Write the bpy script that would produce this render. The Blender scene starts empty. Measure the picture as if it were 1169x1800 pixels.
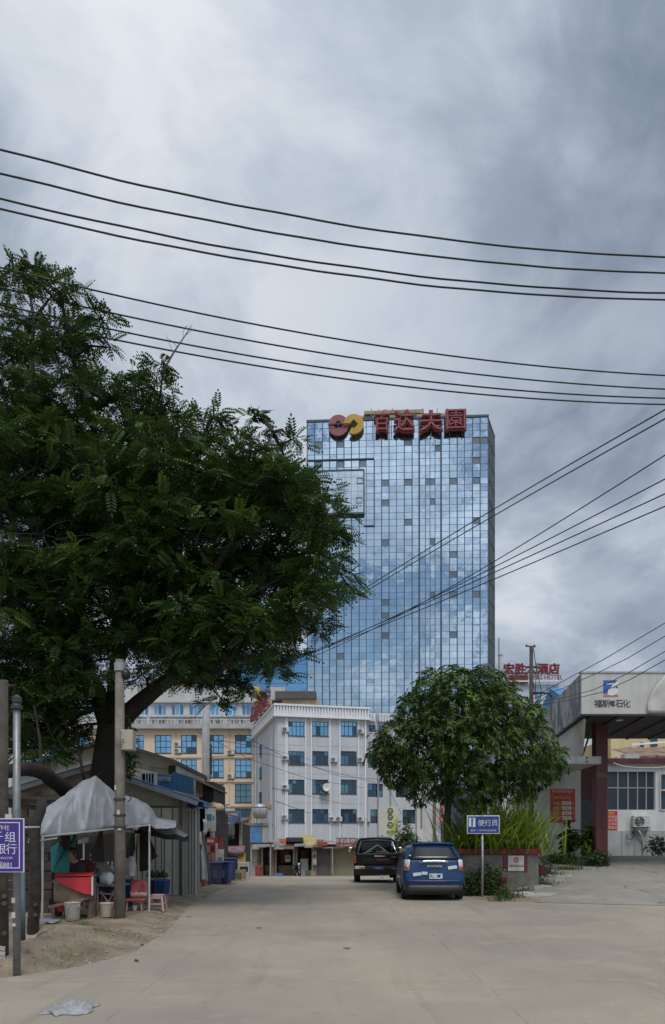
import bpy, math, random
import numpy as np
from mathutils import Vector, Matrix, noise

# ------------------------------------------------------------------ camera
R = math.radians
sc = bpy.context.scene
col = sc.collection
F, CX, HZ, CAMZ = 1300.0, 584.5, 1477.0, 1.6      # focal length in photo pixels, principal column, horizon row, eye height
cam = bpy.data.cameras.new('camera'); cam_ob = bpy.data.objects.new('camera', cam); col.objects.link(cam_ob)
cam_ob.location = (0, 0, CAMZ); cam_ob.rotation_euler = (R(90), 0, 0)
cam.sensor_fit = 'AUTO'; cam.sensor_width = 36.0; cam.lens = 36.0 * F / 1800.0
cam.shift_y = (HZ - 900.0) / 1800.0
cam.clip_start = 0.05; cam.clip_end = 3000
sc.camera = cam_ob

# ------------------------------------------------------------------ sun and sky
SUN_EL, SUN_AZ = R(60), R(172)                      # azimuth from +Y towards +X
sun = bpy.data.lights.new('sun', 'SUN'); sun.energy = 1.35; sun.angle = R(20); sun.color = (1.0, .96, .9)
sun_ob = bpy.data.objects.new('sun', sun); col.objects.link(sun_ob)
sd = Vector((math.sin(SUN_AZ) * math.cos(SUN_EL), math.cos(SUN_AZ) * math.cos(SUN_EL), math.sin(SUN_EL)))
sun_ob.rotation_euler = (-sd).to_track_quat('-Z', 'Y').to_euler(); sun_ob.location = (0, 0, 60)

world = bpy.data.worlds.new('World'); sc.world = world; world.use_nodes = True
W = world.node_tree; W.nodes.clear()
def wn(t, **k):
    n = W.nodes.new(t)
    for a, b in k.items(): setattr(n, a, b)
    return n
def wmath(op, a, b=None, c=None, clamp=False):
    n = wn('ShaderNodeMath', operation=op); n.use_clamp = clamp
    for i, v in enumerate((a, b, c)):
        if v is None: continue
        if isinstance(v, (int, float)): n.inputs[i].default_value = v
        else: W.links.new(v, n.inputs[i])
    return n.outputs[0]
def wmap(v, a, b, c=0.0, d=1.0):
    n = wn('ShaderNodeMapRange'); n.interpolation_type = 'SMOOTHSTEP'
    W.links.new(v, n.inputs[0])
    for i, q in enumerate((a, b, c, d)): n.inputs[i + 1].default_value = q
    return n.outputs[0]
def wnoise(vec, scale, detail, rough, dist=0.0):
    n = wn('ShaderNodeTexNoise'); n.inputs['Scale'].default_value = scale; n.inputs['Detail'].default_value = detail
    n.inputs['Roughness'].default_value = rough; n.inputs['Distortion'].default_value = dist
    W.links.new(vec, n.inputs['Vector']); return n.outputs['Fac']
tc = wn('ShaderNodeTexCoord'); sep = wn('ShaderNodeSeparateXYZ'); W.links.new(tc.outputs['Generated'], sep.inputs[0])
dx, dy, dz = sep.outputs
den = wmath('ADD', wmath('MAXIMUM', dz, 0.0), 0.50)
cmb = wn('ShaderNodeCombineXYZ'); W.links.new(wmath('DIVIDE', dx, den), cmb.inputs[0]); W.links.new(wmath('DIVIDE', dy, den), cmb.inputs[1])
off = wn('ShaderNodeVectorMath', operation='ADD'); W.links.new(cmb.outputs[0], off.inputs[0]); off.inputs[1].default_value = (3.1, 7.4, 1.3)
cp = off.outputs[0]
warp = wn('ShaderNodeTexNoise'); warp.inputs['Scale'].default_value = 2.4; warp.inputs['Detail'].default_value = 3; W.links.new(cp, warp.inputs['Vector'])
ws = wn('ShaderNodeVectorMath', operation='SCALE'); W.links.new(warp.outputs['Color'], ws.inputs[0]); ws.inputs['Scale'].default_value = .28
wa = wn('ShaderNodeVectorMath', operation='ADD'); W.links.new(cp, wa.inputs[0]); W.links.new(ws.outputs[0], wa.inputs[1])
n1 = wnoise(wa.outputs[0], 1.7, 11, 0.53)          # cloud masses
n2 = wnoise(wa.outputs[0], 5.0, 10, 0.58)            # billows
def lobe(px, py, power):
    v = Vector(((px - CX) / F, 1, (HZ - py) / F)).normalized()
    n = wn('ShaderNodeVectorMath', operation='DOT_PRODUCT'); W.links.new(tc.outputs['Generated'], n.inputs[0]); n.inputs[1].default_value = v
    return wmath('POWER', wmath('MAXIMUM', n.outputs['Value'], 0.0), power)
b = wmath('ADD', wmath('MULTIPLY', wmap(n1, .38, .62), .52), wmath('MULTIPLY', wmap(n2, .34, .66), .30))
b = wmath('ADD', b, -.08)
b = wmath('SUBTRACT', b, wmath('MULTIPLY', lobe(1120, 430, 18), .30))   # the dark rain cloud
b = wmath('ADD', b, wmath('MULTIPLY', lobe(60, 330, 14), .08))          # thin bright cloud
b = wmath('ADD', b, wmath('MULTIPLY', lobe(480, -60, 14), .18))
b = wmath('ADD', b, wmath('MULTIPLY', lobe(1080, 1040, 24), .22))
sdn = wn('ShaderNodeVectorMath', operation='DOT_PRODUCT'); W.links.new(tc.outputs['Generated'], sdn.inputs[0]); sdn.inputs[1].default_value = sd
b = wmath('ADD', b, wmath('MULTIPLY', wmath('POWER', wmath('MAXIMUM', sdn.outputs['Value'], 0.0), 3), .42))    # thin cloud glows round the sun
ramp = wn('ShaderNodeValToRGB'); W.links.new(wmath('MAXIMUM', b, 0.0), ramp.inputs[0])
e = ramp.color_ramp.elements
e[0].position, e[0].color = 0.05, (.125, .160, .215, 1)
e[1].position, e[1].color = 1.0, (.64, .665, .70, 1)
m = ramp.color_ramp.elements.new(.38); m.color = (.255, .302, .375, 1)
m = ramp.color_ramp.elements.new(.68); m.color = (.425, .475, .548, 1)
sky = wn('ShaderNodeTexSky'); sky.sky_type = 'NISHITA'; sky.sun_disc = False; sky.sun_elevation = SUN_EL; sky.sun_rotation = SUN_AZ
sky.air_density = 1.3; sky.dust_density = .6; sky.ozone_density = 2.0
skym = wn('ShaderNodeMixRGB', blend_type='MULTIPLY'); skym.inputs[0].default_value = 1; W.links.new(sky.outputs[0], skym.inputs[1]); skym.inputs[2].default_value = (.075, .075, .075, 1)
gap = wmath('MULTIPLY', wmap(wnoise(cp, 5.2, 9, .60, .2), .44, .55), wmap(dy, .25, -.35))   # breaks in the cloud, mirrored in the tower's glass
glow = wmath('ADD', wmath('MULTIPLY', wmath('POWER', wmath('MAXIMUM', sdn.outputs['Value'], 0.0), 3), 1.6), 1.0)
lit = wn('ShaderNodeVectorMath', operation='SCALE'); W.links.new(ramp.outputs[0], lit.inputs[0]); W.links.new(glow, lit.inputs['Scale'])
mix = wn('ShaderNodeMixRGB'); W.links.new(gap, mix.inputs[0]); W.links.new(lit.outputs[0], mix.inputs[1]); W.links.new(skym.outputs[0], mix.inputs[2])
low = wn('ShaderNodeMixRGB'); W.links.new(wmap(dz, 0.0, -.08), low.inputs[0]); W.links.new(mix.outputs[0], low.inputs[1]); low.inputs[2].default_value = (.16, .16, .15, 1)
bg = wn('ShaderNodeBackground'); W.links.new(low.outputs[0], bg.inputs[0]); bg.inputs[1].default_value = 1.0
wo = wn('ShaderNodeOutputWorld'); W.links.new(bg.outputs[0], wo.inputs[0])

sc.view_settings.view_transform = 'Standard'; sc.view_settings.look = 'None'
sc.view_settings.exposure = 0.30; sc.view_settings.gamma = 1.0; sc.view_settings.use_curve_mapping = False
sc.render.engine = 'CYCLES'
sc.cycles.use_denoising = True
sc.cycles.max_bounces = 6; sc.cycles.diffuse_bounces = 3; sc.cycles.glossy_bounces = 3; sc.cycles.transparent_max_bounces = 8
sc.cycles.sample_clamp_indirect = 4.0
rnd = random.Random(11)

# ------------------------------------------------------------------ pixel -> place (a pixel gives a direction, Y the distance)
def PX(px, Y): return (px - CX) / F * Y
def PZ(py, Y): return CAMZ + (HZ - py) / F * Y
def P(px, py, Y): return Vector((PX(px, Y), Y, PZ(py, Y)))
def lerp(a, b, t): return a + (b - a) * t
def sstep(a, b, x):
    t = max(0.0, min(1.0, (x - a) / (b - a))); return t * t * (3 - 2 * t)
def pwl(pts, x):
    if x <= pts[0][0]: return pts[0][1]
    for (a, va), (b_, vb) in zip(pts, pts[1:]):
        if x <= b_: return va + (vb - va) * (x - a) / (b_ - a)
    return pts[-1][1]

# ------------------------------------------------------------------ materials
MATS = {}
def mat(name, c, rough=.7, var=.25, scale=3.0, bump=.0, bscale=40.0, metal=0.0, streak=0.0, dirt=None, dirt_amt=0.0, spec=.5, c2=None, coat=0.0, attr=None, trans=0.0):
    """procedural surface: base colour, blotchy variation, vertical weather streaks, dirt, fine relief"""
    if name in MATS: return MATS[name]
    m = bpy.data.materials.new(name); m.use_nodes = True; N = m.node_tree; B = N.nodes['Principled BSDF']; L = N.links
    geo = N.nodes.new('ShaderNodeNewGeometry')
    def noise_(sc_, det=5, vec=None, rg=.55):
        n = N.nodes.new('ShaderNodeTexNoise'); n.inputs['Scale'].default_value = sc_; n.inputs['Detail'].default_value = det; n.inputs['Roughness'].default_value = rg
        L.new(vec if vec is not None else geo.outputs['Position'], n.inputs['Vector']); return n.outputs['Fac']
    def mr(v, a, b_, c_=0., d=1.):
        n = N.nodes.new('ShaderNodeMapRange'); L.new(v, n.inputs[0])
        for i, q in enumerate((a, b_, c_, d)): n.inputs[i + 1].default_value = q
        return n.outputs[0]
    def mixc(f, a, b_, mode='MIX'):
        n = N.nodes.new('ShaderNodeMixRGB'); n.blend_type = mode
        for i, v in enumerate((f, a, b_)):
            if isinstance(v, (int, float)): n.inputs[i].default_value = v
            elif isinstance(v, tuple): n.inputs[i].default_value = (*v[:3], 1)
            else: L.new(v, n.inputs[i])
        return n.outputs[0]
    cc = (*c, 1) if len(c) == 3 else c
    lo = tuple(x * (1 - var) for x in c[:3]); hi = c2 if c2 else tuple(min(1, x * (1 + var)) for x in c[:3])
    out = mixc(mr(noise_(scale), .3, .7), lo, hi)
    if attr:
        a = N.nodes.new('ShaderNodeAttribute'); a.attribute_name = attr
        out = mixc(1.0, out, a.outputs['Color'], 'MULTIPLY')
    if streak:
        mp = N.nodes.new('ShaderNodeMapping'); mp.inputs['Scale'].default_value = (1.6, 1.6, .09); L.new(geo.outputs['Position'], mp.inputs[0])
        out = mixc(mr(noise_(1.7, 6, mp.outputs[0], .65), .48, .78, 0, streak), out, dirt or (.12, .11, .10))
    if dirt_amt:
        out = mixc(mr(noise_(scale * 2.3, 8, None, .68), .5, .72, 0, dirt_amt), out, dirt or (.10, .085, .07))
    L.new(out, B.inputs['Base Color'])
    B.inputs['Roughness'].default_value = rough; B.inputs['Metallic'].default_value = metal
    B.inputs['Specular IOR Level'].default_value = spec
    if coat: B.inputs['Coat Weight'].default_value = coat; B.inputs['Coat Roughness'].default_value = .06
    if bump:
        bn = N.nodes.new('ShaderNodeBump'); bn.inputs['Strength'].default_value = bump; bn.inputs['Distance'].default_value = .02
        L.new(noise_(bscale, 6), bn.inputs['Height']); L.new(bn.outputs[0], B.inputs['Normal'])
    if trans:
        t = N.nodes.new('ShaderNodeBsdfTranslucent'); L.new(out, t.inputs[0]); ms = N.nodes.new('ShaderNodeMixShader'); ms.inputs[0].default_value = trans
        L.new(B.outputs[0], ms.inputs[1]); L.new(t.outputs[0], ms.inputs[2]); L.new(ms.outputs[0], N.nodes['Material Output'].inputs[0])
    MATS[name] = m; return m

def glass_mat(name, c, metal=.75, rough=.04, wob=.0, wscale=.6, c2=None):
    """coated window glass: mirrors the sky with a tint; slight waviness"""
    if name in MATS: return MATS[name]
    m = mat(name, c, rough, .18, .35, metal=metal, c2=c2); N = m.node_tree; B = N.nodes['Principled BSDF']
    if wob:
        geo = N.nodes.new('ShaderNodeNewGeometry'); n = N.nodes.new('ShaderNodeTexNoise'); n.inputs['Scale'].default_value = wscale; n.inputs['Detail'].default_value = 2
        N.links.new(geo.outputs['Position'], n.inputs['Vector']); bn = N.nodes.new('ShaderNodeBump'); bn.inputs['Strength'].default_value = 1.0; bn.inputs['Distance'].default_value = wob
        N.links.new(n.outputs['Fac'], bn.inputs['Height']); N.links.new(bn.outputs[0], B.inputs['Normal'])
    return m

# ------------------------------------------------------------------ mesh building
class MB:
    def __init__(s): s.v = []; s.f = []
    def pts(s, *p):
        n = len(s.v); s.v.extend(tuple(q) for q in p); return range(n, n + len(p))
    def quad(s, a, b, c, d): s.f.append(tuple(s.pts(a, b, c, d))); return s
    def poly(s, ps): s.f.append(tuple(s.pts(*ps))); return s
    def box(s, x0, x1, y0, y1, z0, z1):
        i = s.pts((x0,y0,z0),(x1,y0,z0),(x1,y1,z0),(x0,y1,z0),(x0,y0,z1),(x1,y0,z1),(x1,y1,z1),(x0,y1,z1))[0]
        for q in ((0,3,2,1),(4,5,6,7),(0,1,5,4),(1,2,6,5),(2,3,7,6),(3,0,4,7)): s.f.append(tuple(i + k for k in q))
        return s
    def obox(s, c, size, rot=(0,0,0)):
        from mathutils import Euler
        M = Euler(rot).to_matrix(); c = Vector(c); hx, hy, hz = (q / 2 for q in size); i = len(s.v)
        for z in (-hz, hz):
            for x, y in ((-hx,-hy),(hx,-hy),(hx,hy),(-hx,hy)): s.v.append(tuple(c + M @ Vector((x, y, z))))
        for q in ((0,3,2,1),(4,5,6,7),(0,1,5,4),(1,2,6,5),(2,3,7,6),(3,0,4,7)): s.f.append(tuple(i + k for k in q))
        return s
    def beam(s, a, b, w, h=None, up=(0,0,1)):
        a, b = Vector(a), Vector(b); h = h or w; d = (b - a).normalized(); u = Vector(up)
        if abs(d.dot(u)) > .98: u = Vector((0, 1, 0))
        x = d.cross(u).normalized() * w / 2; y = x.normalized().cross(d).normalized() * h / 2; i = len(s.v)
        for p in (a, b):
            for q in (-x - y, x - y, x + y, -x + y): s.v.append(tuple(p + q))
        for q in ((0,3,2,1),(4,5,6,7),(0,1,5,4),(1,2,6,5),(2,3,7,6),(3,0,4,7)): s.f.append(tuple(i + k for k in q))
        return s
    def tube(s, ps, rs, n=8, cap=True):
        ps = [Vector(p) for p in ps]
        if isinstance(rs, (int, float)): rs = [rs] * len(ps)
        base = len(s.v); pu = None
        for k, p in enumerate(ps):
            d = (ps[min(k + 1, len(ps) - 1)] - ps[max(k - 1, 0)]).normalized()
            if pu is None: pu = d.orthogonal().normalized()
            u = (pu - d * pu.dot(d)); u = u.normalized() if u.length > 1e-5 else d.orthogonal().normalized()
            pu = u; w = d.cross(u)
            for j in range(n):
                a = 2 * math.pi * j / n; s.v.append(tuple(p + (u * math.cos(a) + w * math.sin(a)) * rs[k]))
        for k in range(len(ps) - 1):
            for j in range(n):
                a = base + k * n + j; b = base + k * n + (j + 1) % n; s.f.append((a, b, b + n, a + n))
        if cap:
            s.f.append(tuple(base + j for j in reversed(range(n)))); e = base + (len(ps) - 1) * n; s.f.append(tuple(e + j for j in range(n)))
        return s
    def lathe(s, c, prof, n=20, sx=1.0, sy=1.0):
        c = Vector(c); base = len(s.v)
        for r, z in prof:
            for j in range(n):
                a = 2 * math.pi * j / n; s.v.append((c.x + r * sx * math.cos(a), c.y + r * sy * math.sin(a), c.z + z))
        for k in range(len(prof) - 1):
            for j in range(n):
                a = base + k * n + j; b = base + k * n + (j + 1) % n; s.f.append((a, b, b + n, a + n))
        s.f.append(tuple(base + j for j in reversed(range(n)))); e = base + (len(prof) - 1) * n; s.f.append(tuple(e + j for j in range(n)))
        return s
    def grid(s, rows):
        n = len(rows[0]); base = len(s.v)
        for r in rows: s.v.extend(tuple(p) for p in r)
        for k in range(len(rows) - 1):
            for j in range(n - 1):
                a = base + k * n + j; s.f.append((a, a + 1, a + n + 1, a + n))
        return s
    def extrude(s, poly, d):
        d = Vector(d); poly = [Vector(p) for p in poly]; n = len(poly)
        i = s.pts(*poly)[0]; s.pts(*[p + d for p in poly])
        s.f.append(tuple(i + k for k in reversed(range(n)))); s.f.append(tuple(i + n + k for k in range(n)))
        for k in range(n): s.f.append((i + k, i + (k + 1) % n, i + n + (k + 1) % n, i + n + k))
        return s
    def build(s, name, m, parent=None, world=True, smooth=False, bevel=0.0, sub=0, solid=0.0, kind=None):
        me = bpy.data.meshes.new(name); vs = s.v
        if parent is not None and world:
            r = parent
            while r.parent: r = r.parent
            o_ = r.location; vs = [(x - o_.x, y - o_.y, z - o_.z) for x, y, z in vs]
        me.from_pydata([tuple(v) for v in vs], [], s.f)
        me.materials.append(m)
        if smooth: me.polygons.foreach_set('use_smooth', [True] * len(me.polygons))
        me.update(); ob = bpy.data.objects.new(name, me); col.objects.link(ob)
        if parent is not None: ob.parent = parent
        if solid: q = ob.modifiers.new('solid', 'SOLIDIFY'); q.thickness = solid; q.offset = 0
        if bevel: q = ob.modifiers.new('bevel', 'BEVEL'); q.width = bevel; q.segments = 2; q.limit_method = 'ANGLE'
        if sub: q = ob.modifiers.new('sub', 'SUBSURF'); q.levels = sub; q.render_levels = sub
        if kind: ob['kind'] = kind
        return ob
def thing(name, label, cat, loc=(0,0,0), rotz=0.0, group=None):
    o = bpy.data.objects.new(name, None); col.objects.link(o); o.empty_display_size = .2
    o.location = loc; o.rotation_euler = (0, 0, rotz); o['label'] = label; o['category'] = cat
    if group: o['group'] = group
    return o
def tag(o, label, cat, group=None):
    o['label'] = label; o['category'] = cat
    if group: o['group'] = group
    return o
def struct(o): o['kind'] = 'structure'; return o
def dup(root, loc=None, rotz=None, label=None):
    r = root.copy(); col.objects.link(r)
    if loc is not None: r.location = loc
    if rotz is not None: r.rotation_euler = (0, 0, rotz)
    if label: r['label'] = label
    for ch in list(root.children):
        c = ch.copy(); col.objects.link(c); c.parent = r
        for g in list(ch.children):
            d = g.copy(); col.objects.link(d); d.parent = c
    return r
def text_geo(s, size, ext=.01, wfac=1.0):
    """lettering as mesh data in the XZ plane facing -Y, centred on its own box"""
    cu = bpy.data.curves.new('lettering', 'FONT'); cu.body = s; cu.size = size; cu.extrude = ext; cu.align_x = 'CENTER'; cu.resolution_u = 3
    ob = bpy.data.objects.new('lettering', cu); col.objects.link(ob)
    dg = bpy.context.evaluated_depsgraph_get(); me = bpy.data.meshes.new_from_object(ob.evaluated_get(dg))
    col.objects.unlink(ob); bpy.data.objects.remove(ob)
    co = np.empty(len(me.vertices) * 3); me.vertices.foreach_get('co', co); co = co.reshape(-1, 3)
    if len(co):
        c = (co.min(0) + co.max(0)) / 2; co = co - c; out = np.stack([co[:, 0] * wfac, -co[:, 2], co[:, 1]], 1)
        me.vertices.foreach_set('co', out.ravel())
    me.update(); return me
def lettering(s, size, m, parent, loc, rotz=0.0, ext=.01, name='lettering', wfac=1.0, bold=0.0):
    """flat letters stuck on a sign; loc in the parent's own frame"""
    me = text_geo(s, size, ext, wfac); me.materials.append(m); ob = bpy.data.objects.new(name, me); col.objects.link(ob)
    ob.parent = parent; ob.location = loc; ob.rotation_euler = (0, 0, rotz)
    return ob

WHITE = mat('white_paint', (.72,.73,.73), .55, .08, 2, dirt_amt=.25, bump=.1)
STEEL = mat('galvanised_steel', (.42,.44,.46), .42, .18, 9, metal=.6)
DARKSTEEL = mat('dark_steel', (.06,.06,.065), .5, .2, 5, metal=.4)
BLACK = mat('black_plastic', (.015,.015,.017), .45, .2, 6)
RUBBER = mat('tyre_rubber', (.018,.018,.018), .85, .25, 8, bump=.2)
WIRE = mat('cable_black', (.018,.018,.02), .6, .1, 1)
CONCRETE = mat('old_concrete', (.27,.255,.23), .9, .22, 2.2, bump=.5, bscale=25, streak=.5, dirt_amt=.4)
RED = mat('red_print', (.52,.045,.03), .55, .12, 3, dirt_amt=.15)
BLUEPLASTIC = mat('blue_plastic', (.02,.09,.30), .4, .15, 6)

# ================================================================== ground, road, forecourt
def base_z(y): return -1.1 * sstep(26, 62, y) if y < 62 else -1.1
def base_z(y):
    if y < 29: return 0.0
    if y < 57: return -.0405 * (y - 29) + 0.0
    return -1.134
LEFT = [(-40,-60),(8.25,-60),(8.40,-5.2),(8.49,-3.95),(8.85,-3.57),(9.45,-3.16),(10.5,-2.86),(12.8,-2.9),(16.9,-3.37),(19.3,-3.55),(25,-3.6),(30,-3.5),(38,-4.2),(52,-6.6),(60,-7.2)]
def left_edge(y): return pwl(LEFT, y)
def ramp_z(x, y):
    r = 1.05 * sstep(16.5, 32.5, y) * sstep(4.3, 6.2, x)
    return r * (1 - sstep(60, 75, y))
def bank_z(x, y):
    e = left_edge(y)
    if x > e or y < 8.3: return 0.0
    d = e - x
    z = .10 * sstep(0, .8, d)
    z += .05 * noise.noise((x * 1.3, y * 1.3, 2.0)) * sstep(0, .5, d)
    ditch = sstep(-4.30, -5.0, x) * sstep(8.5, 9.3, y) * (1 - sstep(11.4, 13.0, y))
    z -= .55 * ditch
    z += .10 * sstep(.3, 1.6, d) * (1 - sstep(11.8, 13.5, y)) * (1 - ditch)
    return z
def gz(x, y):
    return base_z(y) + ramp_z(x, y) + bank_z(x, y) + .012 * noise.noise((x * .35, y * .35, 0))
def axis(segs):
    out = []
    for a, b_, st in segs:
        n = max(1, int(round((b_ - a) / st))); out += [a + (b_ - a) * i / n for i in range(n)]
    return out + [segs[-1][1]]

dirt = mat('packed_dirt', (.20,.148,.10), .95, .28, 1.4, bump=.9, bscale=18, dirt=(.10,.105,.05), dirt_amt=.45, c2=(.31,.25,.18))
xs = axis([(-900,-60,120),(-60,-14,6),(-14,-7,.7),(-7,-2.5,.14),(-2.5,12,1.2),(12,60,8),(60,900,120)])
ys = axis([(-60,6,6),(6,8,.5),(8,20,.16),(20,60,1.2),(60,160,10),(160,1500,150)])
g = MB(); g.grid([[(x, y, gz(x, y) - .008) for x in xs] for y in ys])
ground = struct(g.build('ground', dirt, smooth=True))

def concrete_road(name, c_a, c_b, crack):
    """worn cement surface: sandy film, tyre-dark bands, patched slabs, hairline cracks"""
    m = bpy.data.materials.new(name); m.use_nodes = True; N = m.node_tree; B = N.nodes['Principled BSDF']; L = N.links
    geo = N.nodes.new('ShaderNodeNewGeometry')
    def mp(scale):
        n = N.nodes.new('ShaderNodeMapping'); n.inputs['Scale'].default_value = scale; L.new(geo.outputs['Position'], n.inputs[0]); return n.outputs[0]
    def nz(vec, s, d=6, r=.6):
        n = N.nodes.new('ShaderNodeTexNoise'); n.inputs['Scale'].default_value = s; n.inputs['Detail'].default_value = d; n.inputs['Roughness'].default_value = r; L.new(vec, n.inputs['Vector']); return n.outputs['Fac']
    def mr(v, a, b_, c_=0., d=1.):
        n = N.nodes.new('ShaderNodeMapRange'); n.interpolation_type = 'SMOOTHSTEP'; L.new(v, n.inputs[0])
        for i, q in enumerate((a, b_, c_, d)): n.inputs[i + 1].default_value = q
        return n.outputs[0]
    def mx(f, a, b_, mode='MIX'):
        n = N.nodes.new('ShaderNodeMixRGB'); n.blend_type = mode
        for i, v in enumerate((f, a, b_)):
            if isinstance(v, (int, float)): n.inputs[i].default_value = v
            elif isinstance(v, tuple): n.inputs[i].default_value = (*v, 1)
            else: L.new(v, n.inputs[i])
        return n.outputs[0]
    big = mr(nz(mp((1, 1, 1)), .17, 6), .38, .62)
    out = mx(big, c_a, c_b)
    out = mx(mr(nz(mp((1, .35, 1)), 1.1, 7), .42, .75, 0, .24), out, tuple(x * .66 for x in c_a))          # dirty tyre tracks
    out = mx(mr(nz(mp((1, 1, 1)), 7, 8, .7), .50, .75, 0, .30), out, (.36, .31, .235))                     # sand film
    out = mx(mr(nz(mp((1, 1, 1)), 2.3, 9, .75), .56, .74, 0, .50), out, tuple(x * .55 for x in c_a))
    out = mx(mr(nz(mp((1.6, .12, 1)), 1.6, 7, .62), .54, .72, 0, .34), out, tuple(x * .60 for x in c_a))                # long tyre smears
    out = mx(mr(nz(mp((1, 1, 1)), .75, 8, .7), .52, .66, 0, .42), out, (.44, .385, .30))                              # drifted dust                     # stains
    out = mx(mr(nz(mp((1, 1, 1)), 190, 2), .62, .72, 0, .6), out, (.12, .105, .09))                        # dark grit
    out = mx(mr(nz(mp((1, 1, 1)), 150, 2), .64, .74, 0, .6), out, (.52, .48, .42))                         # pale grit
    out = mx(mr(nz(mp((1, 1, 1)), 60, 5, .8), .30, .70, 0, .65), out, mx(1.0, out, (.70, .70, .70), 'MULTIPLY'))  # grain
    vo = N.nodes.new('ShaderNodeTexVoronoi'); vo.feature = 'DISTANCE_TO_EDGE'; vo.inputs['Scale'].default_value = crack
    wv = N.nodes.new('ShaderNodeVectorMath'); wv.operation = 'ADD'; L.new(geo.outputs['Position'], wv.inputs[0])
    nn = N.nodes.new('ShaderNodeTexNoise'); nn.inputs['Scale'].default_value = 2.0; nn.inputs['Detail'].default_value = 6; L.new(geo.outputs['Position'], nn.inputs['Vector'])
    sm = N.nodes.new('ShaderNodeVectorMath'); sm.operation = 'SCALE'; L.new(nn.outputs['Color'], sm.inputs[0]); sm.inputs['Scale'].default_value = .9; L.new(sm.outputs[0], wv.inputs[1])
    L.new(wv.outputs[0], vo.inputs['Vector'])
    ck = mr(vo.outputs['Distance'], .004, .012, 1, 0)
    _cs = 0 if crack < .1 else 1
    ckm = N.nodes.new('ShaderNodeMath'); ckm.operation = 'MULTIPLY'; L.new(ck, ckm.inputs[0]); L.new(mr(nz(mp((1, 1, 1)), .5, 3), .42, .56), ckm.inputs[1])
    out = mx(ckm.outputs[0], out, (.13, .115, .095)) if _cs else out
    # casting joints every few metres, broken where dust fills them
    sp = N.nodes.new('ShaderNodeSeparateXYZ'); L.new(geo.outputs['Position'], sp.inputs[0])
    for ax, per, o_ in ((1, 4.6, 1.3), (0, 3.7, 2.0)):
        mo_ = N.nodes.new('ShaderNodeMath'); mo_.operation = 'PINGPONG'; ad = N.nodes.new('ShaderNodeMath'); ad.operation = 'ADD'; L.new(sp.outputs[ax], ad.inputs[0]); ad.inputs[1].default_value = o_; L.new(ad.outputs[0], mo_.inputs[0]); mo_.inputs[1].default_value = per / 2
        jl = mr(mo_.outputs[0], .006, .016, 1, 0); jm = N.nodes.new('ShaderNodeMath'); jm.operation = 'MULTIPLY'; L.new(jl, jm.inputs[0]); L.new(mr(nz(mp((1, 1, 1)), 1.3, 4), .44, .60, 0, .36), jm.inputs[1]); out = mx(jm.outputs[0], out, tuple(x * .42 for x in c_a))
    L.new(out, B.inputs['Base Color']); B.inputs['Roughness'].default_value = .9; B.inputs['Specular IOR Level'].default_value = .25
    bn = N.nodes.new('ShaderNodeBump'); bn.inputs['Strength'].default_value = .5; bn.inputs['Distance'].default_value = .012
    L.new(nz(mp((1, 1, 1)), 34, 7, .7), bn.inputs['Height']); L.new(bn.outputs[0], B.inputs['Normal'])
    return m
road_m = concrete_road('worn_concrete_road', (.300,.264,.218), (.395,.340,.262), .05)
court_m = concrete_road('cracked_forecourt_concrete', (.225,.212,.188), (.32,.295,.25), .42)
def right_edge(y):
    e = pwl([(-40,60),(16.6,60),(17.0,30),(17.5,11),(18.0,7.4),(18.6,5.4),(19.2,4.6),(20,4.15),(21.2,3.75),(30,3.7),(40,4.6),(60,7.0)], y)
    return e
g = MB(); rows = []
for y in axis([(-40,6,4),(6,8.2,.4),(8.2,9,.06),(9,20,.2),(20,60,1.0)]):
    l, r = left_edge(y), right_edge(y)
    j = lambda a: a + .07 * noise.noise((a, y * 1.9, 5)) + .035 * noise.noise((a, y * 7, 9))
    l, r = j(l), j(r)
    ts = [(-1 + 2 * k / 40) for k in range(41)]
    rows.append([(lerp(l, r, (t + 1) / 2), y, base_z(y) + ramp_z(lerp(l, r, (t + 1) / 2), y) + .012 * noise.noise((lerp(l, r, (t + 1) / 2) * .35, y * .35, 0)) - .003 + .006 * math.cos(t * 1.5)) for t in ts])
g.grid(rows); road = struct(g.build('road', road_m, smooth=True))
g = MB(); rows = []
for y in axis([(16.3,34,.3),(34,60,2)]):
    l = max(right_edge(y) - .35, 5.35 + .45 * noise.noise((0, y * 1.3, 3)) + .2 * noise.noise((0, y * 4.1, 6)) + (1.15 if y > 21.5 else 0) + .5 * sstep(22, 29, y)) if y > 17.3 else right_edge(y) - .35
    l = min(l, 60)
    if y < 16.9: continue
    xs_ = [lerp(l, 40, (k / 40) ** 2) for k in range(41)]
    rows.append([(x, y, gz(x, y) + .006) for x in xs_])
g.grid(rows); court = struct(g.build('forecourt', court_m, smooth=True))
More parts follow.
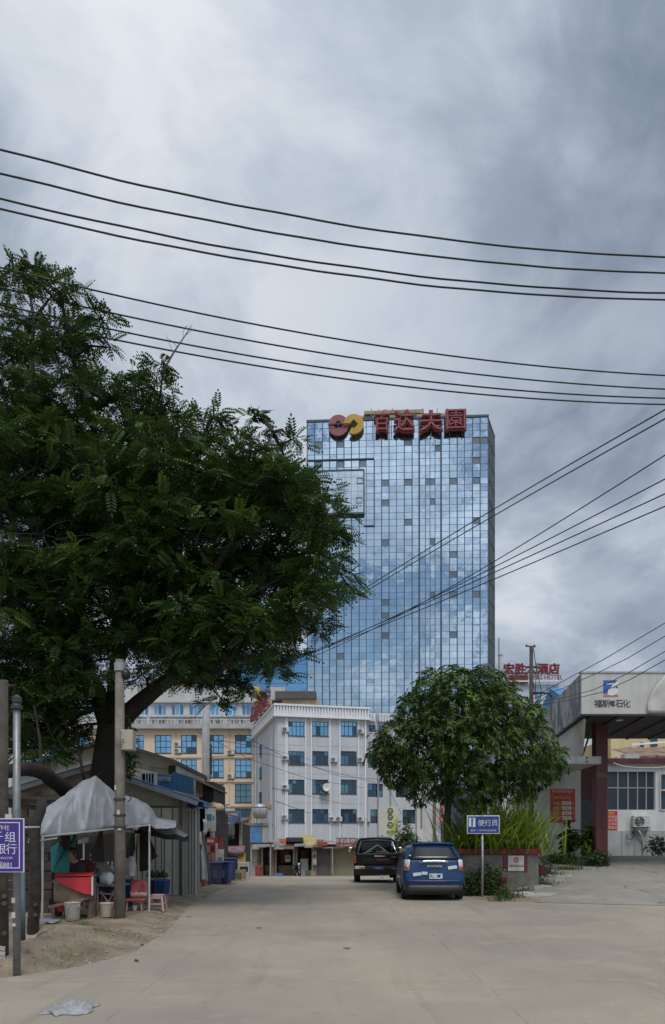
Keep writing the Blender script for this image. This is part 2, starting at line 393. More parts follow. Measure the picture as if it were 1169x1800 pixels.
# raised kerb apron where the forecourt breaks away beside the planter
slab = mat('broken_slab', (.33,.32,.29), .92, .22, 1.6, bump=.7, bscale=14, dirt_amt=.5)
for k, (px, Y, w, d, rz) in enumerate([(905,20.6,1.0,.8,.2),(935,21.5,1.2,.75,-.15),(962,22.6,1.1,.9,.3),(908,22.2,.7,.6,.6),(985,23.6,1.0,.8,0),(950,20.0,1.1,.7,.05)]):
    x = PX(px, Y); g = MB(); n = 9
    pl = [(x + w * .5 * math.cos(a) * rnd.uniform(.75,1.1) , Y + d * .5 * math.sin(a) * rnd.uniform(.75,1.1)) for a in [2 * math.pi * i / n + rz for i in range(n)]]
    zt = max(gz(*p) for p in pl) + .035
    g.extrude([(a, b_, gz(a, b_) - .05) for a, b_ in pl], (0, 0, .05))
    g.v = [v if i < n else (v[0], v[1], gz(v[0], v[1]) + .045) for i, v in enumerate(g.v)]
    o = g.build('concrete_slab', slab, court, bevel=.012); o['label'] = 'broken loose slab at the forecourt edge'

# ================================================================== far buildings
FRAME_D = mat('dark_window_frame', (.05,.06,.07), .5, .1, 3, metal=.3)
GL_BLUE = glass_mat('blue_tint_glass', (.20,.40,.60), .8, .05, .004, 1.2)  # blue-tinted panes; upper window rows use it, lower rows darker glass
GL_DARK = glass_mat('dark_blue_glass', (.045,.085,.13), .55, .06, .004, 1.2)
GL_TEAL = glass_mat('teal_glass', (.11,.22,.33), .7, .06, .004, 1.2)
def wall_holes(g, x0, x1, z0, z1, holes, y=0.0, depth=.22):
    """a facade in the local XZ plane facing -Y with real openings and reveals"""
    cx = sorted({x0, x1, *[h[0] for h in holes], *[h[1] for h in holes]}); cz = sorted({z0, z1, *[h[2] for h in holes], *[h[3] for h in holes]})
    cx = [c for c in cx if x0 <= c <= x1]; cz = [c for c in cz if z0 <= c <= z1]
    for a, b_ in zip(cx, cx[1:]):
        for c, d in zip(cz, cz[1:]):
            mx_, mz = (a + b_) / 2, (c + d) / 2
            if any(h[0] < mx_ < h[1] and h[2] < mz < h[3] for h in holes): continue
            g.quad((a, y, c), (b_, y, c), (b_, y, d), (a, y, d))
    for a, b_, c, d in holes:
        e = y + depth
        g.quad((a, y, c), (a, y, d), (a, e, d), (a, e, c)); g.quad((b_, y, c), (b_, e, c), (b_, e, d), (b_, y, d))
        g.quad((a, y, d), (b_, y, d), (b_, e, d), (a, e, d)); g.quad((a, y, c), (a, e, c), (b_, e, c), (b_, y, c))
        g.quad((a, e, c), (b_, e, c), (b_, e, d), (a, e, d))
def window(root, a, b_, c, d, cols, rows, glass, y=.12, fw=.05, frame=None, odd=None, sill=True, zs=None):
    """one window: frame bars as the part, every pane its own sub-part"""
    g = MB(); cw = (b_ - a) / cols
    zz = zs or [c + (d - c) * k / rows for k in range(rows + 1)]
    for k in range(cols + 1): g.box(a + cw * k - (fw if k else 0) * (.5 if k < cols else 1), a + cw * k + (fw if k < cols else 0) * (.5 if k else 1), y - .03, y + .03, c, d)
    for k, z in enumerate(zz): g.box(a, b_, y - .026, y + .026, z - (0 if k == 0 else fw / 2 if k < len(zz) - 1 else fw), z + (fw if k == 0 else fw / 2 if k < len(zz) - 1 else 0))
    if sill: g.box(a - .06, b_ + .06, -.07, y, c - .07, c - .003)
    w = g.build('window', frame or FRAME_D, root, world=False)
    for k in range(cols):
        for j in range(len(zz) - 1):
            p = MB(); t = rnd.uniform(-.006, .006); t2 = rnd.uniform(-.006, .006)
            q = y + (.012 if (k + j) % 2 else -.006)
            xa, xb, za, zb = a + cw * k + fw * .5, a + cw * (k + 1) - fw * .5, zz[j] + fw * .5, zz[j + 1] - fw * .5
            p.v = [(xa, q + t, za), (xb, q - t, za), (xb, q - t + t2, zb), (xa, q + t + t2, zb), (xa, q + .03, za), (xb, q + .03, za), (xb, q + .03, zb), (xa, q + .03, zb)]
            p.f = [(0, 1, 2, 3), (4, 7, 6, 5), (0, 4, 5, 1), (1, 5, 6, 2), (2, 6, 7, 3), (3, 7, 4, 0)]
            gm = glass if not callable(glass) else glass(k, j)
            p.build('pane', gm, w, world=False)
    return w
ACW = mat('air_conditioner_casing', (.60,.60,.57), .5, .08, 6, streak=.3, dirt_amt=.25)
GRILLE = mat('dark_grille', (.03,.03,.032), .6, .1, 5)
_ac = []
def air_conditioner(x, y, z, rotz, label, group=None, size=1.0):
    """outdoor unit: casing, round fan grille, two wall brackets; origin at its underside on the wall"""
    if _ac:
        r = dup(_ac[0], (x, y, z), rotz, label); r.scale = (size,) * 3
        if group: r['group'] = group
        elif 'group' in r: del r['group']
        return r
    r = thing('air_conditioner', label, 'air conditioner', (x, y, z), rotz, group); _ac.append(r)
    MB().box(-.4, .4, -.36, -.06, .02, .58).build('casing', ACW, r, False, bevel=.02)
    g = MB(); n = 24; 
    g.f.append(tuple(g.pts(*[(-.12 + .23 * math.cos(-2 * math.pi * k / n), -.368, .30 + .23 * math.sin(-2 * math.pi * k / n)) for k in range(n)])))
    g.build('fan_disc', GRILLE, r, False)
    g = MB()
    for rr in (.24, .17, .10): 
        g.tube([(-.12 + rr * math.cos(2 * math.pi * k / n), -.378, .30 + rr * math.sin(2 * math.pi * k / n)) for k in range(n + 1)], .007, 5)
    for k in range(4):
        a = math.pi * k / 4; g.tube([(-.12 - .24 * math.cos(a), -.378, .3 - .24 * math.sin(a)), (-.12 + .24 * math.cos(a), -.378, .3 + .24 * math.sin(a))], .006, 5)
    g.build('fan_guard', STEEL, r, False)
    for s in (-.3, .3):
        MB().beam((s, 0, 0), (s, -.38, 0), .035).beam((s, 0, -.3), (s, -.34, -.01), .03).build('bracket', DARKSTEEL, r, False)
    MB().tube([(.4, -.15, .12), (.48, -.12, .05), (.5, -.03, -.1), (.5, -.02, -.5)], .022, 6).build('pipe', ACW, r, False)
    r.scale = (size,) * 3
    return r

# ------------------------------------------------------------------ glass tower
T0 = Vector((PX(540, 136), 136, -1.14)); T1 = Vector((PX(858, 134.2), 134.2, -1.14))
tw = (T1 - T0).length; tang = math.atan2(T1.y - T0.y, T1.x - T0.x)
tower = thing('glass_tower', 'tall blue mirrored glass office tower with large red characters on its roof edge', 'tower', T0, tang)
TH = PZ(742, 136) + 1.14
def tloc(px, py):                                    # photo pixel -> local (x, z) on the tower's front
    d = Vector(((px - CX) / F, 1, (HZ - py) / F)); n = Vector((math.sin(tang), -math.cos(tang), 0))
    t = (T0 - Vector((0, 0, CAMZ))).dot(n) / d.dot(n); q = Vector((0, 0, CAMZ)) + d * t - T0
    return q.x * math.cos(tang) + q.y * math.sin(tang), q.z
TG = [glass_mat('tower_glass_%s' % n, c, .95, .03, .022, .42, c2) for n, c, c2 in (('blue', (.46,.56,.64), (.50,.60,.68)), ('pale', (.49,.59,.67), (.53,.63,.70)), ('deep', (.42,.53,.62), (.46,.57,.65)))]
TGW = glass_mat('tower_box_glass', (.50,.56,.60), .80, .12, .012, .5)
MUL = mat('tower_mullion', (.055,.075,.095), .45, .1, 1, metal=.4)
VENT = glass_mat('tower_vent_grey', (.17,.20,.23), .7, .2)
zoomx = [65,105,148,187,225,265,305,347,385,427,468,508,548,590,632,670,703,728,755,787,832,873,912,955,995,1037]
colx = [(z_ - 65) / (1037 - 65) * tw for z_ in zoomx]
ROWH = 34.85 / 3 / F * 136; nrow = int(TH / ROWH); rowz = [TH - ROWH * k for k in range(nrow + 1)]
vents6 = [(127,260),(245,253),(125,367),(237,363),(352,355),(487,452),(610,238),(610,447),(610,657),(715,443),(742,443),(742,547),(770,265),(850,440),(973,225),(973,328),(973,433),(975,647),(490,555),(727,760),(487,765),(1015,225)]
vents7 = [(367,288),(490,287),(490,392),(490,495),(853,62),(853,168),(853,275),(975,272),(853,490),(245,610),(735,280)]
vc = set()
for zx, zy, oy in [(a, b_, 700) for a, b_ in vents6] + [(a, b_, 960) for a, b_ in vents7]:
    lx, lz = tloc(520 + zx / 3.076, oy + zy / 3.076)
    i = max([k for k in range(25) if colx[k] <= lx] or [0]); j = int((TH - lz) / ROWH); vc.add((min(i, 24), j))
bx0, bz1 = tloc(553, 832); bx1, bz0 = tloc(640, 904)
wall = MB()
foot = [(0, .25), (tw, .25), (tw + 2.2, 6.6), (tw - 1, 24), (-.5, 24)]
wall.extrude([(a, b_, 0) for a, b_ in foot], (0, 0, TH)); wall.build('core', MUL, tower, False)
trnd = random.Random(5); stuff = MB(); npane = 0
for j in range(nrow):
    for i in range(25):
        a, b_ = colx[i] + .03, colx[i + 1] - .03; c, d = rowz[j + 1] + .03, rowz[j] - .03
        v = (i, j) in vc
        if v: a += .03; b_ -= .03
        tx, tz = trnd.gauss(0, .0016) * (b_ - a), trnd.gauss(0, .0022) * ROWH
        y = .10 if v else .03
        vs = [(a, y - tx - tz, c), (b_, y + tx - tz, c), (b_, y + tx + tz, d), (a, y - tx + tz, d)]
        gm = trnd.choices(TG, (5, 3, 2))[0]
        p = MB(); p.v = vs + [(q[0], .2, q[2]) for q in vs]; p.f = [(0, 1, 2, 3), (0, 4, 5, 1), (1, 5, 6, 2), (2, 6, 7, 3), (3, 7, 4, 0)]
        if v: p.build('vent_window', VENT, tower, False)
        elif npane < 300 and (j < 9 or i > 18): p.build('pane', gm, tower, False); npane += 1
        else:
            n0 = len(stuff.v); stuff.v += p.v; stuff.f += [tuple(n0 + k for k in f_) for f_ in p.f]
            stuff.__dict__.setdefault('mi', []).extend([TG.index(gm)] * 5)
so = stuff.build('curtain_wall_panes', TG[0], tower, False, kind='stuff')
for m_ in TG[1:]: so.data.materials.append(m_)
so.data.polygons.foreach_set('material_index', stuff.mi)
g = MB()
for k, x in enumerate(colx):
    thick = .15 if k in (15, 19) else .085 if k in (0, 1, 2, 3, 4, 5, 6, 7, 10, 11, 13, 14, 21, 23, 24) else .06
    g.box(x - thick, x + thick * (1 if k < 25 else 0), -.10 if thick > .1 else -.06, .2, 0, TH)
g.build('vertical_mullions', MUL, tower, False)
g = MB()
for k, z in enumerate(rowz): g.box(.01, tw - .01, -.03, .19, z - .014, z + .014)
g.build('horizontal_mullions', mat('tower_transom', (.20,.25,.30), .45, .1, 1, metal=.4), tower, False)
g = MB()
for i, j in vc: pass
for (px0, px1, py) in ((540,658,810),(540,640,832),(640,658,925)):
    x0, z = tloc(px0, py); x1, _ = tloc(px1, py); g.box(max(x0, 0), x1, -.22, .05, z - .1, z + .1)
x, z0 = tloc(658, 925); _, z1 = tloc(658, 810); g.box(x - .1, x + .1, -.22, .05, z0 - .1, z1 + .1)
g.box(-.12, tw + .12, -.16, .3, TH - .06, TH + .32)
g.build('frame_bands', MUL, tower, False)
# projecting glass box on the upper left
g = MB(); xx0 = tloc(541, 832)[0]
g.box(xx0, bx1, -.78, .02, bz0, bz1); gb = g.build('projecting_box', TGW, tower, False)
g = MB()
for a, b_, c, d in ((xx0, bx1, bz1 - .13, bz1 + .13), (xx0, bx1, bz0 - .3, bz0 + .02), (bx1 - .14, bx1 + .1, bz0, bz1)): g.box(a, b_, -.9, .05, c, d)
nb = 9
for k in range(1, nb): x = lerp(xx0, bx1, k / nb); g.box(x - .02, x + .02, -.80, -.7, bz0, bz1)
for k in range(1, 6): z = lerp(bz0, bz1, k / 6); g.box(xx0, bx1, -.795, -.7, z - .018, z + .018)
g.build('box_frame', MUL, gb, False)
for zx, zy in ((120,467),(235,463),(347,458),(125,568),(233,567),(343,563)):
    x, z = tloc(520 + zx / 3.076, 700 + zy / 3.076); g = MB()
    for a, b_, c, d in ((-.55,.55,.42,.52),(-.55,.55,-.52,-.42),(-.55,-.47,-.42,.42),(.47,.55,-.42,.42)): g.box(x + a, x + b_, -.86, -.79, z + c, z + d)
    g.build('vent_frame', MUL, gb, False)
# far side return
n_ = Vector((6.6 - .25, -2.2, 0)).normalized()
g = MB()
for k in range(0, nrow + 1, 3): g.beam((tw + n_.x * .06, .25 + n_.y * .06, rowz[k]), (tw + 2.2 + n_.x * .06, 6.6 + n_.y * .06, rowz[k]), .1, .12)
for k in range(5): t = k / 4; g.beam((tw + 2.2 * t + n_.x * .05, .25 + 6.35 * t + n_.y * .05, 0), (tw + 2.2 * t + n_.x * .05, .25 + 6.35 * t + n_.y * .05, TH), .12, .12)
g.build('side_fins', mat('tower_side_grey', (.11,.13,.15), .5, .2, .4), tower, False)
# roof plant
BEIGE = mat('roof_plant_beige', (.40,.35,.28), .8, .25, .8, streak=.6, dirt_amt=.4)
def tb(g, px0, px1, py0, py1, y0, y1): 
    k_ = (135 + y0) / 135; d_ = Vector((0, 0, CAMZ)) - T0; dx_ = d_.x * math.cos(tang) + d_.y * math.sin(tang); f2 = lambda v, o_: o_ + (v - o_) * k_
    a, z1 = tloc(px0, py0); b_, z0 = tloc(px1, py1); g.box(f2(a, dx_), f2(b_, dx_), y0, y1, max(TH, f2(z0, d_.z)), f2(z1, d_.z))
g = MB(); tb(g, 655, 780, 731, 752, 5, 14); tb(g, 700, 742, 724, 735, 7, 12); tb(g, 632, 660, 731, 734, 6, 10); tb(g, 742, 788, 727, 740, 6.5, 12)
for px in (634, 645, 658): tb(g, px, px + 1.6, 734, 752, 6, 6.3)
g.build('roof_plant', BEIGE, tower, False)
g = MB(); tb(g, 640, 745, 722.5, 725, 5.5, 6.2)
for px in (652, 665, 680, 690, 715, 742, 768, 786): tb(g, px, px + 1.2, 717 + (px % 3), 732, 5.6, 5.9)
for px in (676, 690, 716, 740): tb(g, px - 2, px + 3, 720, 726, 5.2, 6.5)
g.build('roof_gantry', mat('gantry_ochre', (.34,.27,.16), .8, .25, 1), tower, False)
g = MB()
for px in (664, 672, 704, 728, 752, 762): tb(g, px, px + 5, 729, 733.5, 4.9, 5.0)
g.build('roof_plant_opening', DARKSTEEL, tower, False)
# characters on the roof edge
SIGNR = mat('sign_maroon', (.22,.045,.052), .6, .15, .8, streak=.2)
def glyph(ch, px, py, hpx, wpx):
    x, z = tloc(px, py); me = text_geo(ch, 4.0, .28); me.materials.append(SIGNR)
    co = np.empty(len(me.vertices) * 3); me.vertices.foreach_get('co', co); co = co.reshape(-1, 3); ex = co.max(0) - co.min(0)
    sx, sz = wpx / F * 135 / ex[0], hpx / F * 135 / ex[2]; co[:, 0] *= sx; co[:, 2] *= sz; me.vertices.foreach_set('co', co.ravel())
    ob = bpy.data.objects.new('sign_character', me); col.objects.link(ob); ob.parent = tower; ob.location = (x, -1.0, z)
    me2 = me.copy(); me2.materials.clear(); me2.materials.append(SIGNR)
    # stroke weight: the strokes of the real sign are fat channel letters
    for dx_, dz_ in ((.16, 0), (-.16, 0), (0, .16), (0, -.16), (.12, .12), (-.12, -.12)):
        pass
    q = ob.modifiers.new('fat', 'SOLIDIFY'); q.thickness = .30; q.offset = 1.0; q.use_rim = True; q.use_even_offset = False
    return ob
for ch, px, py, h, w in (('百', 671, 750, 30, 24), ('达', 710, 747, 36, 32), ('夫', 757, 747, 35, 36), ('園', 800, 745, 34, 32)): glyph(ch, px, py, h, w)
g = MB()
for px in (655, 668, 688, 700, 725, 742, 758, 775, 790, 812): a, z = tloc(px, 765); g.beam((a, -.75, z - .2), (a, -.05, z - .2), .12); g.beam((a, -.75, z - .4), (a, -.75, z + 2.2), .1)
g.build('sign_struts', MUL, tower, False)
def ring_part(px, py, ro, ri, a0, a1, name, m_, y, squash=1.0):
    x, z = tloc(px, py); k_ = 135 / F; g = MB(); n = 36; o_, i_ = [], []
    for k in range(n + 1):
        a = R(a0 + (a1 - a0) * k / n); o_.append((x + ro * k_ * math.cos(a), z + ro * k_ * math.sin(a))); 
        rr = ri * k_ / max(abs(math.cos(a)) + abs(math.sin(a)), 1e-3) * 1.25; i_.append((x + rr * math.cos(a), z + rr * math.sin(a)))
    for k in range(n):
        (ax, az), (bx, bz), (cx_, cz_), (dx_, dz_) = o_[k], o_[k + 1], i_[k + 1], i_[k]
        p = [(ax, y, az), (dx_, y, dz_), (cx_, y, cz_), (bx, y, bz)]; q = [(u, y + .5, w) for u, _, w in p]
        j = g.pts(*p, *q)[0]; g.f += [(j, j + 1, j + 2, j + 3), (j, j + 3, j + 7, j + 4), (j + 1, j + 5, j + 6, j + 2), (j + 4, j + 7, j + 6, j + 5)]
        if k == 0: g.f.append((j, j + 4, j + 5, j + 1))
        if k == n - 1: g.f.append((j + 3, j + 2, j + 6, j + 7))
    return g.build(name, m_, tower, False)
RINGR = mat('emblem_rose', (.25,.07,.08), .45, .12, .6); RINGY = mat('emblem_yellow', (.45,.26,.02), .45, .12, .6)
o = ring_part(595, 752, 17.5, 6.5, 4, 180, 'emblem_ring', RINGR, -1.05); o['label'] = 'upper half of the rose ring emblem'
o = ring_part(595, 753.4, 17.5, 6.5, 180, 364, 'emblem_ring', RINGR, -1.0); o['label'] = 'lower half of the rose ring emblem'
o = ring_part(622, 752, 17.5, 6.5, -118, 186, 'emblem_ring', RINGY, -1.3); o['label'] = 'yellow ring emblem'
g = MB(); x0, z0 = tloc(578, 752.8); x1, _ = tloc(617, 752.8); g.box(x0, x1, -1.36, -1.31, z0 - .1, z0 + .1)
for cx_ in (595, 622):
    x, z = tloc(cx_, 753); g.box(x - .1, x + .1, -.9, -.7, z - 1.4, z + 1.4)
g.build('emblem_line', mat('emblem_dark', (.04,.02,.02), .5, .1, 1), tower, False)

# ------------------------------------------------------------------ low blue glass wing beside the tower
b1 = thing('glass_annex', 'low deep blue glass block beside the tall tower', 'building', (PX(400, 168), 168, -1.14))
w_ = PX(566, 168) - PX(400, 168); h_ = PZ(1150, 168) + 1.14
MB().box(0, w_, 0, 14, 0, h_).build('glass_wall', glass_mat('annex_blue', (.14,.30,.47), .85, .08, .02, .2), b1, False)
g = MB()
for k in range(14): g.box(0, w_, -.06, .02, h_ - k * 2.2 - .07, h_ - k * 2.2 + .03)
g.build('floor_band', mat('annex_band', (.10,.19,.30), .5, .1, 1), b1, False)

# ------------------------------------------------------------------ grey balcony block
GREYW = mat('grey_white_render', (.50,.50,.49), .85, .12, .25, streak=.5, dirt_amt=.25)
b2 = thing('balcony_block', 'grey white block with rows of balconies behind the beige building', 'building', (PX(-60, 126), 126, -1.14))
bw = PX(452, 126) - PX(-60, 126); top = PZ(1206, 126) + 1.14
def lx2(px): return PX(px, 126) - PX(-60, 126)
rowsz = [(PZ(1257, 126) + 1.14, PZ(1238, 126) + 1.14)] + [(PZ(1257 + 33 * k, 126) + 1.14, PZ(1238 + 33 * k, 126) + 1.14) for k in (1, 2, 3)]
holes = []
for c, d in rowsz:
    for px in [-40 + 31 * k for k in range(16)]: holes.append((lx2(px), lx2(px + 22), c, d))
g = MB(); wall_holes(g, 0, bw, 0, top, holes, 0, .4); g.box(0, bw, .45, 14, 0, top); g.build('wall', GREYW, b2, False)
for h in holes[:32]: window(b2, *h, 3, 1, lambda k, j: rnd.choice((GL_BLUE, GL_TEAL, GL_BLUE)), y=.2, fw=.09, sill=False, frame=WHITE)
for k, py in enumerate((1234, 1259, 1292, 1325)):
    z = PZ(py, 126) + 1.14; MB().box(-.1, bw + .1, -.5, .0, z - .16, z + .16).build('ledge', GREYW, b2, False)
zr = PZ(1277, 126) + 1.14
g = MB(); g.box(0, bw, -1.5, 0, zr - .35, zr - .1); g.box(0, bw, -1.5, -1.44, zr + .95, zr + 1.02)
for k in range(90): x = bw * k / 90; g.box(x, x + .05, -1.49, -1.45, zr - .1, zr + .95)
g.build('balcony_rail', WHITE, b2, False)
cl = [mat('laundry_%d' % k, c, .9, .2, 2) for k, c in enumerate(((.55,.55,.55),(.12,.2,.34),(.3,.12,.1),(.1,.14,.1),(.4,.38,.3)))]
for k in range(26):
    x = lerp(lx2(215), lx2(448), (k + rnd.random() * .7) / 26); hh = rnd.uniform(.6, 1.3); ww = rnd.uniform(.3, .7)
    g = MB(); g.grid([[(x + ww * u, -1.2 + .05 * math.sin(u * 9 + k), zr + .3 + hh * v * (1 - .1 * math.sin(u * 5))) for u in (0, .25, .5, .75, 1)] for v in (0, .5, 1)])
    g.build('hanging_laundry', cl[k % 5], b2, False, solid=.03)
MB().box(lx2(296), lx2(345), 1, 6, top, top + .7).box(lx2(230), lx2(280), 2, 6, top, top + .45).build('rooftop_hut', mat('rust_roof', (.30,.10,.06), .8, .3, .6), b2, False)

# ------------------------------------------------------------------ beige building
BEIGEW = mat('beige_render', (.64,.515,.385), .85, .07, .3, streak=.25, dirt=(.30,.22,.15), dirt_amt=.12)
b3 = thing('beige_apartment_block', 'beige apartment block with square blue windows behind the sheds', 'building', (PX(20, 102), 102, -1.14))
def lx3(px): return PX(px, 102) - PX(20, 102)
def lz3(py): return PZ(py, 102) + 1.14
bw = lx3(448); top = lz3(1282); holes = []
for c0, c1 in ((35,63),(82,110),(129,157),(177,205),(225,253),(272,301),(318,346),(366,393),(413,442)):
    for r0, r1 in ((1292,1324),(1335,1367),(1378,1411),(1421,1454)): holes.append((lx3(c0), lx3(c1), lz3(r1), lz3(r0)))
g = MB(); wall_holes(g, 0, bw, 0, top, holes, 0, .3); g.box(0, bw, .32, 16, 0, top); g.build('wall', BEIGEW, b3, False)
for n, h in enumerate(holes):
    if h[0] < lx3(260) and n % 4 > 1: continue
    gm = GL_BLUE if n % 4 < 2 else GL_TEAL if n % 4 == 2 else GL_DARK
    window(b3, *h, 3, 3, (lambda k, j, gm=gm: gm if rnd.random() > .12 else GL_DARK), y=.16, fw=.09)
for py in (1330, 1373, 1416): MB().box(-.05, bw + .05, -.18, 0, lz3(py) - .15, lz3(py) + .15).build('string_course', BEIGEW, b3, False)
g = MB(); g.box(-.4, bw + .3, -.8, 16.2, top, top + .35); g.box(-.2, bw + .1, -.5, .2, top + .352, top + .72); g.build('cornice', mat('cornice_grey', (.36,.36,.36), .8, .15, .4, streak=.5), b3, False)
for px, n in ((309,0),(355,0),(403,0),(447,0)):
    MB().tube([(lx3(px), -.1, 0), (lx3(px), -.1, top)], .07, 6).build('downpipe', BEIGEW, b3, False)
for px, py, what in ((313,1309,'upper of two units stacked beside a beige block window'),(313,1320,'lower of two units stacked beside a beige block window'),(406,1323,'unit under the beige block cornice, beside its blue corner window'),(406,1365,'unit one storey below the cornice on the beige block')):
    air_conditioner(PX(px, 102), 102, PZ(py + 4, 102), 0, 'white air conditioner, ' + what, 'air conditioners on the beige block', 1.15)

# ------------------------------------------------------------------ white panelled office block
PANEL = mat('white_metal_panel', (.50,.515,.545), .5, .06, .35, streak=.42, dirt=(.22,.22,.22), dirt_amt=.16)
PANELW = mat('white_trim', (.72,.73,.75), .5, .05, .5, streak=.2)
wr = math.atan2(.238, .971); O = Vector((PX(487, 83), 83, -1.14))
b4 = thing('white_office_block', 'white panelled four storey office block with ribbed parapet', 'building', O, wr)
def fx4(px):                                         # photo column -> distance along the front
    k = (px - CX) / F; return (O.y * k - O.x) / (.971 - .238 * k)
def sx4(px):                                         # photo column -> distance along the left side
    k = (px - CX) / F; return (O.x - O.y * k) / (.238 + .971 * k)
def zz4(py, s): return PZ(py, O.y + .238 * s) + 1.14
FL = fx4(645); top = zz4(1247, 0); par = zz4(1234 + 6, 0) + .0
top = zz4(1260, 0); par = zz4(1239, 0)
PY = ((1268,1293),(1320,1344),(1370,1395),(1422,1446))
holes = []; hs = []
for c0, c1 in ((507,535),(549,577),(599,627)):
    for r0, r1 in PY:
        a, b_ = fx4(c0), fx4(c1); holes.append((a, b_, zz4(r1, a), zz4(r0, a)))
g = MB(); wall_holes(g, 0, FL, 0, top, holes); g.box(0, FL, .24, 19.9, 0, top - .01); g.build('wall', PANEL, b4, False)
for n, h in enumerate(holes):
    r_ = n % 4; gm = GL_BLUE if r_ == 0 else GL_TEAL if r_ == 1 and n < 4 else GL_DARK
    za = lerp(h[2], h[3], .68)
    window(b4, *h, 4, 2, (lambda k, j, gm=gm: gm if rnd.random() > .2 else (GL_DARK if gm is not GL_DARK else GL_TEAL)), fw=.06, zs=[h[2], za, h[3]])
for px in (502, 504.5, 537, 547, 580, 597, 630, 642): x = fx4(px); MB().box(x - .07, x + .07, -.13, 0, 0, top).build('pilaster', PANELW, b4, False)
for r0 in (1309, 1359, 1411): z = zz4(r0, 0); MB().box(.0, FL, -.012, .0, z - .015, z + .015).build('panel_joint', mat('joint_grey', (.30,.31,.32), .6, .1, 1), b4, False)
g = MB(); g.box(-.45, FL + .3, -.5, 19.5, top + .001, top + .22); g.box(-.45, FL + .3, -.5, 19.5, par - .12, par + .1); g.box(-.2, FL + .1, -.25, 19.2, top + .22, par - .12)
g.build('parapet', PANELW, b4, False)
g = MB(); k = 0; x = -.4
while x < FL + .25: g.box(x, x + .17, -.42, -.25, top + .22, par - .12); x += .34
y = -.2
while y < 19: g.box(-.38, -.2, y, y + .17, top + .22, par - .12); y += .34
g.build('parapet_ribs', PANELW, b4, False)
for q, px in enumerate((470.5, 468, 464)):           # left side: slim windows
    pass
g = MB()
for r0, r1 in ((1285,1310),(1330,1355),(1380,1404)):
    y = sx4(460); MB().box(-.16, .02, y, y + 1.3, zz4(r1, 0) - 0, zz4(r0, 0)).build('side_window', GL_DARK, b4, False)
for y in (.5, 4.0, 14.0, 17.5): MB().box(-.1, .0, y, y + .15, 0, top).build('pilaster', PANELW, b4, False)
# right-hand lower wing, set back
WG = []
for c0, c1, r0, r1 in ((650,677,1376,1400),(655,681,1422,1447),(652,664,1272,1284),(668,680,1272,1284),(651,672,1322,1348),(700,722,1376,1400),(712,735,1422,1447)):
    WG.append((fx4(c0), fx4(c1), zz4(r1, FL), zz4(r0, FL)))
t2 = zz4(1266, FL); p2 = zz4(1253, FL); g = MB(); wall_holes(g, FL + .01, FL + 9, 0, t2, [(a, b_, c, d) for a, b_, c, d in WG], .9); g.box(FL + .01, FL + 9, 1.14, 18, 0, t2 - .01); g.build('wing_wall', PANEL, b4, False)
for h in WG:
    o = window(b4, *h, 3, 2, (lambda k, j: rnd.choice((GL_DARK, GL_DARK, GL_TEAL))), y=1.02, fw=.06, sill=False)
g = MB(); g.box(FL + .05, fx4(662), .5, 1.6, t2, p2 + .1); g.box(fx4(667), FL + 9, .5, 1.6, t2, p2 + .1); g.build('wing_parapet', PANELW, b4, False)
for xa, xb in ((FL + .1, fx4(661)), (fx4(667), FL + 9)):
    g = MB(); x = xa
    while x < xb - .15: g.box(x, x + .15, .42, .5, t2 + .1, p2); x += .34
    g.build('wing_parapet_ribs', mat('rib_grey', (.42,.43,.45), .6, .1, 1), b4, False, kind='stuff')
for px in (644.5, 690, 668): x = fx4(px); MB().tube([(x, .78, 0), (x, .78, t2)], .08, 6).build('downpipe', mat('pipe_grey', (.3,.31,.32), .6, .1, 1), b4, False)
def wpt(s, y, z): 
    return (O.x + s * math.cos(wr) - y * math.sin(wr), O.y + s * math.sin(wr) + y * math.cos(wr), z)
acs = [(501,1287,'top storey at the corner'),(501,1337,'third storey at the corner'),(501,1388,'second storey at the corner'),(500,1441,'lowest window row at the corner'),(633,1290,'top storey beside the third window column'),(586,1340,'third storey between two window columns'),(633,1340,'third storey beside the third window column'),(583,1444,'lowest row, first of the inner pair'),(594.5,1444,'lowest row, second of the inner pair'),(633,1444,'lowest row, first of the pair by the wing'),(647,1444,'lowest row, second of the pair by the wing')]
for px, py, what in acs:
    s = fx4(px); y = 0 if px < 640 else .9; air_conditioner(*wpt(s, y, PZ(py, O.y + .238 * s)), wr, 'air conditioner on the white office block, ' + what, 'air conditioners on the white office block', .95)
sd_ = thing('satellite_dish', 'pale dish aerial under a white office block window', 'dish', wpt(fx4(572), -.5, PZ(1397, 85)), wr)
g = MB(); g.lathe((0, 0, 0), [(.02, 0), (.28, .05), (.46, .16), (.45, .17), (.27, .07), (.02, .02)], 18); g.v = [(x, -z, y + .75) for x, y, z in g.v]; g.build('dish', WHITE, sd_, False, smooth=True)
MB().beam((0, -.05, .7), (0, .45, .1), .06).box(-.7, .3, -.2, .5, .0, .08).build('bracket', DARKSTEEL, sd_, False)
# rooftop red letters along the left side of the roof
rs = thing('rooftop_sign', 'row of red rooftop letters above the white block side wall', 'sign', wpt(-.1, 6, PZ(1247, 90)), wr)
for k, ch in enumerate('宏胜酒店'):
    lettering(ch, 2.5, SIGNR, rs, (0, 1.5 + 3.6 * k, 1.4), R(-72), .12, 'letter')
MB().beam((.2, 0, .1), (.2, 14, .1), .15).beam((.2, 0, 2.6), (.2, 14, 2.6), .12).build('frame', DARKSTEEL, rs, False)
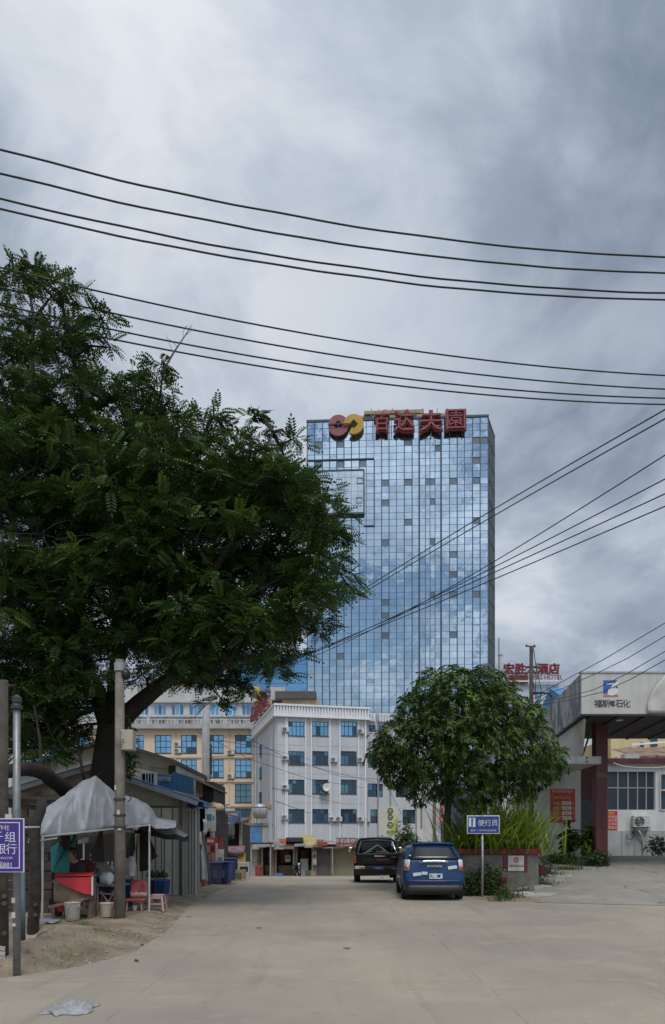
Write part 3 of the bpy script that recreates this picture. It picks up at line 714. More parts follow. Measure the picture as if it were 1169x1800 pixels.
# roof-top huts between the white block and the tower
hut = thing('rooftop_block', 'low beige block with dark openings between the office block and tower', 'building', (PX(449, 112), 112, -1.14))
def hx(px): return PX(px, 112) - PX(449, 112)
def hz_(py): return PZ(py, 112) + 1.14
MB().box(0, hx(560), 0, 9, 0, hz_(1229)).build('wall', mat('ochre_block', (.42,.33,.2), .85, .2, .4, streak=.4), hut, False)
MB().box(hx(484), hx(556), -.5, 9.2, hz_(1229) + .002, hz_(1216)).build('roof_slab', mat('dark_slab', (.09,.085,.085), .8, .2, 1), hut, False)
MB().box(hx(474), hx(500), 2, 6, hz_(1228), hz_(1203)).build('tank_house', GREYW, hut, False)
MB().box(hx(478), hx(496), -.06, 0, hz_(1246), hz_(1231)).build('opening', BLACK, hut, False)
MB().box(hx(449), hx(456), -.2, 2, hz_(1250), hz_(1208)).build('yellow_panel', mat('yellow_panel', (.55,.36,.08), .7, .1, 1), hut, False)

# ------------------------------------------------------------------ hotel with roof letters, right of the tower
hb = thing('hotel_building', 'pale blue hotel building with red roof letters behind the petrol station', 'building', (PX(878, 118), 118, -1.14))
def qx(px): return PX(px, 118) - PX(878, 118)
def qz(py): return PZ(py, 118) + 1.14
PALEB = mat('pale_blue_wall', (.46,.53,.60), .8, .1, .3, streak=.35)
MB().box(0, qx(985), 0, 12, 0, qz(1203)).build('wall', PALEB, hb, False)
g = MB()
for px in (932, 944, 962, 975): g.box(qx(px), qx(px + 5), -.1, 0, 0, qz(1206))
g.build('blue_strip', glass_mat('hotel_blue', (.2,.36,.5), .6, .1), hb, False)
HSG = mat('hotel_sign_red', (.20,.03,.04), .6, .1, 1)
for k, (ch, px, w) in enumerate((('宏', 893, 17), ('胜', 913, 18), ('大', 932, 17), ('酒', 952.5, 17), ('店', 972, 17))):
    me = text_geo(ch, 1.75, .1); me.materials.append(HSG); o = bpy.data.objects.new('letter', me); col.objects.link(o); o.parent = hb; o.location = (qx(px), -.6, qz(1177)); 
    q = o.modifiers.new('fat', 'SOLIDIFY'); q.thickness = .10; q.offset = 1
lettering('HONGSHENG HOTEL', .95, HSG, hb, (qx(937), -.6, qz(1192)), ext=.06)
g = MB(); g.box(qx(884), qx(981), -.75, -.3, qz(1200), qz(1198)); g.box(qx(884), qx(981), -.45, -.35, qz(1187.5), qz(1186.5)); g.box(qx(884), qx(981), -.45, -.35, qz(1168.5), qz(1167.5))
for px in (884, 903, 923, 943, 962, 980): g.box(qx(px), qx(px) + .12, -.45, -.3, qz(1204), qz(1167))
g.build('sign_frame', PANELW, hb, False)
MB().box(qx(895), qx(927), -.5, 3, qz(1203), qz(1188)).build('rooftop_hut', mat('brick_hut', (.27,.13,.10), .85, .2, 1), hb, False)
MB().tube([(qx(882.5), 1, qz(1200)), (qx(882.5), 1, qz(1147))], .27, 10).box(qx(882.5) - .36, qx(882.5) + .36, .64, 1.36, qz(1149), qz(1146)).build('flue', GREYW, hb, False)
MB().tube([(qx(879.4), 1, qz(1200)), (qx(879.4), 1, qz(1118))], .07, 6).build('lightning_rod', DARKSTEEL, hb, False)
# blue metal roof right of it, over the petrol station canopy
br = thing('blue_roof_shed', 'blue metal roofed hall behind the petrol station canopy', 'building', (PX(1000, 70), 70, -1.14))
h_ = PZ(1206, 70) + 1.14; l_ = PX(1220, 70) - PX(1000, 70)
MB().box(0, l_, 0, 10, 0, h_ - 1.6).build('wall', PALEB, br, False)
MB().extrude([(-.3, -.4, h_ - 1.4), (-.3, 5, h_ + .8), (-.3, 10.4, h_ - 1.4)], (l_ + .6, 0, 0)).build('roof', mat('blue_roof_sheet', (.06,.20,.40), .5, .15, .5, streak=.2), br, False)

# ================================================================== vegetation
def np_mesh(name, V, Fq, m, parent, tone=None, kind=None):
    """V (n,3) in the parent's frame, Fq (m,4) quads"""
    me = bpy.data.meshes.new(name); n, k = len(V), len(Fq)
    me.vertices.add(n); me.vertices.foreach_set('co', np.asarray(V, dtype=np.float32).ravel())
    me.loops.add(k * 4); me.loops.foreach_set('vertex_index', np.asarray(Fq, dtype=np.int32).ravel())
    me.polygons.add(k); me.polygons.foreach_set('loop_start', np.arange(0, k * 4, 4, dtype=np.int32)); me.polygons.foreach_set('loop_total', np.full(k, 4, dtype=np.int32))
    if tone is not None:
        a = me.color_attributes.new('tone', 'FLOAT_COLOR', 'POINT'); a.data.foreach_set('color', np.asarray(tone, dtype=np.float32).ravel())
    me.materials.append(m); me.update(calc_edges=True); ob = bpy.data.objects.new(name, me); col.objects.link(ob)
    if parent is not None: ob.parent = parent
    if kind: ob['kind'] = kind
    return ob
def leaf_template(n_seg=2, width=.25, droop=.15, fold=.12):
    """one leaf along +X of length 1, quads; returns verts, faces"""
    v, f = [], []
    for k in range(n_seg + 1):
        t = k / n_seg; w = width * math.sin(math.pi * (.08 + .90 * t)) ** .8; z = -droop * t * t
        v += [(t, -w / 2, z), (t, w / 2, z + fold * w)]
    for k in range(n_seg): a = 2 * k; f.append((a, a + 1, a + 3, a + 2))
    return np.array(v), np.array(f)
def frond_template(pairs=6, leaflet=.34, lw=.135, droop=.35):
    """pinnate frond of length 1: leaflets either side of a drooping midrib"""
    V, Q = [], []
    for k in range(pairs + 1):
        t = .12 + .88 * k / pairs; z = -droop * t * t; L_ = leaflet * (1.0 - .55 * abs(t - .45))
        for s in ((-1, 1) if k < pairs else (0,)):
            d = np.array([.45 if s else 1, s * .9, -.22 if s else -.5]); d /= np.linalg.norm(d); p = np.array([t, 0, z]); sd_ = np.cross(d, [0, 0, 1.0]); sd_ /= np.linalg.norm(sd_)
            i = len(V); V += [p, p + d * L_ * .5 + sd_ * lw * .5, p + d * L_, p + d * L_ * .5 - sd_ * lw * .5]; Q.append((i, i + 1, i + 2, i + 3))
    i = len(V); V += [(0, -.012, 0), (0, .012, 0), (1, .006, -droop), (1, -.006, -droop)]; Q.append((i, i + 1, i + 2, i + 3))
    return np.array(V), np.array(Q)
def scatter(tv, tf, pos, direc, size, roll, tones):
    """copies of a template: position, pointing direction, size, roll about it"""
    n = len(pos); d = direc / np.linalg.norm(direc, axis=1, keepdims=True)
    up = np.tile([0., 0., 1.], (n, 1)); s = np.cross(up, d); l = np.linalg.norm(s, axis=1, keepdims=True); s = np.where(l < 1e-3, [[1., 0, 0]], s / np.maximum(l, 1e-3)); u = np.cross(d, s)
    c, q = np.cos(roll)[:, None], np.sin(roll)[:, None]; s2, u2 = s * c + u * q, u * c - s * q
    V = pos[:, None, :] + size[:, None, None] * (tv[None, :, 0:1] * d[:, None] + tv[None, :, 1:2] * s2[:, None] + tv[None, :, 2:3] * u2[:, None])
    Fq = tf[None] + (np.arange(n) * len(tv))[:, None, None]
    T = np.concatenate([np.repeat(tones, len(tv), axis=0), np.ones((n * len(tv), 1))], 1)
    return V.reshape(-1, 3), Fq.reshape(-1, 4), T
def limb_tube(g, pts, r0, r1, n=8, jit=.06, seed=0):
    pts = [Vector(p) for p in pts]; rr = random.Random(seed); fine = []
    for k in range(len(pts) - 1):
        a = pts[max(k - 1, 0)]; b_ = pts[k]; c = pts[k + 1]; d = pts[min(k + 2, len(pts) - 1)]
        for t in (0, .33, .66):
            p = .5 * ((2 * b_) + (c - a) * t + (2 * a - 5 * b_ + 4 * c - d) * t * t + (3 * b_ - a - 3 * c + d) * t ** 3)
            fine.append(p + Vector((rr.gauss(0, jit), rr.gauss(0, jit), 0)) * (1 if k else 0))
    fine.append(pts[-1]); N_ = len(fine) - 1
    g.tube(fine, [lerp(r0, r1, (k / N_) ** .8) for k in range(N_ + 1)], n); return fine
BARK = mat('dark_bark', (.026,.021,.017), .95, .35, 6, bump=1.0, bscale=16)
LEAF_A = mat('feathery_leaf', (.041,.083,.021), .62, .25, 1.2, attr='tone', trans=.25, spec=.22)
LEAF_B = mat('mango_leaf', (.042,.080,.014), .58, .25, 1.2, attr='tone', trans=.12, spec=.32)
nr = np.random.default_rng(3)

# ------------------------------------------------------------------ big street tree at the stall
TY = 17.6; tb_ = Vector((PX(180, TY), TY, .05))
big = thing('street_tree', 'huge dark leafy street tree rising behind the tarpaulin stall', 'tree', tb_)
blobs = [(45,498,52),(112,512,50),(168,562,44),(25,585,62),(112,600,64),(196,604,26),(60,690,78),(160,700,70),(248,684,56),(292,655,30),(50,815,110),(165,825,115),(280,805,98),(360,768,52),(372,722,28),
 (440,815,74),(500,772,36),(455,748,30),(515,850,55),(60,950,120),(200,950,125),(335,930,125),(455,930,105),(553,925,68),(605,945,34),(50,1080,110),(180,1070,115),(320,1060,125),(450,1045,115),(560,1025,72),(602,1045,34),
 (60,1190,85),(140,1180,70),(335,1150,85),(430,1130,80),(508,1120,55),(548,1115,28),(55,1270,62),(120,1265,42),(150,1290,22),(385,1190,48),(415,1205,30),(30,1300,45),(-80,620,80),(-100,800,140),(-120,1000,150),(-80,1180,120),
 (40,1310,48),(105,1300,50),(150,1245,46),(10,1235,80),(90,1225,55),(395,1225,36),(432,1195,44),(345,1205,34),(480,1165,46),(525,1150,34),(250,1185,34),(575,1085,36),(470,870,60),(390,870,70),(240,880,80),(100,760,70),(300,1120,60),(250,1130,50),(90,1130,60)]
g = MB(); limbs = []
def W3(px, py, dy=0.0): return P(px, py, TY + dy)
trunk = limb_tube(g, [tb_ + Vector((0, 0, -.1)), W3(181,1480), W3(184,1400), W3(192,1330), W3(198,1275)], .50, .34, 12, .0, 1)
for pts, r0, r1 in (([W3(196,1290), W3(170,1215,.2), W3(140,1140,-.3), W3(110,1020,-.8), W3(70,880,-.6), W3(55,720,.3), W3(60,560,.6)], .27, .04),
                    ([W3(200,1280), W3(245,1235,-.2), W3(300,1190,-.6), W3(370,1130,-.8), W3(440,1060,-.4), W3(520,980,.4), W3(590,945,.6)], .26, .03),
                    ([W3(200,1275), W3(205,1190,.5), W3(215,1080,.9), W3(205,940,.8), W3(170,790,.4), W3(140,680,-.2), W3(110,540,-.4)], .25, .03),
                    ([W3(212,1100,.9), W3(260,1000,1.3), W3(310,880,1.1), W3(360,780,.6), W3(375,715,.4)], .15, .02),
                    ([W3(300,1190,-.6), W3(340,1080,-1.4), W3(400,960,-1.8), W3(450,860,-1.2), W3(480,760,-.6)], .14, .02),
                    ([W3(140,1140,-.3), W3(80,1110,-1.3), W3(20,1050,-1.9), W3(-60,960,-2.2)], .14, .03),
                    ([W3(205,940,.8), W3(240,830,1.1), W3(270,730,.7), W3(290,650,.3)], .10, .015),
                    ([W3(110,1020,-.8), W3(50,960,-1.8), W3(0,870,-2.0), W3(-70,780,-1.6)], .10, .02),
                    ([W3(70,880,-.6), W3(20,760,-.2), W3(5,640,.2)], .09, .015),
                    ([W3(300,1190,-.6), W3(380,1180,-1.6), W3(430,1130,-1.8), W3(500,1110,-1.4)], .10, .015),
                    ([W3(140,1140,-.3), W3(100,1200,-1.3), W3(60,1250,-1.8)], .08, .015)):
    limbs += limb_tube(g, pts, r0, r1, 8, .05, len(limbs))
pos, dire, size, tone, fine = [], [], [], [], []
for bi, (px, py, r_) in enumerate(blobs):
    layers = [rnd.uniform(-.4, .4)] if r_ < 50 else [rnd.uniform(-1.2, -.6), rnd.uniform(.5, 1.1)] if py < 790 else [rnd.uniform(-2.2, -1.4), rnd.uniform(-.3, .3), rnd.uniform(1.4, 2.2)]
    for li, dyy in enumerate(layers):
        Y = TY + dyy; c = np.array(P(px + rnd.uniform(-14, 14) * (li != 1), py + rnd.uniform(-14, 14) * (li != 1), Y)); rw = r_ / F * Y
        near = min(limbs, key=lambda q: (q - Vector(c)).length)
        cc = Vector(c); mid = (near + cc) / 2 + Vector((0, 0, .15))
        g.tube([near, mid, cc], [.045, .03, .014], 5, cap=False)
        for k in range(int(3 + rw * 4)):
            v = nr.normal(size=3); v /= np.linalg.norm(v); e_ = cc + Vector(v) * rw * .8
            g.tube([cc, (cc + e_) / 2 + Vector((0, 0, .06)), e_], [.014, .010, .004], 4, cap=False)
        rw = max(.25, rw - .13); subs = [(c, rw * .55)] if rw < .6 else []
        ns = 1 if rw < .6 else int(5 + rw * 4.5)
        for q in range(ns):                           # each bough breaks up into sprays with gaps between
            u = nr.normal(size=3); u /= np.linalg.norm(u); subs.append((c + u * rw * np.array([.72, .62, .70]), rw * nr.uniform(.30, .46) if rw >= .6 else rw * .8))
        for sc_, sr in subs:
            n = int((105 if py < 790 else 140) * sr * sr * (.85 if li else 1.0) + 9)
            v = nr.normal(size=(n, 3)); v[:, 2] = np.where(v[:, 2] < -.3, -v[:, 2] * .6, v[:, 2]); v /= np.linalg.norm(v, axis=1, keepdims=True)
            rad = sr * nr.uniform(.25, 1.0, size=(n, 1)); p = sc_ + v * rad * np.array([1.15, 1.1, .70])
            d = v * np.array([1, 1, .25]) + nr.normal(scale=.35, size=(n, 3)); d[:, 2] -= .10
            pos.append(p); dire.append(d); size.append(nr.uniform(.22, .42, n))
            top_lit = np.clip(v[:, 2] * .9, 0, 1) * np.clip(rad[:, 0] / sr * 1.4 - .5, 0, 1) * nr.uniform(.1, 1, n)  # light from above painted in: upper outer fronds get a brighter tone
            tone.append(nr.uniform(.70, 1.1, n)[:, None] * np.ones(3) * nr.uniform(.8, 1.15) + top_lit[:, None] * np.array([2.9, 2.1, .5]))
pos, dire, size, tone = map(np.concatenate, (pos, dire, size, tone))
tv, tf = frond_template()
V, Fq, T = scatter(tv, tf, pos - np.array(tb_), dire, size, nr.normal(scale=.5, size=len(pos)), tone)
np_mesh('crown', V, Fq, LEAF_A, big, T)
g.build('trunk', BARK, big, smooth=True)
print('big tree fronds', len(pos), 'quads', len(Fq))
# dead twig sticking out of the crown
g = MB(); g.tube([W3(285,655), W3(305,620), W3(322,595), W3(335,575), W3(338,570)], [.03,.022,.014,.008,.004], 5)
for a, b_, c in (((305,620),(296,600),(292,585)), ((312,610),(300,598),(293,594)), ((326,590),(333,583),(343,577)), ((322,595),(322,583),(328,573)), ((331,580),(326,574),(333,572))): g.tube([W3(*a), W3(*b_), W3(*c)], [.008,.006,.003], 4)
g.build('dead_twig', mat('dead_wood', (.12,.10,.09), .9, .2, 5), big)

# ------------------------------------------------------------------ mango tree behind the planter
MY = 23.2; mb_ = Vector((PX(787, MY), MY, .35))
man = thing('mango_tree', 'round glossy mango tree behind the red rimmed planter', 'tree', mb_)
g = MB(); M3 = lambda px, py, dy=0: P(px, py, MY + dy)
lm = limb_tube(g, [mb_ + Vector((0, 0, -.3)), M3(786,1450), M3(790,1400), M3(800,1350)], .12, .10, 8, .0, 2)
for pts in ([M3(796,1370), M3(760,1320,-.3), M3(720,1290,-.5), M3(690,1300,-.5)], [M3(798,1360), M3(810,1290,.2), M3(800,1220,.3)], [M3(798,1360), M3(850,1310,-.2), M3(900,1280,-.5), M3(960,1320,-.4)], [M3(805,1330), M3(860,1260,.5), M3(880,1215,.4)], [M3(803,1340), M3(760,1260,.5), M3(750,1220,.4)]):
    lm += limb_tube(g, pts, .085, .02, 6, .03, len(lm))
mbl = [(800,1212,46),(755,1215,40),(850,1212,46),(880,1225,38),(730,1250,38),(800,1260,70),(880,1260,60),(925,1265,34),(700,1300,42),(760,1310,70),(840,1320,80),(920,1310,60),(965,1340,32),(975,1330,24),(675,1325,32),(665,1300,18),(700,1350,36),(755,1370,48),(830,1375,56),(905,1370,44),(950,1362,26),(775,1388,20),(720,1372,26),(862,1388,24),(920,1378,24),(690,1358,22)]
tv, tf = leaf_template(3, .23, .30, .25); pos, dire, size, tone = [], [], [], []
for bi, (px, py, r_) in enumerate(mbl):
    for li, dyy in enumerate([0.0] if r_ < 30 else [-1.25, -.2, 1.0]):
        Y = MY + dyy * (r_ / 60 + .35); c = np.array(M3(px, py, Y - MY)); rw = r_ / F * Y
        near = min(lm, key=lambda q: (q - Vector(c)).length); g.tube([near, (near + Vector(c)) / 2, Vector(c)], [.022, .016, .008], 4, cap=False)
        n = int(105 * rw * rw * (1 if li == 0 else .8) + 8)
        v = nr.normal(size=(n, 3)); v /= np.linalg.norm(v, axis=1, keepdims=True); bu = 1 + .14 * np.sin(v[:, :1] * 6 + bi) * np.cos(v[:, 2:] * 5 + bi)
        tips = c + v * rw * nr.uniform(.62, 1.0, size=(n, 1)) * bu
        for k in range(n):
            m_ = nr.integers(9, 14); ang = np.linspace(0, 2 * np.pi, m_, endpoint=False) + nr.uniform(0, 6); ax = v[k] * .8 + np.array([0, 0, .45])
            a1 = np.cross(ax, [.3, .5, .1]); a1 /= np.linalg.norm(a1); a2 = np.cross(ax / np.linalg.norm(ax), a1)
            d = np.cos(ang)[:, None] * a1 + np.sin(ang)[:, None] * a2 + ax * .45; d[:, 2] -= nr.uniform(.2, .75, m_)
            pos.append(np.tile(tips[k], (m_, 1)) + d * .02); dire.append(d); size.append(nr.uniform(.11, .20, m_))
            yg = (nr.random() < (.30 if v[k][2] > .2 else .14)) * nr.uniform(.4, 1.2); tone.append(nr.uniform(.65, 1.25) * np.ones((m_, 3)) * nr.uniform(.85, 1.15, (m_, 1)) + yg * np.array([[1.3, 1.05, .2]]))  # yellow-green highlights painted into the tone, more often on upward tips
pos, dire, size, tone = map(np.concatenate, (pos, dire, size, tone))
V, Fq, T = scatter(tv, tf, pos - np.array(mb_), dire, size, nr.normal(scale=.5, size=len(pos)), tone)
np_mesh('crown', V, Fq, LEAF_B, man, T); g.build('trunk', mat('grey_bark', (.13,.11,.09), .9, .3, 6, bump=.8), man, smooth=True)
print('mango leaves', len(pos))

# ------------------------------------------------------------------ planter with a clump of arching grass
PLY = 21.7; x0, x1 = PX(800, PLY), PX(947, PLY)
pl = thing('planter', 'grey concrete planter with chipped red rim holding tall grass', 'planter', ((x0 + x1) / 2, PLY, 0))
ztop = PZ(1492, PLY)
PW = mat('planter_render', (.19,.175,.15), .95, .3, 2.5, bump=.8, bscale=14, streak=.7, dirt_amt=.5, dirt=(.07,.07,.055))
RIM = mat('planter_red_rim', (.16,.026,.023), .75, .25, 4, bump=.4, dirt_amt=.5)
g = MB(); zr = PZ(1502, PLY)
for a in ((x0, x1, PLY, PLY + .2), (x0, x1, PLY + 2.0, PLY + 2.2), (x0, x0 + .2, PLY + .201, PLY + 1.999), (x1 - .2, x1, PLY + .201, PLY + 1.999)): g.box(*a, -.1, zr)
g.build('wall', PW, pl, bevel=.02)
g = MB()
for a in ((x0 - .05, x1 + .05, PLY - .06, PLY + .25), (x0 - .05, x1 + .05, PLY + 1.95, PLY + 2.25), (x0 - .05, x0 + .25, PLY + .251, PLY + 1.949), (x1 - .25, x1 + .05, PLY + .251, PLY + 1.949)): g.box(*a, zr + .001, ztop)
g.build('rim', RIM, pl, bevel=.015)
MB().box(x0 + .15, x1 - .15, PLY + .15, PLY + 2.05, zr - .3, zr + .02).build('soil', dirt, pl)
wp = mat('planter_whitewash', (.62,.60,.56), .9, .2, 3, dirt_amt=.5, streak=.5)
a, b_ = PX(893, PLY - .02), PX(921, PLY - .02); za, zb = PZ(1531, PLY), PZ(1504, PLY)
pnl = MB().box(a, b_, PLY - .035, PLY - .001, za, zb).build('white_panel', wp, pl, bevel=.005)
g = MB(); n = 20; cxp, czp = PX(907, PLY), PZ(1511, PLY); g.tube([(cxp + .055 * math.cos(2*math.pi*k/n), PLY - .042, czp + .06 * math.sin(2*math.pi*k/n)) for k in range(n + 1)], .018, 6); g.build('red_ring', RED, pnl)
lettering('NIANING', .1, mat('stencil_brown', (.16,.06,.05), .8, .2, 5), pl, (PX(908, PLY) - pl.location.x, -.042, PZ(1522, PLY)), ext=.002)
MB().box(a - .14, a - .02, PLY - .03, PLY - .001, za, zb).build('red_border', RIM, pl)
MB().box(b_ + .01, b_ + .10, PLY - .03, PLY - .001, za - .02, zb).build('red_border', RIM, pl)
GRASS = mat('yellow_green_blade', (.27,.37,.05), .5, .2, 1.0, attr='tone', trans=.35)
def blades(name, n, cx_, cy, zb, sx, sy, lo, hi, w, m_, parent, lean=.5, tone0=(1, 1, 1), seg=7, seed=1, origin=None, droop=1.0):
    r_ = np.random.default_rng(seed); V, Q, T = [], [], []
    for k in range(n):
        p = np.array([cx_ + r_.normal() * sx, cy + r_.normal() * sy, zb]); a = r_.uniform(0, 2 * np.pi); L_ = r_.uniform(lo, hi); el = r_.uniform(.9, 1.5)
        h = np.array([np.cos(a), np.sin(a), 0]); out = .25 + lean * r_.random(); side = np.array([-h[1], h[0], 0]); i = len(V)
        t0 = np.array(tone0) * r_.uniform(.6, 1.25) * np.array([r_.uniform(.8, 1.2), 1, 1])
        for s in range(seg + 1):
            t = s / seg; q = p + h * L_ * out * t * (1 + .5 * t) + np.array([0, 0, L_ * (t * el * .8 - droop * .55 * out * t ** 2.6)]); ww = w * (1 - t ** 2.2) * (.5 + .5 * min(1, 4 * t)) * .5
            V += [q - side * ww, q + side * ww]; T += [t0, t0]
        for s in range(seg): Q.append((i + 2 * s, i + 2 * s + 1, i + 2 * s + 3, i + 2 * s + 2))
    V = np.array(V) - (np.array(origin) if origin is not None else 0); T = np.concatenate([np.array(T), np.ones((len(T), 1))], 1)
    return np_mesh(name, V, np.array(Q), m_, parent, T)
cl_ = thing('grass_clump', 'tall clump of arching yellow green grass growing in the planter', 'plant', (PX(872, PLY + 1), PLY + 1, zr))
blades('blade', 620, PX(872, PLY + 1), PLY + .8, zr, .60, .38, 1.2, 2.35, .06, GRASS, cl_, .42, origin=cl_.location, seed=4)['kind'] = 'stuff'
blades('low_blade', 420, PX(868, PLY + .5), PLY + .35, zr, .80, .18, .7, 1.5, .055, GRASS, cl_, .95, (.9, .95, .8), origin=cl_.location, seed=5)['kind'] = 'stuff'

# ------------------------------------------------------------------ shrubs and weeds
WEED = mat('weed_leaf', (.05,.085,.022), .6, .3, 2, attr='tone', trans=.25)
def bush(name, label, px, Y, zc, rx, rz, n, leaf=(.06, .14), m_=None, ry=None, tone=(1, 1, 1), seed=1, cat='shrub', group=None, loc=None, stems=5):
    r_ = np.random.default_rng(seed); x = PX(px, Y); z0 = gz(x, Y) if loc is None else loc
    t_ = thing(name, label, cat, (x, Y, z0), 0, group); tv, tf = leaf_template(2, .42, .25, .2)
    v = r_.normal(size=(n, 3)); v /= np.linalg.norm(v, axis=1, keepdims=True); rad = r_.uniform(.25, 1.0, (n, 1)) ** .6
    p = v * rad * np.array([rx, ry or rx * .7, rz]) * (1 + .25 * np.sin(v[:, :1] * 9 + seed)) + np.array([0, 0, zc]); p = p[p[:, 2] > .02]; n = len(p)
    d = r_.normal(size=(n, 3)) + v[:n] * .8; d[:, 2] *= .6
    tt = np.array(tone) * r_.uniform(.6, 1.35, (n, 1)) + (r_.random((n, 1)) < .08) * np.array([[.8, .6, .1]])
    V, Q, T = scatter(tv, tf, p, d, r_.uniform(*leaf, n), r_.normal(scale=.8, size=n), tt); np_mesh('foliage', V, Q, m_ or WEED, t_, T)
    g = MB()
    for k in range(stems):
        a = 2 * math.pi * k / stems; g.tube([(.02 * math.cos(a), .02 * math.sin(a), -.03), (rx * .3 * math.cos(a), rx * .2 * math.sin(a), zc * .7), (rx * .6 * math.cos(a), rx * .4 * math.sin(a), zc + rz * .4)], [.014, .01, .004], 5)
    g.build('stem', BARK, t_, False); return t_
bush('shrub', 'dark weedy shrub at the foot of the blue road sign', 862, 21.3, .36, .50, .48, 1400, (.05,.13), seed=3, tone=(.8,.95,.9))
bush('shrub', 'low weedy shrub filling the corner between hatchback and planter', 832, 21.2, .30, .36, .46, 900, (.05,.12), seed=4, tone=(.95,1,1))
bush('shrub', 'small green tuft at the broken kerb beside the planter', 884, 20.6, .14, .22, .2, 260, (.04,.1), seed=5, tone=(1.2,1.2,.9))
bush('shrub', 'tall leafy bush between the pickup and the white pillar', 712, 34, 1.3, .62, 1.35, 1500, (.10,.24), seed=6, tone=(.9,1,1), loc=-.2)
def rosette(label, px, Y, h, n, L_, seed, tone, leafw=.2):
    """broad strap-leaved shrub on several canes"""
    r_ = np.random.default_rng(seed); x = PX(px, Y); t_ = thing('strap_leaf_plant', label, 'plant', (x, Y, gz(x, Y))); g = MB(); tv, tf = leaf_template(4, leafw, .55, .25); pos, di, si, to = [], [], [], []
    for k in range(5):
        a = 2 * math.pi * k / 5 + seed; top_ = np.array([.22 * math.cos(a), .2 * math.sin(a), h * (.45 + .55 * r_.random())]); g.tube([(0, 0, -.05), tuple(top_ * np.array([.6, .6, .5])), tuple(top_)], [.03, .022, .015], 6)
        m_ = n // 5; an = r_.uniform(0, 6.28, m_); lv = r_.uniform(.35, 1.0, m_); pos.append(top_ * lv[:, None]); e_ = r_.uniform(-.2, 1.0, m_); di.append(np.stack([np.cos(an), np.sin(an), e_], 1)); si.append(r_.uniform(.6, 1.1, m_) * L_); to.append(np.array(tone) * r_.uniform(.6, 1.4, (m_, 1)))
    V, Q, T = scatter(tv, tf, np.concatenate(pos), np.concatenate(di), np.concatenate(si), r_.normal(scale=.3, size=sum(map(len, si))), np.concatenate(to)); np_mesh('leaves', V, Q, WEED, t_, T); g.build('stem', BARK, t_, False); return t_
rosette('dark strap leaved plant in front of the red price poster', 1001, 28.6, 1.55, 300, .42, 2, (1.0, 1.15, 1.0), .30)
rosette('yellow green strap leaved plant beside the maroon canopy column', 1037, 27.0, 1.5, 300, .46, 7, (2.2, 2.0, .9), .30)
bush('shrub', 'low dark bush at the foot of the maroon canopy column', 1050, 26.2, .25, .5, .32, 900, (.06,.14), seed=8, tone=(.8,.95,.8))
bush('shrub', 'spreading green weeds along the white wall foot', 985, 26.8, .18, .75, .28, 900, (.06,.16), seed=9, tone=(1.1,1.15,.9))
bush('shrub', 'low weeds beside the dark lamp pole', 955, 24.6, .12, .45, .22, 450, (.05,.12), seed=10, tone=(1,1.1,.9))
bush('shrub', 'dusty grey green shrub below the air conditioner hose', 1158, 32.6, .45, .55, .5, 800, (.06,.16), seed=11, tone=(.55,.6,.8))
bush('shrub', 'small tree sprouting from the tin roofs beside the water tank', 416, 52, 1.3, .55, .9, 500, (.12,.26), seed=12, tone=(.8,1,.9), loc=1.1)
bush('shrub', 'dark creeper hanging behind the box on the concrete pole', 226, 16.6, .5, .16, .85, 420, (.08,.18), seed=13, tone=(.8,1,.9), loc=3.0)
# weeds and litter on the dirt bank
r_ = np.random.default_rng(9); P0, D0, S0, T0_ = [], [], [], []
for (px, py, sp, n) in ((100,1672,.42,260),(135,1655,.40,330),(180,1645,.40,120),(85,1690,.30,190),(120,1675,.15,200),(152,1634,.12,260),(180,1640,.12,220),(225,1637,.2,260)):
    Y = (CAMZ - .1) * F / (py - HZ); x = PX(px, Y); q = np.stack([x + r_.normal(scale=sp, size=n), Y + r_.normal(scale=sp * .9, size=n)], 1)
    for a, b2_ in q:
        if a > left_edge(b2_) - .12: continue
        P0.append((a, b2_, gz(a, b2_) - .01)); D0.append((r_.normal() * .5, r_.normal() * .5, 1)); S0.append(r_.uniform(.025, .085)); u = r_.random(); T0_.append(np.array([1.1, 1.1, .9]) * (.6 + .6 * u) + np.array([1.6, 1.0, .6]) * (r_.random() < .4))
tv, tf = leaf_template(1, .16, .2, .1); V, Q, T = scatter(tv, tf, np.array(P0), np.array(D0), np.array(S0), r_.uniform(0, 3, len(P0)), np.array(T0_))
bg_ = np_mesh('bank_grass', V, Q, WEED, None, T, 'stuff'); tag(bg_, 'sparse short grass on the dirt bank below the stall', 'grass')
# stones and crumbs
sv = MB(); r2 = random.Random(4)
for k in range(260):
    Y = r2.uniform(8.6, 24); e_ = left_edge(Y); x = e_ - abs(r2.gauss(0, .5)) + .15
    s = r2.uniform(.008, .04); z = gz(x, Y) if x < e_ else base_z(Y)
    i = len(sv.v); sv.v += [(x + s * r2.uniform(.6, 1.3) * a, Y + s * r2.uniform(.6, 1.3) * b_, z + s * .5 * c) for a, b_, c in ((1,0,0),(0,1,0),(-1,0,0),(0,-1,0),(0,0,1),(0,0,-1))]
    sv.f += [(i+a, i+b_, i+c) for a, b_, c in ((0,1,4),(1,2,4),(2,3,4),(3,0,4),(1,0,5),(2,1,5),(3,2,5),(0,3,5))]
so = sv.build('gravel', mat('gravel_stone', (.28,.25,.21), .95, .35, 9), kind='stuff'); tag(so, 'scattered gravel and crumbs along the road edge', 'gravel')

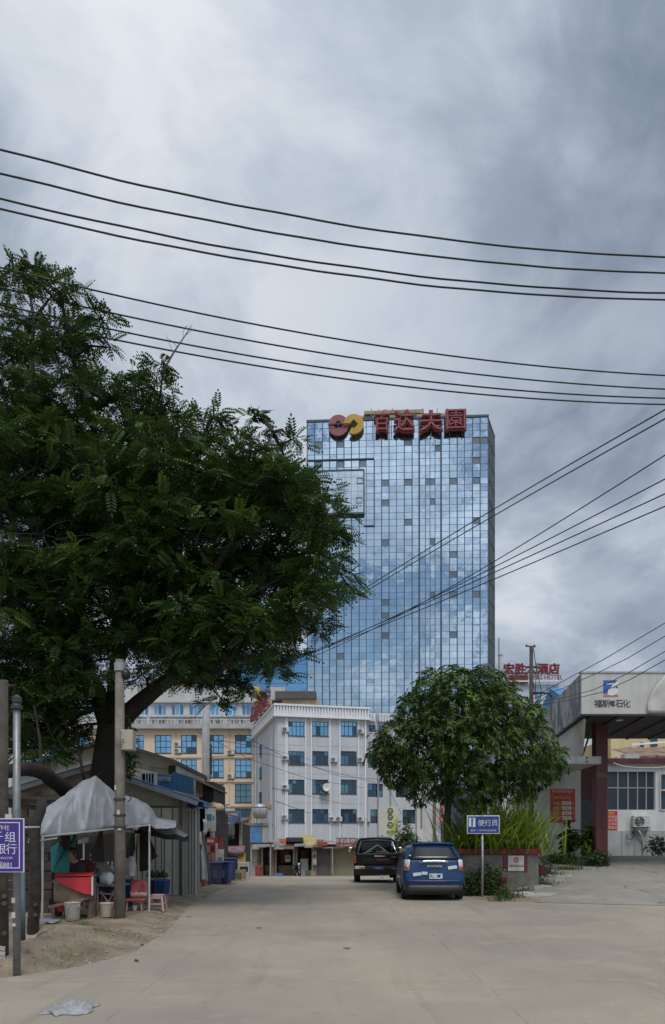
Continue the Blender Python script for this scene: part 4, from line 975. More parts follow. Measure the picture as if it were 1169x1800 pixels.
# rough weeds where the forecourt breaks up beside the planter
vg_ = np.random.default_rng(21); P0, D0, S0, T0_ = [], [], [], []
for (px, Y, sp, n) in ((893,20.2,.22,260),(915,21.0,.2,140),(930,22.4,.35,380),(962,23.8,.28,380),(995,25.2,.28,300),(950,21.9,.16,110),(1020,26.2,.25,220),(880,19.5,.18,120)):
    x = PX(px, Y)
    for k in range(n):
        a, b2_ = x + vg_.normal() * sp, Y + vg_.normal() * sp * .7; P0.append((a, b2_, gz(a, b2_) - .01)); D0.append((vg_.normal() * .5, vg_.normal() * .5, 1)); S0.append(vg_.uniform(.05, .2)); T0_.append(np.array([1.1, 1.15, .8]) * vg_.uniform(.5, 1.4))
tv, tf = leaf_template(2, .13, .3, .1); V, Q, T = scatter(tv, tf, np.array(P0), np.array(D0), np.array(S0), vg_.uniform(0, 3, len(P0)), np.array(T0_))
bg_ = np_mesh('verge_weeds', V, Q, WEED, None, T, 'stuff'); tag(bg_, 'rough weeds along the broken forecourt edge beside the planter', 'weeds')

# ================================================================== petrol station, right
ST_WHITE = mat('station_white_wall', (.66,.67,.68), .8, .07, .8, streak=.3, dirt_amt=.18)
MAROON = mat('maroon_paint', (.085,.013,.018), .5, .2, 2, streak=.4, bump=.1)
CREAM = mat('cream_panel', (.56,.53,.46), .7, .1, .8, streak=.45, dirt=(.2,.18,.14), dirt_amt=.2)
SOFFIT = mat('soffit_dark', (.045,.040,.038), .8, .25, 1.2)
cy0, cy1 = 24.0, 30.3; cz0, cz1 = PZ(1255, cy0), PZ(1183, cy0); cx0 = PX(1022, cy0)
can = thing('station_canopy', 'petrol station canopy with white fascia and dark underside on a maroon column', 'canopy', (PX(1046, 26.5), 26.5, gz(PX(1046, 26.5), 26.5)))
bx_ = PX(962, cy1)                                   # back left corner
cx1 = cx0 + 11
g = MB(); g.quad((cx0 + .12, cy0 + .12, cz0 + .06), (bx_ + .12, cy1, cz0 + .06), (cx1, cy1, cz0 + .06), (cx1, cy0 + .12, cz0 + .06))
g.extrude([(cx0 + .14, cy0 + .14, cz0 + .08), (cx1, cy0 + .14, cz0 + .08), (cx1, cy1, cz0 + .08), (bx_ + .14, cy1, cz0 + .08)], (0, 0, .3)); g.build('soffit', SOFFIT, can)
g = MB()
for k in range(12): x = cx0 + .5 + k * .9; g.beam((x, cy0 + .2, cz0 + .03), (x + (bx_ - cx0), cy1 - .1, cz0 + .03), .06, .06)
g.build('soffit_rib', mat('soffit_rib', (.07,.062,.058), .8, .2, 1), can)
fas = mat('fascia_panel_grey', (.50,.495,.475), .65, .06, .7, streak=.4, dirt=(.22,.20,.17), dirt_amt=.2)
np_ = 4
for k in range(np_):
    a, b_ = lerp(cx0, cx1, k / np_), lerp(cx0, cx1, (k + 1) / np_) - .004
    MB().box(a, b_, cy0, cy0 + .12, cz0, cz1).build('fascia_panel', fas, can, bevel=.004)
MB().box(cx0 - .03, cx1, cy0 - .03, cy0 + .16, cz1 + .001, cz1 + .05).build('cap_strip', STEEL, can)
MB().box(cx0 - .03, cx1, cy0 - .02, cy0 + .14, cz0 - .05, cz0 - .001).build('drip_edge', DARKSTEEL, can)
# weathered hoarding on the side return
def hoard():
    m = bpy.data.materials.new('faded_hoarding'); m.use_nodes = True; N = m.node_tree; B = N.nodes['Principled BSDF']; L = N.links
    geo = N.nodes.new('ShaderNodeNewGeometry'); mp = N.nodes.new('ShaderNodeMapping'); mp.inputs['Scale'].default_value = (.9, .9, .35); L.new(geo.outputs['Position'], mp.inputs[0])
    n = N.nodes.new('ShaderNodeTexNoise'); n.inputs['Scale'].default_value = 2.1; n.inputs['Detail'].default_value = 4; L.new(mp.outputs[0], n.inputs['Vector'])
    r_ = N.nodes.new('ShaderNodeValToRGB'); r_.color_ramp.interpolation = 'CONSTANT'
    for k, (p, c) in enumerate(((0, (.10,.13,.18)), (.38, (.22,.24,.27)), (.46, (.42,.41,.38)), (.54, (.30,.20,.14)), (.58, (.50,.49,.46)), (.68, (.17,.20,.25)))):
        e = r_.color_ramp.elements[k] if k < 2 else r_.color_ramp.elements.new(p); e.position = p; e.color = (*c, 1)
    L.new(n.outputs['Fac'], r_.inputs[0]); L.new(r_.outputs[0], B.inputs['Base Color']); B.inputs['Roughness'].default_value = .7; return m
HOARD = hoard()
for k in range(7):
    t0, t1 = k / 7, (k + .985) / 7; p0 = Vector((lerp(cx0, bx_, t0), lerp(cy0 + .01, cy1, t0), 0)); p1 = Vector((lerp(cx0, bx_, t1), lerp(cy0 + .01, cy1, t1), 0))
    MB().extrude([(p0.x, p0.y, cz0), (p0.x, p0.y, cz1), (p1.x, p1.y, cz1), (p1.x, p1.y, cz0)], (.1, .02, 0)).build('side_panel', HOARD, can)
# emblem and name
SB = mat('emblem_blue', (.03,.10,.34), .5, .1, 3); SO = mat('emblem_orange', (.55,.16,.05), .5, .1, 3); INK = mat('ink_grey', (.05,.05,.055), .6, .2, 4)
def fpt(px, py, off): return (PX(px, cy0 - off), cy0 - off, PZ(py, cy0 - off))
def fpoly(pts, off, name, m_):
    g = MB(); g.extrude([fpt(a, b_, off) for a, b_ in pts], (0, off - .001, 0)); return g.build(name, m_, can)
em = fpoly([(1060,1195),(1087,1195),(1087,1224),(1060,1224)], .012, 'emblem', mat('emblem_white', (.66,.66,.65), .5, .05, 2))
def epoly(pts, name, m_, off=.020):
    g = MB(); g.extrude([fpt(a, b_, off) for a, b_ in pts], (0, off - .013, 0)); return g.build(name, m_, em)
epoly([(1060.5,1195.5),(1086.2,1195.5),(1081,1200.5),(1066,1200.8),(1066,1203),(1077.5,1203),(1074,1208),(1069.5,1210.5),(1068,1219.5),(1060.5,1220)], 'blue_mark', SB)
epoly([(1061,1221.5),(1068,1220.8),(1076,1222.6),(1086.5,1219),(1086.5,1223.5),(1061,1223.5)], 'orange_mark', SO)
o = epoly([(1079,1206.5),(1081,1205.5),(1081.3,1209),(1079.4,1209.6)], 'dark_mark', INK); epoly([(1082.4,1206),(1086,1206.4),(1086.4,1210),(1083,1209)], 'dark_mark', INK)
for ch, px, sz in (('福', 1051.5, .27), ('斯', 1065.5, .27), ('電', 1076.5, .20), ('石', 1088.5, .27), ('化', 1101.5, .27)):
    q = fpt(px, 1236.5, .012); lettering(ch, sz, INK, can, (q[0] - can.location.x, q[1] - can.location.y, q[2] - can.location.z), ext=.006)
# torn sheet peeling off the fascia at the right
g = MB(); TORN = mat('torn_film', (.50,.50,.48), .6, .12, 2, streak=.5, dirt=(.35,.18,.10), dirt_amt=.35); rows = []
for k in range(13):
    t = k / 12; py = lerp(1187, 1253, t); le = lerp(1168, 1138, math.sin(min(1, t * 1.2) * math.pi / 2))
    rows.append([fpt(lerp(le, 1215, u), py, .03 + .05 * (1 - u) * abs(math.sin(t * 5 + u * 3))) for u in (0, .1, .3, .6, 1)])
g.grid(rows).build('torn_sheet', TORN, can, smooth=True, solid=.006)
# column, lamp
x0, x1 = PX(1044, 26.5), PX(1065, 26.5)
MB().box(x0, x1, 26.3, 26.72, gz(x0, 26.5) - .1, cz0 + .06).build('column', MAROON, can, bevel=.01)
zc = PZ(1362, 26.3); MB().box(x0 + .03, x1 - .06, 26.288, 26.299, zc - .1, zc + .07).build('faded_notice', mat('faded_notice', (.17,.09,.06), .8, .2, 6), can)
lp = P(1089, 1263, 25.6); g = MB(); g.lathe(lp, [(.10, -.07), (.13, -.05), (.12, 0), (.06, .05), (.03, .12)], 16); g.tube([lp + Vector((0, 0, .12)), (lp.x, lp.y, cz0 + .06)], .012, 6); g.build('downlight', mat('enamel_white', (.75,.76,.74), .35, .05, 3), can, smooth=True)
MB().beam(P(1042, 1274, 27.6), P(1024, 1328, 27.0), .05).build('stay_rod', mat('rusty_rod', (.22,.17,.13), .7, .3, 8), can)

# white side building with the price poster
sy = 30.6; s0, s1 = PX(925, sy), PX(1021, sy); zb_ = .8; zt_ = PZ(1341, sy)
sb = thing('station_side_building', 'small white building with a flat eave and red price poster', 'building', (s0, sy, zb_))
MB().box(s0 - 1.0, s1, sy, sy + 4, zb_, zt_).build('wall', ST_WHITE, sb)
ey0 = 25.9; za, zb = PZ(1342.5, ey0), PZ(1329.5, ey0)
MB().box(PX(965, ey0), PX(1057, ey0), ey0, sy + 4.2, za, zb).build('eave_slab', mat('eave_concrete', (.50,.51,.51), .85, .15, 1.2, streak=.6), sb, bevel=.01)
for py in (1332.5, 1339): p = P(1031.5, py, ey0); MB().tube([p + Vector((0, -.012, 0)), p], .035, 10).build('drain_hole', BLACK, sb)
g = MB(); g.extrude([(PX(1021.5, 26.2), 26.2, zb + .002), (PX(1026, 24.6), 24.6, cz0 - .06), (bx_ + .2, cy1 - .1, cz0 - .06), (bx_ + .2, cy1 - .1, zb + .002)], (.08, .02, 0)); g.build('upper_wall', CREAM, sb)
MB().box(s1, s1 + .9, sy + .35, sy + 3.9, zb_, zt_ - .02).build('recess_wall', MAROON, sb)
MB().box(s1 + .02, s1 + .7, sy + .28, sy + .345, zb_ + .2, PZ(1406, sy)).build('recess_door', DARKSTEEL, sb)
MB().box(s1 + .72, s1 + .86, sy + .1, sy + .24, zb_, zt_ - .05).build('white_post', ST_WHITE, sb)
po = thing('price_poster', 'red price poster with white number cards on the white side wall', 'poster', (PX(988, sy), sy - .012, PZ(1446, sy)))
MB().box(PX(967, sy), PX(1010.5, sy), sy - .022, sy - .002, PZ(1446, sy), PZ(1387, sy)).build('board', RED, po)
CARD = mat('card_white', (.68,.67,.64), .6, .08, 5)
YEL = mat('print_yellow', (.75,.52,.12), .6, .05, 5)
def pl_(px, py): return (PX(px, sy) - po.location.x, -.014, PZ(py, sy) - po.location.z)
lettering('本站优惠油品价', .125, CARD, po, pl_(988.5, 1391), ext=.003); lettering('今日油价公告', .12, YEL, po, pl_(988, 1402), ext=.003)
for k, (a, n_) in enumerate((('92号', 'ML E'), ('95号', '7.80'), ('98号', 'LB.21'), ('0 号柴', '1.5'))):
    py = 1412 + 8.6 * k; MB().box(PX(988, sy), PX(1004, sy), sy - .030, sy - .023, PZ(py + 3.1, sy), PZ(py - 3.1, sy)).build('number_card', CARD, po)
    lettering(a, .12, CARD, po, pl_(977, py), ext=.003); q = pl_(996, py); lettering(n_, .11, INK, po, (q[0], -.020, q[2]), ext=.002); lettering('元', .08, CARD, po, pl_(1007.3, py), ext=.003)

# station office
oy = 34.0; o0, o1 = PX(1020, oy), PX(1215, oy); ob_ = gz(PX(1100, oy), oy)
off_ = thing('station_office', 'low white office with a dark gridded window under the canopy', 'building', (PX(1060, oy), oy, ob_ - .1))
def ox(px): return PX(px, oy)
def oz(py): return PZ(py, oy)
holes = [(ox(1064), ox(1152), oz(1424), oz(1356)), (ox(1160), ox(1200), oz(1424), oz(1360))]
g = MB(); wall_holes(g, o0, o1, oz(1460), oz(1342), holes, oy, .25); g.box(o0, o1, oy + .26, oy + 5, ob_ - .1, oz(1342)); g.build('wall', ST_WHITE, off_)
MB().box(o0, o1, oy - .03, oy + .255, ob_ - .1, oz(1460)).build('plinth', mat('plinth_grey', (.40,.41,.41), .85, .12, 1.2, streak=.4), off_)
MB().box(o0 - .1, o1, oy - .25, oy + .3, oz(1342) + .001, oz(1334)).build('maroon_beam', MAROON, off_)
g = MB(); a, b_, c, d = holes[0]; ALU = mat('alu_frame', (.40,.41,.41), .45, .1, 4, metal=.5)
vx = [ox(q) for q in (1064.5, 1068.5, 1087, 1105, 1121.5, 1137, 1151)]
for x in vx: g.box(x - .025, x + .025, oy + .06, oy + .12, c, d)
for z in (c, oz(1384.5), d): g.box(a, b_, oy + .065, oy + .115, z - .025, z + .025)
wf = g.build('window', ALU, off_)
for k in range(6):
    for (za_, zb2) in ((c, oz(1384.5)), (oz(1384.5), d)):
        MB().box(vx[k] + .027, vx[k + 1] - .027, oy + .085, oy + .095, za_ + .027, zb2 - .027).build('pane', glass_mat('office_glass', (.015,.025,.04), .15, .08), wf)
a, b_, c, d = holes[1]; g = MB()
for x in (a, b_): g.box(x - .04, x + .04, oy - .04, oy + .12, c, d)
for z in (c, lerp(c, d, .55), d): g.box(a, b_, oy - .03, oy + .11, z - .04, z + .04)
wf = g.build('window', CREAM, off_); MB().box(a + .05, b_, oy + .12, oy + .13, c, d).build('pane', GL_DARK, wf)
for x in (1092, 1114): MB().box(ox(x), ox(x) + .015, oy - .036, oy - .03, ob_, oz(1462)).build('plinth_joint', INK, off_)
p2 = thing('red_notice', 'small red notice on the office wall beside the maroon column', 'poster', (ox(1072), oy - .015, oz(1459)))
MB().box(ox(1058), ox(1085), oy - .03, oy - .002, oz(1459), oz(1425.5)).build('board', RED, p2)
for k in range(5):
    lettering(('通知', '请勿吸烟', '关闭引擎', '禁打手机', '注意安全')[k], .14, CARD if k else YEL, p2, (ox(1074) - p2.location.x, -.018, oz(1429.5 + 6.3 * k) - p2.location.z), ext=.003)
air_conditioner(ox(1123), oy, oz(1455), 0, 'cream air conditioner on the petrol station office wall', None, .95)
hose = thing('drain_hose', 'pale drain hose hanging below the office air conditioner', 'hose', (ox(1130), oy - .1, ob_))
MB().tube([P(1122.5,1459.5,oy-.25), P(1126,1466,oy-.2), P(1130,1476,oy-.12), P(1131,1486,oy-.12), P(1131,1497,oy-.12)], .042, 8).build('hose', mat('hose_cream', (.52,.48,.38), .6, .1, 5), hose, smooth=True)
MB().tube([P(1103,1466,oy-.1), P(1102,1472,oy-.14), P(1106,1476,oy-.16), P(1112,1474,oy-.14), P(1114,1464,oy-.1)], .02, 6).build('cable_loop', INK, hose, smooth=True)
cb = MB().tube([P(1078,1341,oy-.5), P(1095,1347,oy-.5), P(1120,1350,oy-.5), P(1150,1350,oy-.5), P(1200,1346,oy-.5)], .03, 6).build('cable', mat('cable_beige', (.45,.40,.33), .7, .1, 3), smooth=True); tag(cb, 'pale sagging cable along the maroon beam of the office', 'cable')
# things behind the office roof
yh = thing('yellow_house', 'pale yellow house with small dark windows beyond the office roof', 'building', (PX(1075, 62), 62, -1.1))
MB().box(PX(1074, 62), PX(1230, 62), 62, 72, -1.1, PZ(1296, 62)).build('wall', mat('pale_yellow', (.58,.48,.26), .85, .08, .5, streak=.3), yh)
for a, b_, c, d in ((1125,1131,1305,1314),(1143,1155,1296,1312)): MB().box(PX(a, 62), PX(b_, 62), 61.9, 62.0, PZ(d, 62), PZ(c, 62)).build('window', GL_DARK, yh)
MB().box(PX(1074, 60), PX(1085, 60), 60, 62, -1.1, PZ(1318, 60)).build('side_wing', MATS['pale_yellow'], yh)
rf = thing('sheet_roof_shed', 'shed with brown patched sheet roof and grey wall beyond the office', 'shed', (PX(1120, 46), 46, -.8))
BROWN = mat('brown_sheets', (.24,.15,.10), .85, .35, 1.5, bump=.5)
MB().box(PX(1085, 46), PX(1230, 46), 46, 52, -.8, PZ(1330, 46)).build('wall', PALEB, rf)
for k in range(6):
    a = PX(1118 + 17 * k, 46); b_ = PX(1136 + 17 * k, 46); z = PZ(1331 - 1.2 * (k % 2), 45.6)
    MB().extrude([(a, 45.6, z), (b_, 45.6, z + .05), (b_, 50, z + 1.05 + .06 * (k % 3)), (a, 50, z + 1.0)], (0, 0, .05)).build('roof_sheet', BROWN, rf)
MB().beam(P(1110,1309,47), P(1200,1302,47), .12).build('ridge_bar', WHITE, rf)
MB().box(PX(1098, 45.4), PX(1124, 45.4), 45.4, 45.99, PZ(1338, 45.4), PZ(1325, 45.4)).build('grey_tank', STEEL, rf)
gw = thing('grey_white_house', 'pale grey house seen between canopy column and yellow house', 'building', (PX(1050, 78), 78, -1.1))
MB().box(PX(1030, 78), PX(1088, 78), 78, 84, -1.1, PZ(1290, 78)).build('wall', GREYW, gw)
MB().box(PX(1066, 78), PX(1078, 78), 77.9, 78, PZ(1318, 78), PZ(1306, 78)).build('window', GL_TEAL, gw)

# ------------------------------------------------------------------ blue road sign
bs = thing('blue_road_sign', 'blue road sign with white pictogram and characters on a thin grey post', 'sign', (PX(848, 20.7), 20.7, gz(PX(848, 20.7), 20.7)))
sy_ = 20.7; MB().tube([(PX(848, sy_), sy_, -.05), (PX(848, sy_), sy_, PZ(1434, sy_))], .036, 10).build('post', STEEL, bs, smooth=True)
a, b_, c, d = PX(820, sy_), PX(877.5, sy_), PZ(1466, sy_), PZ(1433.5, sy_)
SIGNB = mat('sign_blue', (.018,.045,.22), .4, .12, 3, dirt_amt=.1); SIGNW = mat('sign_white', (.62,.65,.72), .45, .05, 4)
bd = MB().box(a, b_, sy_ - .07, sy_ - .045, c, d).build('board', SIGNW, bs, bevel=.012); MB().box(a + .025, b_ - .025, sy_ - .078, sy_ - .071, c + .03, d - .025).build('face', SIGNB, bd)
w_ = b_ - a; h_ = d - c
MB().box(a + .05, a + .05 + w_ * .20, sy_ - .084, sy_ - .079, c + h_ * .38, d - h_ * .13).build('pictogram_panel', SIGNW, bd)
px_ = a + .05 + w_ * .10; g = MB(); zc = c + h_ * .40
g.lathe((px_, sy_ - .087, zc + .18), [(.012, -.02), (.03, 0), (.026, .03), (.008, .055)], 10, 1, .15); g.box(px_ - .02, px_ + .02, sy_ - .089, sy_ - .0845, zc, zc + .17)
g.build('pictogram', SIGNB, bd)
def sl(x, z): return (x - bs.location.x, -.084, z - bs.location.z)
for k, ch in enumerate('便行员'): lettering(ch, .19, SIGNW, bs, sl(a + w_ * (.43 + .205 * k), c + h_ * .60), ext=.004, name='character')
lettering('BIUK  I  SINGRTEELANG', .068, SIGNW, bs, sl(a + w_ * .5, c + h_ * .19), ext=.003)

# ------------------------------------------------------------------ white pillar, banners and board left of the mango tree
py_ = 36.0; wp_ = thing('white_gate_pillar', 'tall white gate pillar behind the blue hatchback', 'pillar', (PX(752, py_), py_, -.35))
MB().box(PX(733, py_), PX(775, py_), py_, py_ + .8, -.4, PZ(1395, py_)).build('pillar', ST_WHITE, wp_, bevel=.02)
MB().box(PX(732, py_), PX(776, py_), py_ - .06, py_ + .86, PZ(1395, py_) + .001, PZ(1391, py_)).build('cap', CREAM, wp_)
MB().box(PX(761, py_), PX(766, py_), py_ - .08, py_ - .01, -.4, PZ(1400, py_)).build('brown_strip', mat('strip_brown', (.18,.15,.12), .8, .2, 3), wp_)
MB().box(PX(739.5, py_), PX(742, py_), py_ - .04, py_ - .005, PZ(1455, py_), PZ(1420, py_)).build('brown_bar', mat('bar_brown', (.30,.18,.09), .8, .2, 3), wp_)
bn = thing('red_banner', 'narrow red vertical banner beside the white gate pillar', 'banner', (PX(775.6, py_), py_ - .1, PZ(1450, py_)))
MB().box(PX(773, py_), PX(779, py_), py_ - .13, py_ - .1, PZ(1449, py_), PZ(1412, py_)).build('banner', RED, bn)
for k, ch in enumerate('欢迎光'): lettering(ch, .17, CARD, bn, (PX(776, py_) - bn.location.x, -.035, PZ(1419 + 11 * k, py_) - bn.location.z), ext=.003, name='character')
gy = 37.5; gb_ = thing('guest_house_board', 'tall pale yellow board with outlined symbols stacked vertically', 'sign', (PX(686, gy), gy, -.4))
a, b_, c, d = PX(665.5, gy), PX(700, gy), PZ(1468, gy), PZ(1417.5, gy)
BRD = mat('pale_board', (.60,.59,.49), .7, .1, 1.5, dirt_amt=.12); MB().box(a, b_, gy, gy + .1, c, d).build('board', BRD, gb_)
MB().tube([(PX(696, gy), gy + .05, -.45), (PX(696, gy), gy + .05, c)], .05, 8).tube([(PX(672, gy), gy + .05, -.45), (PX(672, gy), gy + .05, c)], .05, 8).build('post', STEEL, gb_)
BRZ = mat('outline_olive', (.14,.13,.03), .6, .1, 4)
for k, (py, n, rx) in enumerate(((1425, 5, 5), (1436, 5, 4.4), (1450, 6, 5))):
    g = MB(); q = [(PX(686 + rx * math.sin(2*math.pi*j/n + .3 * k), gy), gy - .012, PZ(py + 5 * math.cos(2*math.pi*j/n + .3 * k), gy)) for j in range(n + 1)]; g.tube(q, .028, 5); g.tube([(PX(683, gy), gy - .012, PZ(py, gy)), (PX(689, gy), gy - .012, PZ(py + 1, gy))], .022, 5); g.build('outlined_symbol', BRZ, gb_)
lettering('.住宿', .20, INK, gb_, (PX(685, gy) - gb_.location.x, -.01, PZ(1463, gy) - gb_.location.z), ext=.004)
g = MB(); g.extrude([(PX(q, gy), gy - .012, PZ(w, gy)) for q, w in ((683,1467.5),(688,1452),(694,1440),(699.5,1436),(699.5,1467.5))], (0, .011, 0)); g.build('green_splash', mat('lime_print', (.45,.46,.16), .7, .1, 3), gb_)

# ------------------------------------------------------------------ hoe leaning by the pole, oil drum
hoe = thing('broom', 'worn broom with a red head lying against the weeds', 'broom', (PX(953, 22.6), 22.6, gz(PX(953, 22.6), 22.6)))
MB().beam(P(940,1500,22.9), P(952,1524,22.6), .05).build('handle', mat('grey_wood', (.30,.24,.18), .9, .3, 6), hoe)
MB().obox(P(953,1529,22.6), (.2,.12,.24), (0,.3,0)).build('head', RIM, hoe)
st = thing('stone_bollard', 'short dark red stone bollard at the planter corner', 'bollard', (PX(884, 21.2), 21.2, .05))
MB().lathe(st.location, [(.11,-.1),(.12,.05),(.11,.36),(.13,.40),(.12,.48),(.06,.52)], 12).build('bollard', mat('bollard_red', (.10,.035,.028), .9, .35, 5, bump=.6), st)

# ================================================================== poles and cables
POLEC = mat('pole_concrete', (.19,.17,.14), .92, .3, 3, bump=.6, bscale=22, streak=.5, dirt_amt=.5)
POLEG = mat('pole_grey', (.33,.33,.33), .85, .2, 3, bump=.4, bscale=22, streak=.5)
WOODP = mat('old_timber_pole', (.065,.055,.046), .95, .35, 5, bump=.9, bscale=14)
def pole(name, label, px, Y, ptop, r0, r1, m_, zb=None, cat='pole'):
    x = PX(px, Y); z0 = gz(x, Y) if zb is None else zb; t = thing(name, label, cat, (x, Y, z0)); zt = PZ(ptop, Y)
    MB().tube([(x, Y, z0 - .3), (x, Y, lerp(z0, zt, .5)), (x, Y, zt)], [r0, (r0 + r1) / 2, r1], 14).build('shaft', m_, t, smooth=True); return t
p1 = pole('utility_pole', 'weathered concrete utility pole with grey meter box at the stall', 210.5, 14.5, 1160, .112, .085, POLEC)
Y = 14.5; MB().box(PX(216, Y), PX(236.5, Y), Y - .13, Y + .13, PZ(1319, Y), PZ(1284, Y)).build('meter_box', mat('meter_box', (.42,.37,.29), .7, .12, 3, streak=.3), p1, bevel=.008)
lettering('止', .10, INK, p1, (PX(218.5, Y) - p1.location.x, -.135, PZ(1303, Y) - p1.location.z), ext=.002); lettering('C·', .08, INK, p1, (PX(218.5, Y) - p1.location.x, -.135, PZ(1312, Y) - p1.location.z), ext=.002); lettering('1', .09, RED, p1, (PX(216 + 1.6, Y) - p1.location.x, -.135, PZ(1290, Y) - p1.location.z), ext=.002)
for py in (1405, 1433, 1454): MB().tube([(PX(210.5, Y), Y, PZ(py, Y) - .02), (PX(210.5, Y), Y, PZ(py, Y) + .02)], .118, 14).build('strap', DARKSTEEL, p1)
MB().tube([(PX(210.5, Y), Y, PZ(1180, Y)), (PX(210.5, Y), Y, PZ(1166, Y))], .108, 14).build('top_collar', POLEG, p1)
g = MB(); g.lathe(P(221, 1186, Y), [(.03, -.10), (.09, -.06), (.10, .04), (.04, .12)], 12); g.build('insulator', BLACK, p1, smooth=True)
MB().tube([P(219,1320,Y-.1), P(222,1370,Y-.1), P(226,1398,Y-.1), P(231,1404,Y-.1), P(224,1410,Y-.1)], .012, 5).build('loose_cable', WIRE, p1)
PAPER = mat('pasted_paper', (.50,.49,.46), .8, .15, 8)
for px, py, w, h in ((211,1428,5,8),(206,1385,3,8),(213,1458,6,3)):
    MB().box(PX(px, Y) - w / 2 / F * Y, PX(px, Y) + w / 2 / F * Y, Y - .122, Y - .108, PZ(py, Y) - h / 2 / F * Y, PZ(py, Y) + h / 2 / F * Y).build('pasted_paper', PAPER, p1)
p2 = pole('utility_pole', 'tall grey concrete pole rising behind the blue shed roofs', 362, 33, 1196, .20, .155, POLEG, zb=-.2)
Y = 33; g = MB()
for k in range(6): g.tube([P(369,1300+8*k,Y-.2), P(372,1312+9*k,Y-.25), P(369,1330+8*k,Y-.2)], .025, 5)
g.build('cable_bundle', WIRE, p2); MB().beam(P(345,1208,Y), P(380,1208,Y), .1).build('cross_arm', STEEL, p2)
for px in (347, 356, 370, 378): MB().lathe(P(px, 1205, Y), [(.03,-.05),(.06,0),(.05,.09),(.02,.13)], 8).build('insulator', CREAM, p2)
p3 = pole('lamp_pole', 'slim dark pole with a small top arm and side bracket beside the mango tree', 934, 24.2, 1136, .085, .06, WOODP)
Y = 24.2; MB().beam(P(925,1136,Y), P(941,1137,Y), .04).tube([P(925,1137,Y), P(925.5,1133,Y)], .025, 6).tube([P(939.5,1137,Y), P(939.5,1133.5,Y)], .03, 6).build('top_arm', DARKSTEEL, p3)
MB().tube([P(926,1172,Y), P(942,1172,Y)], .02, 6).build('peg', DARKSTEEL, p3)
MB().tube([P(934,1218,Y), P(955,1218,Y), P(965,1219,Y), P(969.5,1223,Y), P(970,1227,Y)], .035, 8).build('side_bracket', WOODP, p3, smooth=True)
g = MB()
for pts in (((938,1140),(940,1155),(943,1180),(941,1210),(946,1240)), ((943,1165),(946,1190),(952,1215),(944,1236)), ((938,1200),(942,1230),(946,1245),(953,1215)), ((946,1240),(950,1232),(962,1222))):
    g.tube([P(a, b_, Y - .1) for a, b_ in pts], .013, 5)
g.build('slack_cable', WIRE, p3)
MB().lathe(P(947, 1241, Y - .1), [(.02, -.08), (.08, -.05), (.08, .05), (.02, .08)], 10).build('junction_box', BLACK, p3)
p4 = pole('steel_signpost', 'bright galvanised pipe post carrying the purple notice', 29.5, 8.75, 1228, .044, .041, mat('dull_galvanised', (.22,.225,.23), .45, .25, 7, metal=.5, dirt_amt=.3), zb=.0)
Y = 8.75; g = MB(); g.tube([P(29.5,1243,Y) + Vector((0,0,-.02)), P(29.5,1240,Y)], .066, 14); g.build('clamp', DARKSTEEL, p4); MB().lathe(P(30, 1232, Y), [(.02,-.05),(.055,-.02),(.055,.04),(.02,.07)], 10).build('cap', DARKSTEEL, p4)
for px, py, w, h in ((27,1582,6,9),(27,1608,6,10),(28,1625,5,5),(18.5,1436,12,9)):
    MB().box(PX(px, Y) - w / 2 / F * Y, PX(px, Y) + w / 2 / F * Y, Y - .058, Y - .044, PZ(py, Y) - h / 2 / F * Y, PZ(py, Y) + h / 2 / F * Y).build('pasted_paper', PAPER, p4)
p5 = pole('timber_pole', 'thick weathered timber pole beside the galvanised post', 6, 9.3, 1196, .064, .056, WOODP, zb=-.1)
MB().tube([P(9,1200,9.2), P(18,1206,9.0), P(28,1204,8.9)], .012, 5).build('stub_cable', WIRE, p5)
for py in (1575, 1588, 1640): MB().tube([P(8, py, 9.24) , P(8, py, 9.24) + Vector((0, -.02, 0))], .03, 8).build('knot', mat('knot_ochre', (.12,.095,.06), .9, .2, 8), p5)
# purple notice
Yp = 8.62; x1 = PX(45.5, Yp); x0 = x1 - .86; z0, z1 = PZ(1533, Yp), PZ(1438.5, Yp)
pn = thing('purple_notice', 'purple tin notice with white characters on the galvanised post', 'sign', (PX(29.5, Yp), Yp, z0))
PUR = mat('notice_purple', (.055,.028,.22), .45, .12, 2, dirt_amt=.1); LAV = mat('notice_white', (.62,.60,.72), .5, .05, 4)
MB().box(x0, x1, Yp - .05, Yp - .035, z0, z1).build('board', LAV, pn); MB().box(x0 + .012, x1 - .012, Yp - .056, Yp - .051, z0 + .012, z1 - .012).build('face', PUR, pn)
g = MB(); i = .045; t = .011
for a, b_, c, d in ((x0 + i, x1 - i, z1 - i - t, z1 - i), (x0 + i, x1 - i, z0 + i, z0 + i + t), (x0 + i, x0 + i + t, z0 + i + t, z1 - i - t), (x1 - i - t, x1 - i, z0 + i + t, z1 - i - t)): g.box(a, b_, Yp - .060, Yp - .0565, c, d)
g.build('border_line', LAV, pn)
def nl(px, py): return (PX(px, Yp) - pn.location.x, -.060, PZ(py, Yp) - pn.location.z)
hh = Yp / F
for ch, px, py, s in (('组', 22, 1471, 19), ('千', 0, 1471, 19), ('手', -24, 1471, 19), ('行', 24, 1492, 19), ('银', 5, 1492, 19), ('业', -20, 1492, 19), ('村镇合作社', 0, 1455, 9.5), ('WWW.XINCUN.COM', 2, 1508, 5.4), ('电话福881', 4, 1519.5, 11)):
    lettering(ch, s * hh * 1.05, LAV, pn, nl(px if len(ch) == 1 else px - 4, py), ext=.002, name='character' if len(ch) == 1 else 'lettering')
MB().tube([P(45,1454,Yp+.1), P(70,1454,13.0)], .012, 6).build('stay_bar', WHITE, pn)

